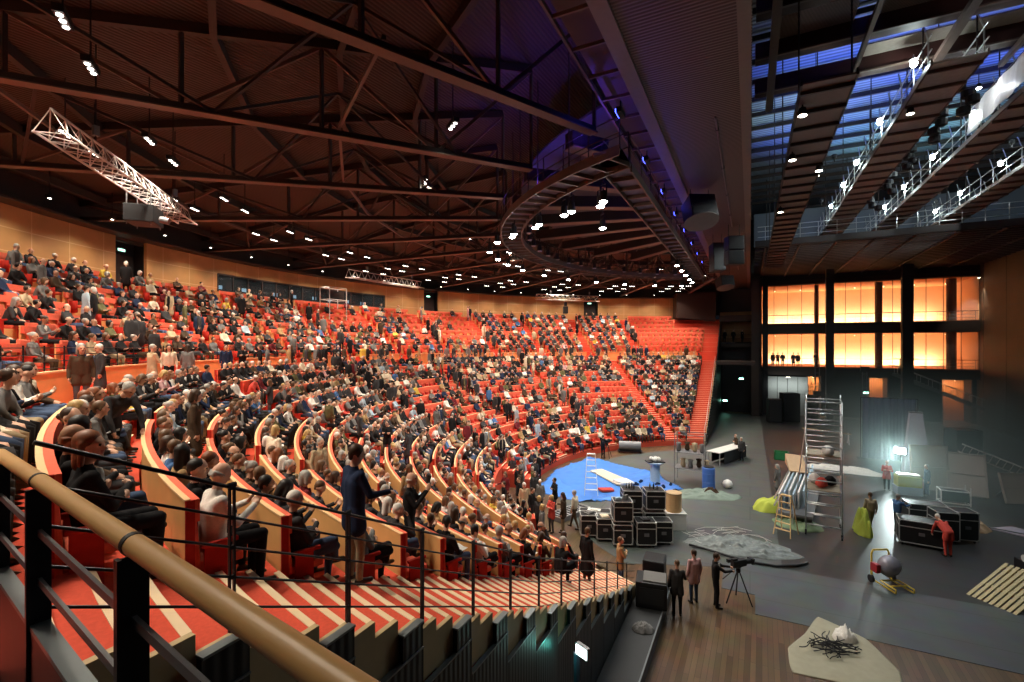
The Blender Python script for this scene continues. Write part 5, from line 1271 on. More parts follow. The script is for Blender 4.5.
# the rest of the audience: one mass of low-detail figures
LOW = []
for pk in ('sit_lap', 'sit_turn', 'sit_turn2', 'sit_cross', 'sit_lean', 'stand', 'stand_coat'):
    B = POSES[pk]
    for hk in ('short', 'bob', 'bald'):
        bm_ = fuse(B.p, 'low', 0.05, 0, 0.14); hm = fuse(hp(HAIRP[hk]), 'lowh', 0.045, 0, 0.5)
        def arr(me):
            me.calc_loop_triangles(); v = np.empty(len(me.vertices) * 3); me.vertices.foreach_get('co', v)
            t = np.empty(len(me.loop_triangles) * 3, np.int32); me.loop_triangles.foreach_get('vertices', t)
            pi = np.empty(len(me.loop_triangles), np.int32); me.loop_triangles.foreach_get('polygon_index', pi); mi_ = np.empty(len(me.polygons), np.int32); me.polygons.foreach_get('material_index', mi_)
            return v.reshape(-1, 3), t.reshape(-1, 3), mi_[pi]
        v, t, m_ = arr(bm_); hv, ht, _ = arr(hm); hv = hv @ np.array(B.head.to_3x3()).T + np.array(B.head.translation)
        LOW.append((np.concatenate([v, hv]), np.concatenate([t, ht + len(v)]), np.concatenate([m_, np.full(len(ht), 7)]), pk, hk))
        bpy.data.meshes.remove(bm_); bpy.data.meshes.remove(hm)
allm = list(MT.values()) + list(MH.values()) + MSKIN + MTR + [M_SHOE, M_EYE, M_LIP]
mx_ = {m.name: k for k, m in enumerate(allm)}
def mass_mesh(name, items, label):
    """items: (loc, rz, low index, top, hair, skin, trousers)"""
    V = []; F = []; M_ = []; off = 0
    for loc, rz, li, tp, hc, sk, tr in items:
        v, f, m_, _, _ = LOW[li]; v = v * (np.array([1.16, 1.06, 1.04]) if li < 15 else 1.0); c, s = math.cos(rz), math.sin(rz)
        V.append(np.stack([v[:, 0] * c - v[:, 1] * s + loc[0], v[:, 0] * s + v[:, 1] * c + loc[1], v[:, 2] + loc[2]], 1)); F.append(f + off); off += len(v)
        lut = np.array([mx_[MSKIN[sk].name], mx_[MT[tp].name], mx_[MTR[tr].name], mx_[M_SHOE.name], mx_[M_EYE.name], mx_[M_LIP.name], mx_[MT[tp].name], mx_[MH[hc].name]]); M_.append(lut[m_])
    o = mesh_np(name, np.concatenate(V), np.concatenate(F), np.concatenate(M_), allm, True)
    tag(o, label, 'crowd', kind='stuff'); return o
its = []
for s in mass:
    hs, hc, tp, tr = style(); a = s[6]
    li = rnd.randrange(15); its.append((PT(s[5], a, s[7] - 0.035), -a + rnd.uniform(-.15, .15), li, tp, hc, rnd.choices((0, 1, 2), (6, 4, 1))[0], tr))
for k in range(170):                           # people standing or climbing far off: aisles, gangway
    u = rnd.random()
    if u < 0.45: i = rnd.randrange(2, NROW); a = rnd.choice(AISLES[2:5]); a += rnd.uniform(-.4, .4) / RR[i]; p = PT(RR[i] - 0.78, a, ZT[i])
    elif u < 0.7: a = R_(rnd.uniform(60, 165)); p = PT(rnd.uniform(GANG_R0 + 0.3, GANG_R1 - 0.5), a, GANG_Z)
    else: j = rnd.randrange(NUP); a = rnd.choice(UAISLES[2:12]) + rnd.uniform(-.3, .3) / RU[j]; p = PT(RU[j] - 0.6, a, ZU[j])
    hs, hc, tp, tr = style(); its.append((p, rnd.uniform(0, 6.28), 15 + rnd.randrange(6), tp, hc, 0, tr))
mass_mesh('distant_audience', its, 'mass of seated and standing audience filling the middle and far rows of the bowl')
# ================================================================ things on the stage
def flight_case(w, d, h):
    t = thing('flight_case', 'x', 'flight case'); z0 = 0.13
    b = MB(); b.box((0, 0, z0 + h / 2), (w - 0.02, d - 0.02, h - 0.02)); cbody = b.build('body', mat('case_black', (0.012, 0.012, 0.013), 0.5), t)
    e = MB()
    for sx in (-1, 1):
        for sy in (-1, 1): e.box((sx * (w / 2 - 0.012), sy * (d / 2 - 0.012), z0 + h / 2), (0.035, 0.035, h))
    for z in (z0 + 0.012, z0 + h * 0.72, z0 + h - 0.012):
        for sy in (-1, 1): e.box((0, sy * (d / 2 - 0.008), z), (w, 0.024, 0.032))
        for sx in (-1, 1): e.box((sx * (w / 2 - 0.008), 0, z), (0.024, d, 0.032))
    e.build('edge_trim', mat('case_alu', (0.66, 0.66, 0.64), 0.35, metal=0.5), t)
    c = MB()
    for sx in (-1, 1):
        for sy in (-1, 1):
            for z in (z0 + 0.03, z0 + h - 0.03): c.lathe((sx * (w / 2 - 0.03), sy * (d / 2 - 0.03), z), [(0.01, -0.045), (0.045, -0.03), (0.045, 0.03), (0.01, 0.045)], 8)
    c.build('ball_corner', M_ALU, t)
    for sy in (-1, 1):
        q = MB(); q.box((0, sy * (d / 2 + 0.004), z0 + h * 0.45), (0.2, 0.02, 0.13)); q.build('handle', M_GREY, cbody)
    for sx in (-1, 1):
        for sy in (-1, 1):
            q = MB(); q.tube((sx * (w / 2 - .12) - .02, sy * (d / 2 - .12), 0.055), (sx * (w / 2 - .12) + .02, sy * (d / 2 - .12), 0.055), 0.055, 12); q.box((sx * (w / 2 - .12), sy * (d / 2 - .12), 0.105), (0.07, 0.07, 0.05)); q.build('castor', M_BLACK, t)
    return t
CASES = {}
def place_case(key, dims, loc, rz, label, group):
    if key not in CASES: CASES[key] = o = flight_case(*dims)
    else: o = dup(CASES[key], (0, 0, 0))
    o.location = loc; o.rotation_euler = (0, 0, rz); o['label'] = label; o['group'] = group; return o
FG = 'black flight cases on the arena floor'
yaw0 = 0.42
KX, KY = 0.80, 0.80
def cl(x, y): return (-5.0 + (x + 4.6) * KX, 20.9 + (y - 22.0) * KY)
for key, dims, loc, rz, lb in (
 ('a', (0.75, 0.65, 0.88), (-6.45, 21.6, 0), yaw0, 'black silver-edged flight case at the blue sheet end of the cluster'),
 ('a', (0.75, 0.65, 0.88), (-5.50, 21.5, 0), yaw0, 'second flight case along, just before the two-high stack'),
 ('b', (0.80, 0.72, 0.83), (-4.50, 21.25, 0), yaw0, 'lower flight case of the front two-high stack'),
 ('b', (0.80, 0.72, 0.83), (-4.48, 21.27, 0.961), yaw0, 'upper flight case of the front two-high stack, cluttered top'),
 ('c', (0.82, 0.74, 0.95), (-3.38, 21.75, 0), yaw0, 'front corner flight case nearest the netting, open top tray'),
 ('a', (0.75, 0.65, 0.88), (-2.60, 22.45, 0), yaw0, 'flight case tucked behind the front corner case'),
 ('d', (0.95, 0.80, 1.02), (-4.35, 22.75, 0), yaw0, 'tall flight case hidden behind the front stack, base of the rear stack'),
 ('d', (0.95, 0.80, 1.02), (-3.20, 23.25, 0), yaw0, 'base flight case of the rear stack nearest the barrel'),
 ('e', (0.85, 0.78, 0.80), (-4.33, 22.8, 1.151), yaw0, 'upper rear flight case standing behind the front stack'),
 ('e', (0.85, 0.78, 0.80), (-3.18, 23.3, 1.151), yaw0, 'upper rear flight case nearest the cream barrel'),
 ('f', (1.45, 0.6, 0.6), (-6.55, 23.2, 0), yaw0 - 0.1, 'long low flight case with papers on its lid behind the cluster'),
 ('f', (1.45, 0.6, 0.6), (-5.75, 22.6, 0), yaw0, 'long low flight case between the two rear rows')):
    x, y = cl(loc[0], loc[1]); place_case(key, dims, (x, y, loc[2]), rz, lb, FG)
# clutter on lids
def lid_item(name, label, cat, mb, m, grp=None): return solo(name, mb, m, label, cat, grp)
for k, (x, y, z, mm, dims) in enumerate(((-4.65, 21.2, 1.922, 'cloth_pale_blue', (.26, .18, .08)), (-4.3, 21.4, 1.922, 'cloth_grey', (.18, .16, .18)), (-3.4, 21.75, 1.081, 'cloth_charcoal', (.4, .34, .07)), (-6.6, 23.2, .731, 'cloth_white', (.6, .34, .03)), (-6.45, 21.6, 1.011, 'cloth_grey', (.42, .34, .05)), (-5.5, 21.5, 1.011, 'cloth_cream', (.38, .34, .04)))):
    x, y = cl(x, y); m = MB(); m.box((x, y, z + dims[2] / 2), dims, rz=0.3 + k); m.box((x + .03, y, z + dims[2] + .012), (dims[0] * .6, dims[1] * .7, .022), rz=.1 + k)
    solo('bundle', m, MATS[mm], ('pale blue bundle on the front stack of cases', 'small grey bundle on the front stack of cases', 'dark folded cloth on the front corner case', 'white papers on the long low case', 'grey folder on the end flight case', 'cream papers on the second flight case')[k], 'bundle', 'bundles on the flight cases')
for k in range(7):
    x, y = (-4.6 + 0.14 * k, 22.8 + 0.05 * (k % 3)) if k < 4 else (-3.4 + .2 * (k - 4), 23.3)
    x, y = cl(x, y); m = MB(); m.lathe((x, y, 2.082), [(0.035, 0), (0.035, 0.13 + .03 * (k % 3)), (0.013, 0.17 + .03 * (k % 3)), (0.013, 0.23 + .03 * (k % 3))], 10)
    solo('bottle', m, M_BLACK if k % 2 else MATS['cloth_grey'], 'small bottle on the rear stack of cases, %s from the blue sheet side' % ORD[k], 'bottle', 'bottles on the rear cases', smooth=True)
t = thing('barrel', 'cream cardboard barrel on a white box behind the flight cases', 'barrel', (-3.2, 23.3, 0.78))
m = MB(); m.lathe((-3.2, 23.3, 0.78), [(0.34, 0), (0.36, 0.03), (0.36, 0.82), (0.34, 0.86)], 20); wpart('drum', m, mat('cream_card', (0.62, 0.38, 0.18), 0.6), t)
m = MB(); m.lathe((-3.2, 23.3, 1.60), [(0.37, 0), (0.37, 0.05), (0.30, 0.06)], 20); wpart('lid', m, mat('card_lid', (0.5, 0.33, 0.18), 0.6), t)
t = thing('white_box', 'white box standing below the cream barrel', 'box', (-3.2, 23.3, 0)); m = MB(); m.box((-3.2, 23.3, 0.38), (0.95, 0.8, 0.76), rz=.4); wpart('body', m, M_WHITE, t, bevel=.02)
m = MB(); m.box((-3.2, 23.3, 0.765), (0.99, 0.84, 0.03), rz=.4); wpart('lid', m, M_WHITE, t)
# flat slatted case lying by the standing crowd
t = thing('lying_rack', 'grey flat grille rack lying on the floor before the crowd', 'rack', (-8.1, 22.6, 0.0), rz=-0.35)
m = MB(); m.box((0, 0, 0.12), (0.9, 2.3, 0.22)); m.build('body', M_GREY, t)
m = MB()
for k in range(9): m.box((0, -1.0 + .25 * k, 0.245), (0.76, 0.03, 0.03))
m.build('grille', M_BLACK, t)
m = MB()
for s in (-1, 1): m.box((s * .43, 0, .25), (.05, 2.3, .04)); m.box((0, s * 1.13, .25), (.9, .05, .04))
m.build('rim', M_ALU, t)
# blue ground sheet with wrinkles
t = thing('blue_tarpaulin', 'big wrinkled blue ground sheet spread over the arena', 'ground sheet', (-7.5, 29, 0.01))
cs = [Vector(p) for p in ((-11.3, 25.3, 0), (-8.3, 24.6, 0), (-5.6, 26.4, 0), (-3.4, 29.6, 0), (-6.0, 33.0, 0), (-10.9, 35.0, 0), (-12.0, 30.5, 0))]
N = 70; vs = []; fs = []; idx = {}
def inside(p):
    c = False; n = len(cs)
    for i in range(n):
        a, b = cs[i], cs[i - 1]
        if (a.y > p[1]) != (b.y > p[1]) and p[0] < (b.x - a.x) * (p[1] - a.y) / (b.y - a.y) + a.x: c = not c
    return c
from mathutils import noise as mn
st = 0.16
for ix in range(N):
    for iy in range(N):
        x, y = -12.2 + ix * st * .86, 24.2 + iy * st
        if inside((x, y)):
            w = abs(mn.noise(Vector((x * .55, y * .35, 1)))) ; w2 = mn.noise(Vector((x * 2.2, y * 1.4, 5)))
            idx[(ix, iy)] = len(vs); vs.append((x + .05 * w2, y, 0.016 + max(0, .22 - w) * 0.85 * max(0, .35 + mn.noise(Vector((x * .3, y * .3, 9)))) + .035 * max(0, w2)))
for (ix, iy), a in idx.items():
    q = [(ix, iy), (ix + 1, iy), (ix + 1, iy + 1), (ix, iy + 1)]
    if all(k in idx for k in q): fs.append(tuple(idx[k] for k in q))
m = MB(); m.add(vs, fs); o = wpart('sheet', m, mat('tarp_blue', (0.05, 0.21, 0.66), 0.4, noise=0.25, scale=1.2), t, smooth=True)
so_ = o.modifiers.new('thickness', 'SOLIDIFY'); so_.thickness = 0.008; so_.offset = -1
t = thing('white_sheet', 'folded white sheet lying on the blue ground sheet', 'sheet', (-8.3, 29.6, 0.1)); m = MB()
m.prism([(-9.6, 30.9), (-9.0, 31.6), (-6.6, 29.6), (-6.4, 28.6), (-7.2, 28.5)], 0.08, 0.17); wpart('sheet', m, MATS['cloth_cream'], t, bevel=0.03); m = MB(); m.prism([(-7.6, 29.0), (-6.9, 29.6), (-6.2, 28.9), (-6.8, 28.4)], 0.17, 0.30); wpart('fold', m, MATS['cloth_white'], t, bevel=.05)
m = MB(); m.prism([(-8.0, 27.2), (-7.3, 27.6), (-7.0, 27.2), (-7.6, 26.8)], 0.06, 0.2); solo('red_bundle', m, MATS['cloth_coral_red'], 'small red cloth bundle lying on the blue ground sheet', 'cloth', bevel=.04)
for k in range(9):
    x, y = -6.2 + .35 * k + .2 * math.sin(k * 5), 29.2 + .9 * math.sin(k * 2.3)
    m = MB(); R = Matrix.Rotation(k * 1.3, 3, 'Z'); m.box((x, y, 0.11), (.34, .12, .12), R=R); m.box((x, y, 0.19), (.14, .1, .06), R=R)
    solo('hand_tool', m, MATS['cloth_navy'], 'small dark tool on the blue sheet beside the white sheet, %s from the seats' % ORD[k], 'tool', 'tools on the blue sheet')
def step_ladder(name, label, loc, rz, h, w, spread, m_):
    t = thing(name, label, 'ladder', loc, rz)
    for s in (-1, 1):
        for e, nm in ((-1, 'front_rail'), (1, 'rear_rail')):
            q = MB(); q.beam((s * w / 2, e * spread / 2, 0), (s * w * 0.3, e * 0.05, h), 0.05, 0.03); q.build(nm, m_, t)
    n = int(h / 0.29)
    for k in range(1, n):
        f = k / n; ww = w / 2 + (w * .3 - w / 2) * f; y = spread / 2 + (0.05 - spread / 2) * f; q = MB(); q.box((0, -y, h * f), (ww * 2, 0.09, 0.03)); q.build('step', m_, t)
    q = MB(); q.box((0, 0, h), (w * .62, 0.2, 0.04)); q.build('top_cap', m_, t)
    return t
step_ladder('step_ladder', 'white step ladder standing open on the blue ground sheet', (-8.15, 26.4, 0.06), 0.3, 2.25, 0.75, 1.0, M_WHITE)
step_ladder('wooden_step_ladder', 'pale wooden step ladder beside the white panel trolley', (1.45, 24.7, 0.012), -0.45, 1.75, 0.72, 0.85, mat('ladder_wood', (0.70, 0.46, 0.22), 0.5))
# pedestal, roll, far camera
t = thing('pedestal', 'blue-grey pedestal with white things on its top', 'pedestal', (-5.3, 30.5, 0)); m = MB(); m.lathe((-5.3, 30.5, 0), [(0.34, 0), (0.30, 0.05), (0.28, 1.15), (0.5, 1.2), (0.52, 1.27)], 20); wpart('column', m, MATS['cloth_pale_blue'], t)
m = MB(); m.box((-5.3, 30.5, 1.30), (1.1, .6, .06), rz=.5); wpart('tray', m, M_BLACK, t)
for k in range(4): 
    m = MB(); a = k * 1.6; m.lathe((-5.3 + .22 * math.cos(a), 30.5 + .16 * math.sin(a), 1.331), [(0.08, 0), (0.13, .12), (.1, .22), (.03, .27)], 10); solo('white_pot', m, M_WHITE, 'white pot on the blue-grey pedestal, %s around its tray' % ORD[k], 'pot', 'pots on the pedestal', smooth=True)
t = thing('rolled_carpet', 'dark roll on a dolly in front of the first row of seats', 'roll', (-8.6, 38.2, 0), rz=math.pi * .08)
m = MB(); m.tube((-.85, 0, .52), (.85, 0, .52), .36, 20); m.build('roll', M_GREY, t); m = MB(); m.box((0, 0, .14), (1.9, .75, .06)); m.build('dolly', M_BLACK, t)
for s in (-1, 1):
    for e in (-1, 1): m = MB(); m.tube((s * .8 - .02, e * .3, .055), (s * .8 + .02, e * .3, .055), .055, 10); m.build('wheel', M_BLACK, t)
def video_camera(name, label, loc, rz, h):
    t = thing(name, label, 'video camera', loc, rz)
    for k in range(3):
        a = 2 * math.pi * k / 3 + .4; q = MB(); q.tube((0.45 * math.cos(a), 0.45 * math.sin(a), 0.02), (0.03 * math.cos(a), 0.03 * math.sin(a), h - .1), 0.022, 8); q.build('leg', M_BLACK, t)
    q = MB(); q.lathe((0, 0, h - .16), [(.05, 0), (.08, .05), (.07, .14), (.1, .17)], 12); q.build('head', M_BLACK, t)
    q = MB(); q.box((0, 0.02, h + .15), (.16, .55, .22)); q.box((0, -.16, h + .29), (.10, .2, .08)); vb = q.build('body', M_BLACK, t, bevel=.015)
    q = MB(); q.tube((0, .28, h + .14), (0, .52, h + .14), .075, 14, r2=.09); q.box((0, .56, h + .14), (.22, .1, .18)); q.build('lens', M_BLACK, vb)
    q = MB(); q.box((-.16, -.2, h + .2), (.1, .2, .1)); q.tube((-.1, -.1, h + .18), (0, -.05, h + .18), .02, 6); q.build('viewfinder', M_BLACK, vb)
    q = MB(); q.tube((.03, -.2, h - .02), (.1, -.75, h - .2), .015, 8); q.build('pan_handle', M_BLACK, t)
    return t
video_camera('video_camera', 'black video camera on a tripod on the bare boards', (-0.35, 17.45, 0.0), -0.75, 1.15)
video_camera('video_camera', 'black video camera on a tripod before the far first row', (-9.7, 35.6, 0.0), 2.8, 1.1)
# long table with white top and black skirt
t = thing('covered_table', 'long white-topped table with black skirt near the far flank', 'table', (-1.5, 38.6, 0), rz=-0.42)
m = MB(); m.box((0, 0, .93), (1.0, 4.2, .05)); m.build('tabletop', M_WHITE, t); m = MB()
for s in (-1, 1): m.box((s * .46, .3, .5), (.02, 3.4, .82))
m.build('skirt', M_BLACK, t)
for s in (-1, 1):
    for e in (-1, 1): m = MB(); m.box((s * .44, e * 2.0, .455), (.05, .05, .91)); m.build('leg', M_ALU, t)
# glass-sided property rack with clutter, blue barrel and grey-green heap
t = thing('tubular_rack', 'thin tubular frame full of grey clutter beyond the barrel', 'rack', (-3.3, 31.6, 0)); m = MB()
x0, x1, y0, y1 = -4.2, -2.5, 31.0, 32.2
for x in (x0, x1):
    for y in (y0, y1): m.tube((x, y, 0), (x, y, 3.0), .025, 6)
for z in (.9, 1.9, 3.0):
    for x in (x0, x1): m.tube((x, y0, z), (x, y1, z), .02, 6)
    for y in (y0, y1): m.tube((x0, y, z), (x1, y, z), .02, 6)
wpart('frame', m, M_GREY, t); 
for z in (.9, 1.9): m = MB(); m.box((-3.35, 31.6, z), (1.7, 1.2, .04)); wpart('shelf', m, M_GREY, t)
for k in range(8):
    x, y, z = -4.0 + .23 * k, 31.35 + .2 * (k % 3), (.93 if k % 2 else 1.93); m = MB(); m.lathe((x, y, z), [(.1, 0), (.16, .1), (.12, .35), (.18, .5), (.05, .55)], 10)
    solo('vessel', m, (MATS['cloth_grey'], MATS['cloth_beige'], MATS['cloth_dark_brown'])[k % 3], 'grey-brown vessel on the tubular rack, %s along, %s shelf' % (ORD[k], 'lower' if k % 2 else 'upper'), 'vessel', 'vessels on the tubular rack', smooth=True)
t = thing('blue_barrel', 'blue plastic barrel beside the tubular rack', 'barrel', (-2.2, 30.5, 0)); m = MB(); m.lathe((-2.2, 30.5, 0), [(.3, 0), (.36, .05), (.36, .4), (.38, .43), (.36, .46), (.36, .9), (.38, .93), (.36, .96), (.36, 1.25), (.28, 1.3)], 20); wpart('drum', m, mat('barrel_blue', (.05, .13, .42), .4), t); m = MB(); m.lathe((-2.2, 30.5, 1.3), [(.29, 0), (.29, .04), (.1, .05)], 20); wpart('lid', m, M_BLACK, t)
def heap(name, label, cat, cx, cy, rx, ry, h, m_, rz=0.0, seed=0, n=26, crease=3.0):
    vs = []; fs = []; c, s = math.cos(rz), math.sin(rz)
    for i in range(n + 1):
        for j in range(n + 1):
            u, v = 2 * i / n - 1, 2 * j / n - 1; q = u * math.sqrt(max(0, 1 - v * v / 2)), v * math.sqrt(max(0, 1 - u * u / 2)); rr = math.hypot(*q)
            k = 1 + .18 * mn.noise(Vector((q[0] * 2, q[1] * 2, seed)))
            x, y = q[0] * rx * k, q[1] * ry * k
            z = .012 + h * max(0, 1 - rr ** 2.5) * (.55 + .9 * abs(mn.noise(Vector((q[0] * crease, q[1] * crease, seed + 3))))) + .03 * (1 - rr) * mn.noise(Vector((x * 5, y * 5, seed)))
            vs.append((cx + x * c - y * s, cy + x * s + y * c, max(.012, z)))
    for i in range(n):
        for j in range(n): a = i * (n + 1) + j; fs.append((a, a + n + 1, a + n + 2, a + 1))
    rim = [i * (n + 1) for i in range(n + 1)] + [n * (n + 1) + j for j in range(1, n + 1)] + [i * (n + 1) + n for i in range(n - 1, -1, -1)] + [j for j in range(n - 1, 0, -1)]
    b0 = len(vs); vs += [(vs[i][0], vs[i][1], 0.0) for i in rim]; L = len(rim)
    fs += [(rim[i], rim[(i + 1) % L], b0 + (i + 1) % L, b0 + i) for i in range(L)] + [tuple(range(b0, b0 + L))]
    m = MB(); m.add(vs, fs); return solo(name, m, m_, label, cat, smooth=True)
heap('canvas_heap', 'grey-green canvas heap spread on the floor beside the blue barrel', 'heap', -2.3, 28.9, 2.0, .75, .4, mat('grey_green', (.20, .25, .21), .8), .35, 4)
heap('canvas_heap', 'brown bundle on the grey-green canvas heap', 'heap', -2.0, 29.1, .6, .4, .5, MATS['cloth_dark_brown'], .2, 8)
m = MB(); m.lathe((-1.2, 31.2, .02), [(.14, 0), (.26, .1), (.28, .25), (.22, .4), (.07, .48)], 16); solo('white_sack', m, M_WHITE, 'round white sack alone on the grey floor', 'sack', smooth=True)
# white panels on a trolley beside the scaffold, cardboard and green crate on top
t = thing('panel_trolley', 'low trolley stacked with long white panels beside the scaffold', 'trolley', (2.5, 30.0, 0), rz=-.16)
m = MB(); m.box((0, 0, .5), (1.5, 8.0, .1)); 
for k in range(6): m.box((0, -3.6 + 1.4 * k, .28), (1.4, .1, .4))
m.build('bed', M_GREY, t)
for k in range(6): m = MB(); m.box((-.66 + .19 * k, .1 * k - .2, .95 + .04 * (k % 3)), (.07, 7.2 - .4 * (k % 3), .78)); m.build('panel', M_WHITE if k % 2 == 0 else MATS['cloth_pale_blue'], t)
for k in range(2): m = MB(); m.beam((-.85, -3.8, .75 + .35 * k), (-.85, 3.8, .75 + .35 * k), .06, .06); m.build('side_tube', M_ALU, t)
for s in (-1, 1):
    for e in (-1, 1): m = MB(); m.tube((s * .6 - .03, e * 3.4, .1), (s * .6 + .03, e * 3.4, .1), .1, 12); m.build('wheel', M_BLACK, t)
t = thing('cardboard_sheet', 'bent sheet of cardboard lying on the white panels', 'cardboard', (2.4, 32.2, 1.4)); m = MB(); m.hexa([(2.0, 31, 1.42), (2.9, 31, 1.40), (2.8, 33.2, 1.42), (1.9, 33.3, 1.44), (2.0, 31, 1.46), (2.9, 31, 1.44), (2.8, 33.2, 1.95), (1.9, 33.3, 1.97)]); wpart('board', m, mat('cardboard', (.52, .34, .20), .8), t)
t = thing('green_crate', 'green plastic crate on the far end of the white panels', 'crate', (1.75, 34.1, 1.4)); m = MB()
for dx, dy, sx, sy in ((-.38, 0, .04, .6), (.38, 0, .04, .6), (0, -.28, .8, .04), (0, .28, .8, .04)): m.box((1.75 + dx, 34.1 + dy, 1.65), (sx, sy, .5))
m.box((1.75, 34.1, 1.42), (.8, .6, .04)); wpart('body', m, mat('crate_green', (.03, .22, .08), .5), t)
m = MB(); m.box((2.75, 33.5, 1.63), (.5, .5, .42), rz=.3); m.box((2.75, 33.5, 1.85), (.52, .2, .02), rz=.3); solo('white_carton', m, M_WHITE, 'white carton behind the green crate', 'carton')
heap('yellow_green_bundle', 'yellow-green padded bundle on the floor beside the panel trolley', 'bundle', .95, 28.1, .9, .6, .95, mat('acid_green', (.42, .47, .06), .8), .4, 11, crease=1.5)
heap('yellow_green_bundle', 'yellow-green padded bundle beyond the scaffold tower', 'bundle', 4.6, 26.6, .35, .8, 1.3, MATS['acid_green'], .1, 14, crease=1.2)
heap('green_cloth', 'dull green cloth lying between the wooden ladder and the scaffold', 'cloth', 2.0, 26.4, 1.0, 1.1, .35, mat('dull_green', (.16, .22, .12), .85), .3, 21)
# scaffold tower
def scaffold(label, cx, cy, rz, w, d, h):
    t = thing('scaffold_tower', label, 'scaffold', (cx, cy, 0), rz)
    for s in (-1, 1):
        for e in (-1, 1):
            q = MB(); q.tube((s * w / 2, e * d / 2, .16), (s * w / 2, e * d / 2, h), .03, 8); q.build('upright', M_ALU, t, smooth=True)
            q = MB(); q.tube((s * w / 2 - .03, e * d / 2, .09), (s * w / 2 + .03, e * d / 2, .09), .09, 12); q.tube((s * w / 2, e * d / 2, .12), (s * w / 2, e * d / 2, .25), .045, 8); q.build('castor', M_BLACK, t)
    lv = np.arange(.5, h + .01, .5)
    for z in lv:
        for e in (-1, 1): q = MB(); q.tube((-w / 2, e * d / 2, z), (w / 2, e * d / 2, z), .026, 8); q.build('rung', M_ALU, t, smooth=True)
    q = MB()
    for z in (.5, 2.5, 4.5, h - .5, h):
        for s in (-1, 1): q.tube((s * w / 2, -d / 2, z), (s * w / 2, d / 2, z), .024, 8)
    for s in (-1, 1):
        for k in range(3): z0 = .5 + 1.9 * k; q.tube((s * w / 2, -d / 2, z0), (s * w / 2, d / 2, z0 + 1.9), .02, 6)
    q.build('brace', M_ALU, t)
    for z in (2.05, 3.6): q = MB(); q.box((0, 0, z), (w - .1, d - .1, .05)); q.build('platform', mat('ply_deck', (.36, .30, .22), .7), t)
    q = MB()
    for s in (-.22, .22): q.tube((-w / 2 - .55 + .0, s, .1), (-w / 2 - .02, s, h - 1.2), .025, 6)
    for k in range(14): f = (k + 1) / 15; q.tube((-w / 2 - .55 + .53 * f, -.22, .1 + (h - 1.3) * f), (-w / 2 - .55 + .53 * f, .22, .1 + (h - 1.3) * f), .017, 6)
    q.build('leaning_ladder', M_ALU, t)
    return t
scaffold('tall aluminium scaffold tower on castors beside the white panels', 3.0, 25.8, -.10, 1.35, 1.5, 6.0)
for k, (x, y, z, c) in enumerate(((2.9, 25.6, 2.1, 'coral red'), (3.3, 26.1, 2.1, 'black'), (2.7, 26.3, 2.1, 'white'), (3.1, 25.2, 3.65, 'white'))):
    m = MB(); m.lathe((x, y, z), [(.12, 0), (.25, .08), (.22, .3), (.1, .42)], 10); solo('tool_bag', m, MT[c], '%s bag on the %s deck of the scaffold' % (c, 'upper' if z > 3 else 'lower'), 'bag', smooth=True)
# grey plastic netting heap with a black hose on its front edge
heap('plastic_netting', 'grey translucent plastic netting in a long heap on the floor', 'netting', -.35, 22.2, 2.2, .95, .40, mat('netting_grey', (.17, .19, .185), .45, noise=.45, scale=9), .12, 31, n=44, crease=7)
m = MB(); m.path([(-2.3, 21.4, .07), (-1.6, 21.2, .09), (-.8, 20.95, .07), (0, 20.75, .07), (.9, 20.8, .07), (1.6, 21.2, .07), (2.0, 21.7, .07)], .05, 8); solo('black_hose', m, M_BLACK, 'black hose lying along the front edge of the grey netting', 'hose', smooth=True)
m = MB()
for k in range(16):
    x, y = -2.2 + rnd.random() * 2.2, 21.5 + rnd.random() * 2.0; p = [(x + .25 * q * math.cos(k + q * .9), y + .2 * q * math.sin(k * 2 + q), .03 + .02 * (k % 8) + .2 * max(0, 1 - abs(x + 1) / 1.2)) for q in range(5)]; m.path(p, .007, 5)
tag(solo('white_tangle', m, M_WHITE, 'tangle of thin white lines on the cable end of the netting', 'tangle'), kind='stuff')
# beige sheet with a pile of black cables
def sheet(poly, zf, n=26, m_=72):
    """closed polygon -> smooth outlined sheet mesh: rings from the middle to a rounded boundary"""
    P = [Vector((x, y)) for x, y in poly]; k = len(P); out = []
    for q in range(m_):
        u = q / m_ * k; i = int(u); f = u - i; a, b, c, d = P[i - 1], P[i % k], P[(i + 1) % k], P[(i + 2) % k]
        out.append(b.lerp(c, f) * .8 + .2 * .5 * ((2 * b) + (c - a) * f + (2 * a - 5 * b + 4 * c - d) * f * f + (3 * b - a - 3 * c + d) * f ** 3))
    cen = sum(out, Vector((0, 0))) / m_; vs = [(cen.x, cen.y, zf(cen.x, cen.y, 0))]; fs = []
    for r in range(1, n + 1):
        for q in range(m_): p = cen.lerp(out[q], r / n); vs.append((p.x, p.y, zf(p.x, p.y, r / n)))
    for q in range(m_): fs.append((0, 1 + q, 1 + (q + 1) % m_))
    for r in range(n - 1):
        for q in range(m_): a = 1 + r * m_; fs.append((a + q, a + m_ + q, a + m_ + (q + 1) % m_, a + (q + 1) % m_))
    return vs, fs
t = thing('beige_sheet', 'beige canvas sheet spread on the boards under black cables', 'sheet', (2.3, 16.0, 0)); pts = [(1.0, 14.3), (3.3, 14.6), (3.5, 15.6), (3.0, 16.9), (1.9, 17.6), (1.45, 16.4), (.95, 15.4)]
vs, fs = sheet(pts, lambda x, y, f: .022 + (1 - f ** 6) * (.05 * abs(mn.noise(Vector((x * 1.5, y * 1.2, 2)))) + .03 * abs(mn.noise(Vector((x * 4, y * 4, 6))))))
m = MB(); m.add(vs, fs); o = wpart('canvas', m, mat('canvas_beige', (.36, .34, .25), .85), t, smooth=True); md = o.modifiers.new('thickness', 'SOLIDIFY'); md.thickness = .02
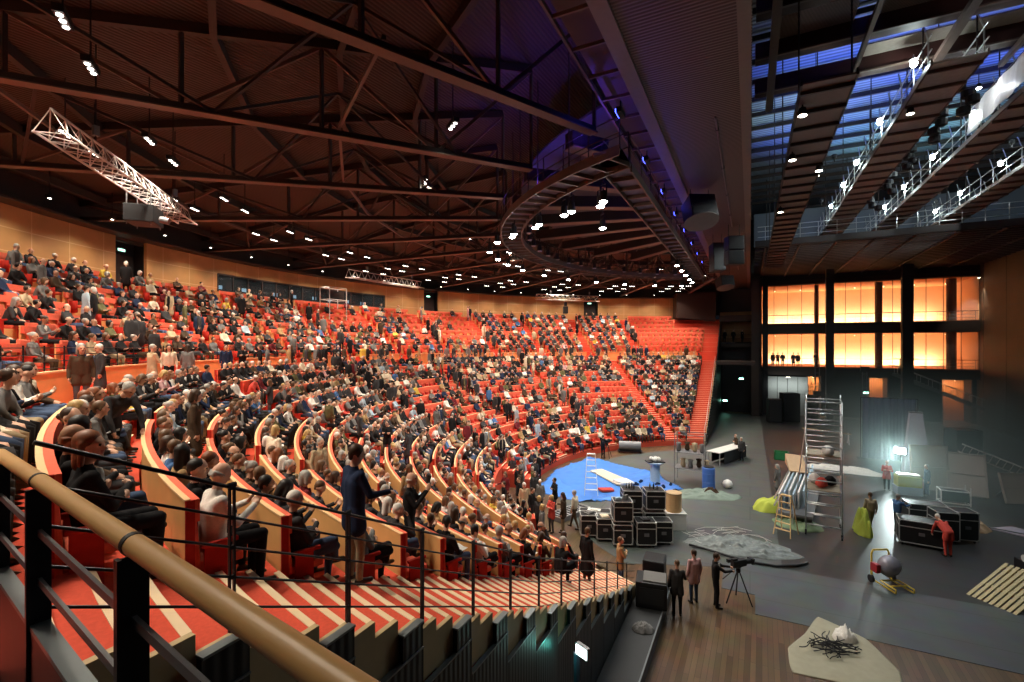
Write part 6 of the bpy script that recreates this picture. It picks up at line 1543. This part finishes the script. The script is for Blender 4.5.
for k in range(24):
    a = rnd.uniform(0, 6.28); cx, cy = 2.15 + rnd.gauss(0, .18), 15.85 + rnd.gauss(0, .18); p = []
    L = rnd.uniform(.55, 1.25); kk = rnd.uniform(-2.6, 2.6); a = rnd.gauss(.35, .5)
    for q in range(13): u = q / 12 - .5; p.append((cx + L * u * math.cos(a + kk * u * u), cy + L * u * math.sin(a + kk * u * u), .10 + .006 * k * (1 - abs(u)) + .02 * math.sin(q + k)))
    m = MB(); m.path(p, .013, 6); solo('cable', m, M_BLACK, 'black cable in the pile on the beige sheet, %s from the bottom' % ordinal(k), 'cable', 'cables on the beige sheet', smooth=True)
heap('white_cloth', 'crumpled white plastic on the far side of the black cables', 'cloth', 2.45, 16.55, .32, .28, .45, MATS['cloth_white'], 0, 41, n=16, crease=4)
# yellow hand trolley with a grey drum
t = thing('drum_trolley', 'yellow tubular trolley carrying a round grey drum', 'trolley', (4.45, 20.9, .012), rz=.5)
M_YEL = mat('yellow_paint', (.62, .44, .05), .45)
m = MB()
for s in (-1, 1):
    m.path([(s * .32, -.55, .08), (s * .32, .35, .08), (s * .32, .5, .2), (s * .32, .5, 1.0), (s * .26, .5, 1.12)], .03, 8); m.path([(s * .32, -.55, .08), (s * .32, -.55, .2), (s * .32, .1, .2)], .025, 8)
m.tube((-.26, .5, 1.12), (.26, .5, 1.12), .03, 8); m.tube((-.32, -.3, .2), (.32, -.3, .2), .025, 8); m.tube((-.32, .1, .2), (.32, .1, .2), .025, 8); m.build('frame', M_YEL, t, smooth=True)
m = MB(); R = Matrix.Rotation(.7, 3, 'X'); m.lathe((0, .1, .72), [(.1, -.32), (.3, -.24), (.34, 0), (.3, .2), (.2, .3)], 20, R=R); m.build('drum', mat('drum_grey', (.30, .29, .34), .35, metal=.4), t, smooth=True)
m = MB(); m.box((-.42, .2, .62), (.16, .3, .3)); m.build('red_motor', mat('motor_red', (.35, .02, .03), .4), t, bevel=.03)
for s in (-1, 1): m = MB(); m.tube((s * .40 - .04, .42, .13), (s * .40 + .04, .42, .13), .13, 14); m.build('wheel', M_BLACK, t)
# flight cases and gear on the dark side of the stage
G2 = 'flight cases on the dark stage'
for key, dims, loc, rz, lb in (('g', (1.5, .9, .95), (6.5, 26.0, .008), -.1, 'silver-edged case beside the red-clad worker'), ('h', (.8, .8, 1.2), (8.3, 27.4, .008), .2, 'dark case at the outer end of the worker’s cases'.replace('’', '')), ('h', (.8, .8, 1.2), (7.55, 27.0, .008), .2, 'dark case next to the red-clad worker, taller'), ('g', (1.5, .9, .95), (7.4, 28.9, .008), .1, 'open silver-edged case behind the red-clad worker')):
    place_case(key, dims, loc, rz, lb, G2)
t = thing('slatted_pallet', 'pale slatted wooden pallet tilted on the dark floor', 'pallet', (7.5, 21.4, .012), rz=-.85); R = Matrix.Rotation(.42, 3, 'X')
for k in range(9): m = MB(); m.box(R @ Vector((-.62 + .155 * k, .3, .22)), (.1, 2.5, .03), R=R); m.build('slat', mat('pallet_wood', (.55, .46, .26), .75), t)
for k in range(3): m = MB(); m.box(R @ Vector((0, -.8 + 1.1 * k, .15)), (1.35, .1, .1), R=R); m.build('bearer', MATS['pallet_wood'], t)
m = MB(); m.box((0, 1.15, .33), (1.2, .3, .64)); m.build('prop_block', MATS['pallet_wood'], t)
t = thing('covered_crate', 'dark crate with a white roll on top near the pallet', 'crate', (9.4, 23.4, .012), rz=.2); m = MB(); m.box((0, 0, .4), (1.4, 1.0, .8)); m.build('body', M_BLACK, t, bevel=.03); m = MB(); m.tube((-.7, 0, .93), (.6, .1, .93), .13, 14); m.build('white_roll', M_WHITE, t)
heap('brown_paper_heap', 'brown paper and cardboard heap behind the dark cases', 'heap', 8.6, 29.3, 1.3, .8, .8, MATS['cardboard'], .2, 51, crease=5)
t = thing('floor_board', 'pale mauve board lying on the dark floor', 'board', (11.0, 29.3, .012)); m = MB(); m.prism([(9.9, 29.6), (11.0, 30.4), (12.2, 29.0), (11.6, 28.6)], .012, .06); wpart('panel', m, mat('mauve_board', (.32, .27, .32), .6), t); m = MB(); m.beam((9.9, 29.62, .08), (12.1, 28.95, .08), .06, .05); wpart('batten', m, M_GREY, t)
# leaning panels, tall white cone, drapes, ladder
def leaning(name, label, cat, cx, cy, rz, w, h, tilt, m_, th=.06):
    t = thing(name, label, cat, (cx, cy, .008), rz); R = Matrix.Rotation(tilt, 3, 'X'); m = MB(); m.box(R @ Vector((0, 0, h / 2)) + Vector((0, 0, .02)), (w, th, h), R=R); m.build('panel', m_, t)
    m = MB()
    for s in (-1, 1): m.box(R @ Vector((s * w * .46, -th, h / 2)) + Vector((0, 0, .02)), (.07, .06, h), R=R)
    for f in (.02, .5, .98): m.box(R @ Vector((0, -th, h * f)) + Vector((0, 0, .02)), (w, .06, .07), R=R)
    m.build('frame', mat('panel_frame', (.30, .24, .20), .7), t); m = MB(); p = R @ Vector((0, 0, h * .8)); m.tube((0, p.y, p.z), (0, p.y - math.copysign(1.1, -tilt) * -1, .03), .03, 6); m.build('strut', M_GREY, t); return t
M_PAN = mat('tan_panel', (.34, .27, .22), .7)
leaning('scenery_panel', 'upright tan scenery panel beside the floodlight', 'panel', 9.5, 36.0, .2, 1.9, 2.6, -.1, M_PAN)
leaning('scenery_panel', 'tilted tan scenery panel beside the aluminium ladder', 'panel', 11.0, 35.5, -.2, 1.7, 2.5, -.5, M_PAN)
leaning('scenery_panel', 'small tan scenery panel under the aluminium ladder', 'panel', 13.0, 35.0, .35, 1.5, 1.6, -.3, M_PAN)
t = thing('aluminium_ladder', 'bright aluminium ladder propped slanting over the tan panels', 'ladder', (13.0, 36.8, .008)); A, B_ = Vector((11.0, 36.6, 2.55)), Vector((14.0, 37.6, 1.25)); sd = Vector((.1, -.35, .52)).normalized() * .3
m = MB(); m.beam(A + sd, B_ + sd, .05, .07); m.beam(A - sd, B_ - sd, .05, .07); wpart('rail', m, M_WHITE, t)
for k in range(9): p = A.lerp(B_, (k + .5) / 9); m = MB(); m.tube(p + sd, p - sd, .022, 6); wpart('rung', m, M_WHITE, t)
m = MB(); m.tube(A - sd, (A.x, A.y + .3, .01), .03, 6); m.tube(B_ - sd, (B_.x, B_.y + .3, .01), .03, 6); wpart('prop', m, M_GREY, t)
t = thing('white_cone', 'tall tapering white cloth cone standing at the rear of the stage', 'cone', (9.6, 40.0, .008)); m = MB(); m.hexa([(9.1, 39.6, .008), (10.6, 39.7, .008), (10.6, 40.5, .008), (9.1, 40.4, .008), (9.45, 39.8, 4.1), (10.1, 39.85, 4.1), (10.1, 40.2, 4.1), (9.45, 40.15, 4.1)]); wpart('cloth', m, mat('lavender_white', (.62, .61, .70), .7), t)
m = MB(); m.tube((9.8, 40.0, 4.05), (9.8, 40.0, 4.4), .04, 8); m.box((9.78, 40.0, 4.12), (.72, .42, .06)); wpart('cap', m, M_GREY, t)
t = thing('blue_grey_drape', 'blue-grey drape hanging on a stand behind the white cone', 'drape', (8.8, 44, .008)); vs = []; K = 40
for k in range(K + 1):
    x = 7.6 + 3.2 * k / K; y = 44 + .12 * math.sin(k * 1.25)
    vs += [(x, y, .05), (x, y, 4.6), (x, y + .03, 4.6), (x, y + .03, .05)]
m = MB(); m.add(vs, [f for k in range(K) for f in ((4 * k, 4 * k + 4, 4 * k + 5, 4 * k + 1), (4 * k + 3, 4 * k + 2, 4 * k + 6, 4 * k + 7), (4 * k, 4 * k + 3, 4 * k + 7, 4 * k + 4), (4 * k + 1, 4 * k + 5, 4 * k + 6, 4 * k + 2))]); wpart('cloth', m, mat('drape_blue', (.10, .115, .18), .9), t)
m = MB(); m.tube((7.5, 44.05, 4.62), (10.9, 44.05, 4.62), .03, 8)
for x in (7.5, 10.9): m.tube((x, 44.05, .01), (x, 44.05, 4.62), .03, 8); m.box((x, 44.05, .03), (.5, .5, .05))
wpart('stand', m, M_STEELD, t)
def tower_box(label, x, y, w, h, m_=None):
    t = thing('speaker_tower', label, 'speaker', (x, y, .008), rz=.3); m = MB(); m.box((0, 0, h / 2), (w, w * .8, h)); cb = m.build('cabinet', m_ or M_BLACK, t, bevel=.03); m = MB(); m.box((0, -w * .41, h / 2), (w * .86, .02, h * .9)); m.build('grille', M_BLACKP, cb); return t
tower_box('tall dark speaker tower behind the tilted panel', 12.6, 41.5, 1.5, 3.0)
tower_box('dark cabinet standing before the pale doors', 4.0, 62.0, 1.7, 3.2); tower_box('narrow dark cabinet beside the wood-lined bay', 6.2, 62.5, 1.0, 3.0); tower_box('dark cabinet at the proscenium end of the pale doors', 2.4, 60.5, 1.3, 2.6)
# floodlight on a stand
t = thing('floodlight', 'dazzling floodlight on a stand aimed across the stage', 'floodlight', (8.2, 36.4, .008)); m = MB()
for k in range(3): a = 2.1 * k; m.tube((8.2 + .5 * math.cos(a), 36.4 + .5 * math.sin(a), .03), (8.2, 36.4, .7), .02, 6)
m.tube((8.2, 36.4, .3), (8.2, 36.4, 1.9), .03, 8); wpart('stand', m, M_BLACK, t)
fd = Vector((-.55, -.8, -.1)).normalized(); Rf = fd.to_track_quat('Y', 'Z').to_matrix(); m = MB(); m.box(Vector((8.2, 36.4, 2.15)), (.62, .2, .42), R=Rf); wpart('housing', m, M_BLACK, t)
m = MB(); m.box(Vector((8.2, 36.4, 2.15)) + fd * .115, (.54, .02, .34), R=Rf); wpart('lamp_face', m, glow('flood_face', (.88, 1.0, 1.0), 90.0), t)
lamp('floodlight_lamp', 'SPOT', (fd.x * .2, fd.y * .2, 2.14 + fd.z * .2), L_FLOOD, (.78, 1.0, .98), size=.25, spot=150, blend=.7, parent=t, rot=fd.to_track_quat('-Z', 'Y').to_euler())
t = thing('yellow_crate_stack', 'yellow-green padded crate beside the floodlight', 'crate', (8.1, 34.6, .008)); m = MB(); m.box((8.1, 34.6, .75), (1.15, .7, .6), rz=.1); wpart('padded_body', m, MATS['acid_green'], t, bevel=.06); m = MB(); m.box((8.1, 34.6, .23), (1.2, .75, .44), rz=.1); wpart('white_base', m, MATS['cloth_pale_blue'], t); m = MB(); m.box((8.1, 34.6, 1.10), (1.0, .5, .1), rz=.1); wpart('tray', m, M_WHITE, t)
t = thing('wheeled_frame', 'low white tubular frame on the floor before the tan panels', 'frame', (9.9, 33.4, .008)); m = MB()
for z in (.1, .75): m.path([(9.2, 33.2, z), (10.4, 33.2, z), (10.4, 33.9, z), (9.2, 33.9, z), (9.2, 33.2, z)], .03, 6)
for x, y in ((9.2, 33.2), (10.4, 33.2), (10.4, 33.9), (9.2, 33.9)): m.tube((x, y, .0), (x, y, 1.0 if x > 10 else .75), .03, 6)
wpart('tube', m, M_WHITE, t); m = MB(); m.box((9.8, 33.55, .45), (1.1, .6, .5)); wpart('bin', m, M_BLACK, t)
t = thing('light_rail', 'thin pale trestle with cloth at the rear of the stage', 'trestle', (5.6, 50, .008)); m = MB(); m.beam((4.2, 50, 1.1), (7.8, 49.6, .9), .5, .06); wpart('cloth_top', m, MATS['cloth_beige'], t); m = MB()
for x in (4.4, 7.6):
    for s in (-.25, .25): m.tube((x, 49.8 + s * 2, .008), (x, 49.8 + s * .3, 1.0), .03, 6)
wpart('leg', m, M_ALU, t)
heap('white_floor_cloth', 'white cloth strewn over the floor behind the scaffold', 'cloth', 5.5, 39.0, 2.6, .8, .4, MATS['cloth_white'], -.1, 61, crease=4)
# lifting poles before the foyer
for k, x in enumerate((6.7, 11.0)):
    t = thing('lift_mast', 'thin twin-pole mast rising before the foyer, %s from the jamb' % ORD[k], 'mast', (x, 62.5, .008), group='masts before the foyer'); m = MB()
    for s in (-.2, .2): m.tube((x + s, 62.5, .008), (x + s, 62.5, 7.2 - k), .05, 6)
    for z in (1, 2.5, 4, 5.5): m.box((x, 62.5, z), (.5, .06, .06))
    wpart('pole', m, M_GREY, t); m = MB(); m.box((x, 62.5, 3.2 + k * 2.8), (.75, .5, .55)); wpart('carriage', m, M_BLACK, t)
# low platform along the flank wall: black box case, bag
m = MB(); m.box((-2.86, 12.3, .17), (.96, 9.6, .34)); struct('floor_side_ramp', m, mat('ramp_grey', (.035, .037, .04), .5)); m = MB(); m.box((-2.40, 12.3, .345), (.04, 9.6, .02)); struct('trim_side_ramp', m, M_CAP)
t = thing('amplifier_case', 'black covered case at the foot of the near stairs', 'case', (-2.8, 15.5, .34), rz=.15); m = MB(); m.box((0, 0, .40), (.95, .85, .8)); m.build('body', M_BLACK, t, bevel=.05); m = MB(); m.box((0.1, 0, .82), (.7, .7, .05)); m.build('grey_lid', MATS['cloth_grey'], t, bevel=.02); m = MB(); m.box((0, -.435, .40), (.75, .03, .5)); m.build('front_grille', M_BLACKP, t)
t = thing('amplifier_case', 'smaller black case hard against the end of the railing', 'case', (-2.9, 16.6, .34), rz=.05); m = MB(); m.box((0, 0, .5), (.7, .8, 1.0)); m.build('body', M_BLACK, t, bevel=.05); m = MB(); m.box((0, -.41, .5), (.3, .03, .12)); m.build('handle', M_GREY, t)
heap_o = heap('grey_bag', 'crumpled grey bag on the dark side ramp', 'bag', -2.75, 13.9, .32, .26, .24, MATS['cloth_grey'], .3, 71, n=18, crease=4); heap_o.location.z = .34
t = thing('exit_lamp_post', 'green-lit exit box on a post against the black flank wall', 'exit light', (-2.95, 8.7, .34)); m = MB(); m.tube((-2.95, 8.7, .34), (-2.95, 8.7, 2.62), .08, 8); wpart('post', m, mat('post_blue_grey', (.12, .16, .24), .5), t)
m = MB(); m.box((-2.82, 8.62, 2.74), (.30, .08, .22), rz=-.45); wpart('case', m, M_GREY, t); m = MB(); m.box((-2.84, 8.575, 2.74), (.27, .012, .18), rz=-.45); wpart('lit_panel', m, glow('exit_white', (.75, 1.0, .95), 6.0), t)
lamp('exit_glow_lamp', 'POINT', (-.22, -.25, 2.45), 2.2, (.1, 1.0, .8), size=.06, parent=t)
# haze round the floodlight
hz = bpy.data.materials.new('stage_haze'); hz.use_nodes = True; nt = hz.node_tree; nt.nodes.remove(nt.nodes['Principled BSDF']); vs_ = nt.nodes.new('ShaderNodeVolumeScatter'); vs_.inputs['Color'].default_value = (.80, 1, .98, 1); vs_.inputs['Anisotropy'].default_value = .25
tc_ = nt.nodes.new('ShaderNodeTexCoord'); sx_ = nt.nodes.new('ShaderNodeSeparateXYZ'); nt.links.new(tc_.outputs['Object'], sx_.inputs[0])
def ramp_(sock, a, b, lo, hi):
    r = nt.nodes.new('ShaderNodeMapRange'); r.interpolation_type = 'SMOOTHSTEP'; nt.links.new(sock, r.inputs[0])
    for k, v in enumerate((a, b, lo, hi)): r.inputs[k + 1].default_value = v
    return r.outputs[0]
def mul_(a, b):
    n = nt.nodes.new('ShaderNodeMath'); n.operation = 'MULTIPLY'
    for k, v in enumerate((a, b)):
        if isinstance(v, float): n.inputs[k].default_value = v
        else: nt.links.new(v, n.inputs[k])
    return n.outputs[0]
nt.links.new(mul_(mul_(mul_(ramp_(sx_.outputs[2], 0.5, 7.9, 1.0, 0.0), ramp_(sx_.outputs[0], 3.6, 9.0, 0.0, 1.0)), ramp_(sx_.outputs[1], 24.0, 36.0, 0.0, 1.0)), 0.048), vs_.inputs['Density'])
nt.links.new(vs_.outputs[0], nt.nodes['Material Output'].inputs['Volume'])
m = MB(); m.box((12.6, 42.2, 4.2), (18.4, 40, 8.3)); tag(m.build('haze', hz), 'thin blue-green haze drifting over the rear of the stage', 'haze', kind='stuff')

# ================================================================ people on stage, in the aisles and the foyer
def near_ang(x, y): return math.atan2(CX - x, CY - y)
def who(pose, x, y, z, deg, hair, hc, top, tr, label, grp=None, sc=1.0, skin=0, shirt=None): return person(pose, (x, y, z - .004), R_(deg), hair, hc, top, tr, label, grp, skin, sc, shirt)
who('reach', -1.0, 16.8, 0, -75, 'short', 'dark brown', 'black', 0, 'camera operator in black suit bending to the video camera on the boards', shirt='white')
who('rail', -2.05, 15.7, 0, 15, 'crop', 'brown', 'charcoal', 0, 'person in dark suit beside the black covered case, seen from behind')
who('stand', -1.65, 16.75, 0, 40, 'short', 'dark brown', 'pink', 2, 'person in pale pink shirt and jeans beside the covered case')
who('stand_coat', -4.3, 13.5, flank_z(13.5) - .1, -30, 'short', 'brown', 'black', 3, 'person in long black coat standing on the near stairs behind the railing')
who('stand_fold', -4.1, 16.7, 0.0, -60, 'short', 'brown', 'tan', 2, 'person in tan jacket and jeans at the foot of the near stairs')
who('sit_face', -4.4, 11.6, flank_z(11.6) - .1, -20, 'bob', 'grey', 'black', 0, 'person in black crouched on the lower near stairs by the railing')
who('bend', -9.9, 4.2, ZT[13], -85, 'short', 'grey', 'charcoal', 0, 'grey-haired person in dark coat bending over the aisle near the top rows', sc=1.02)
who('stand_coat', -10.3, 5.85, ZT[12], -30, 'bob', 'dark brown', 'dark brown', 3, 'person in patterned dark dress standing in the aisle, seen from behind')
who('rail', -4.75, 4.75, ZT[11], -20, 'short', 'dark brown', 'navy', 4, 'tall person in navy jacket standing at the row ends behind the railing', sc=1.05)
who('clap', -5.75, 7.15, ZT[9], -60, 'bald', 'white', 'black', 0, 'bald person in black jacket raising both hands among the near rows')
for k, (r, d, row, deg, h_, hc, tp) in enumerate(((23.4, 53.2, 8, 20, 'short', 'dark brown', 'charcoal'), (22.2, 53.0, 7, -100, 'short', 'black', 'black'), (21.3, 54.5, 6, 150, 'bob', 'dark brown', 'charcoal'), (24.8, 54.2, 9, 60, 'crop', 'grey', 'olive'), (26.5, 54.0, 10, 10, 'short', 'dark brown', 'black'), (27.2, 53.6, 11, 190, 'long', 'brown', 'charcoal'), (26.0, 31.2, 10, 30, 'bob', 'blond', 'cream'), (24.9, 32.0, 9, -60, 'short', 'grey', 'beige'), (22.6, 31.0, 7, 90, 'bob', 'brown', 'tan'), (24.0, 76.8, 8, 0, 'long', 'black', 'black'), (21.5, 76.0, 6, 80, 'short', 'brown', 'grey'), (19.0, 76.5, 3, -120, 'crop', 'dark brown', 'black'))):
    p = PT(r, R_(d), ZT[row]); who(('stand', 'stand_fold', 'stand_coat', 'walk')[k % 4], p[0], p[1], ZT[row], deg - d, h_, hc, tp, k % 4, '%s %s-haired person in %s, standing in the %s, %s row up' % (HN[h_], hc, tp, ('second aisle', 'first aisle', 'third aisle')[0 if 5 < d - 45 < 15 else (1 if d < 40 else 2)], ordinal(row)), 'people standing in the aisles', .97 + .01 * (k % 5))
for k in range(11):                              # along the gangway
    a = R_(38 + 4.1 * k); r = GANG_R0 + .9 + .35 * math.sin(k * 2.1); p = PT(r, a, GANG_Z); hs, hc, tp, tr = style()
    who(('stand', 'stand_coat', 'stand_fold', 'walk')[k % 4], p[0], p[1], GANG_Z, rnd.uniform(0, 360), hs, hc, ('dark brown', 'charcoal', 'beige', 'cream', 'grey', 'navy', 'black', 'black', 'charcoal', 'olive', 'black')[k], tr, 'person standing on the walkway below the beech parapet, %s from the camera' % ordinal(k), 'people on the walkway')
crowd = [(-8.6, 19.9, 'charcoal', 'bob', 'blond'), (-8.1, 20.2, 'coral red', 'bob', 'blond'), (-9.3, 20.7, 'black', 'short', 'dark brown'), (-7.3, 21.1, 'cream', 'short', 'grey'), (-7.6, 20.4, 'dark brown', 'long', 'dark brown'), (-9.6, 22.4, 'grey', 'short', 'white'), (-9.0, 22.9, 'black', 'short', 'black'), (-10.6, 22.0, 'black', 'crop', 'brown'),
  (-10.3, 23.3, 'charcoal', 'bob', 'brown'), (-11.2, 23.4, 'dark brown', 'long', 'black'), (-11.0, 24.6, 'olive', 'short', 'grey'), (-11.9, 24.3, 'black', 'bun', 'dark brown'), (-12.2, 25.6, 'grey', 'bald', 'grey'), (-11.5, 26.0, 'charcoal', 'short', 'brown'), (-12.6, 27.0, 'pale blue', 'bob', 'blond'), (-12.0, 27.8, 'black', 'short', 'dark brown'), (-12.7, 28.6, 'navy', 'crop', 'grey'), (-10.0, 21.3, 'beige', 'bob', 'white'),
  (-10.9, 20.9, 'black', 'short', 'dark brown'), (-11.6, 22.4, 'burgundy', 'long', 'brown'), (-12.5, 23.4, 'charcoal', 'short', 'black'), (-12.9, 24.9, 'black', 'bob', 'auburn'), (-9.9, 19.5, 'navy', 'short', 'dark brown'), (-8.9, 18.9, 'black', 'long', 'black'), (-11.9, 21.6, 'charcoal', 'short', 'grey'), (-12.9, 23.0, 'dark brown', 'crop', 'brown'), (-13.1, 26.2, 'charcoal', 'short', 'dark brown'), (-7.9, 18.6, 'grey', 'bob', 'blond')]
crowd = [(x, y, *r_) for x, y, *r_ in crowd if math.hypot(x - CX, y - CY) < RR[1] - .35]
for k, (x, y, tp, hs, hc) in enumerate(crowd):
    rr_ = math.hypot(x - CX, y - CY); z = 0.0
    who(('stand', 'stand_fold', 'stand_coat', 'walk', 'rail')[k % 5], x, y, z, rnd.uniform(0, 360), hs, hc, tp, k % 5, 'standing person, %s %s hair, %s clothes, %s in the stage-front crowd' % (HN[hs], hc, tp, ordinal(k)), 'people standing before the front row', .95 + .02 * (k % 5))
who('reach', -9.95, 35.2, 0, -20, 'short', 'dark brown', 'black', 0, 'camera operator in black behind the far tripod before the first row')
who('stand', -.55, 39.0, 0, 150, 'short', 'white', 'charcoal', 0, 'white-haired person in dark clothes behind the long table, nearer the camera')
who('stand_fold', -.95, 40.2, 0, 120, 'bald', 'white', 'dark brown', 1, 'white-haired person in brown behind the long table, farther end')
who('bend', 7.15, 25.0, .008, 20, 'crop', 'white', 'coral red', 1, 'worker in red overalls with white cap bending over the silver-edged case', sc=1.0)
bpy.data.objects[[o.name for o in COL.objects if o.get('label', '').startswith('worker in red overalls')][0]].material_slots[2].material = MT['coral red']
who('reach', 6.0, 27.2, .008, -60, 'crop', 'grey', 'blue', 1, 'worker in blue shirt behind the silver-edged cases')
who('stand_fold', 7.2, 34.9, .008, 180, 'crop', 'dark brown', 'coral red', 0, 'worker in a red vest standing beside the dazzling floodlight')
who('stand', 9.0, 34.7, .008, 100, 'short', 'grey', 'navy', 2, 'worker in navy before the upright tan panel')
who('stand_coat', 1.4, 30.9, .008, 60, 'bob', 'grey', 'grey', 1, 'person in a grey coat at the far end of the panel trolley')
who('walk', 4.95, 26.9, .008, 10, 'short', 'brown', 'beige', 4, 'person in beige walking beyond the scaffold tower')
for k, x in enumerate((2.6, 3.15, 3.7, 4.85, 5.35, 7.2)):
    who(('stand', 'stand_fold', 'walk', 'stand_coat', 'stand', 'rail')[k], x, SY1 - .0 + 0.95 if False else SY1 + .95, Z1 + .02, 180 + 20 * math.sin(k * 3), ('short', 'crop')[k % 2], 'black', 'black', 0, 'dark figure looking down from the lower foyer, %s from the jamb' % ORD[k], 'people at the foyer railing')
for k, x in enumerate((15.5, 16.6)):
    t = thing('high_table', 'small dark high table on the lower foyer, %s from the jamb' % ORD[k], 'table', (x, SY1 + 1.2, Z1 + .02), group='foyer high tables'); m = MB(); m.lathe((x, SY1 + 1.2, Z1 + 1.1), [(.6, 0), (.6, .05)], 18); wpart('top', m, M_BLACK, t); m = MB(); m.tube((x, SY1 + 1.2, Z1 + .02), (x, SY1 + 1.2, Z1 + 1.1), .05, 8); m.lathe((x, SY1 + 1.2, Z1 + .02), [(.3, 0), (.3, .03)], 14); wpart('stem', m, M_BLACK, t)
for k in range(3):
    x = -2.9 + k * 1.0; who(('stand', 'walk', 'stand_fold')[k], x, 66.9, 8.85, 150 + 40 * k, 'short', 'black', 'black', 0, 'dark figure on the far balcony beside the seating, %s from the flank' % ORD[k], 'people on the far balcony')
# programmes held or left on laps
for k, s in enumerate(ind[6:120:9]):
    tier, i, b, q, n, r, a, z = s; rc = r - 0.30; c = PT(rc, a, z + 0.705); R = Matrix.Rotation(-a, 3, 'Z') @ Matrix.Rotation(.2, 3, 'X')
    m = MB(); m.box(Vector(c) + R @ Vector((-.075, 0, 0)), (.15, .21, .008), R=R @ Matrix.Rotation(.12, 3, 'Y')); m.box(Vector(c) + R @ Vector((.075, 0, 0)), (.15, .21, .008), R=R @ Matrix.Rotation(-.12, 3, 'Y'))
    solo('programme', m, M_WHITE, 'open white programme on a lap, %s row up, %s seat of the %s block' % (ordinal(i), ordinal(q), BLK[min(b, 6)]), 'programme', 'programmes on laps')
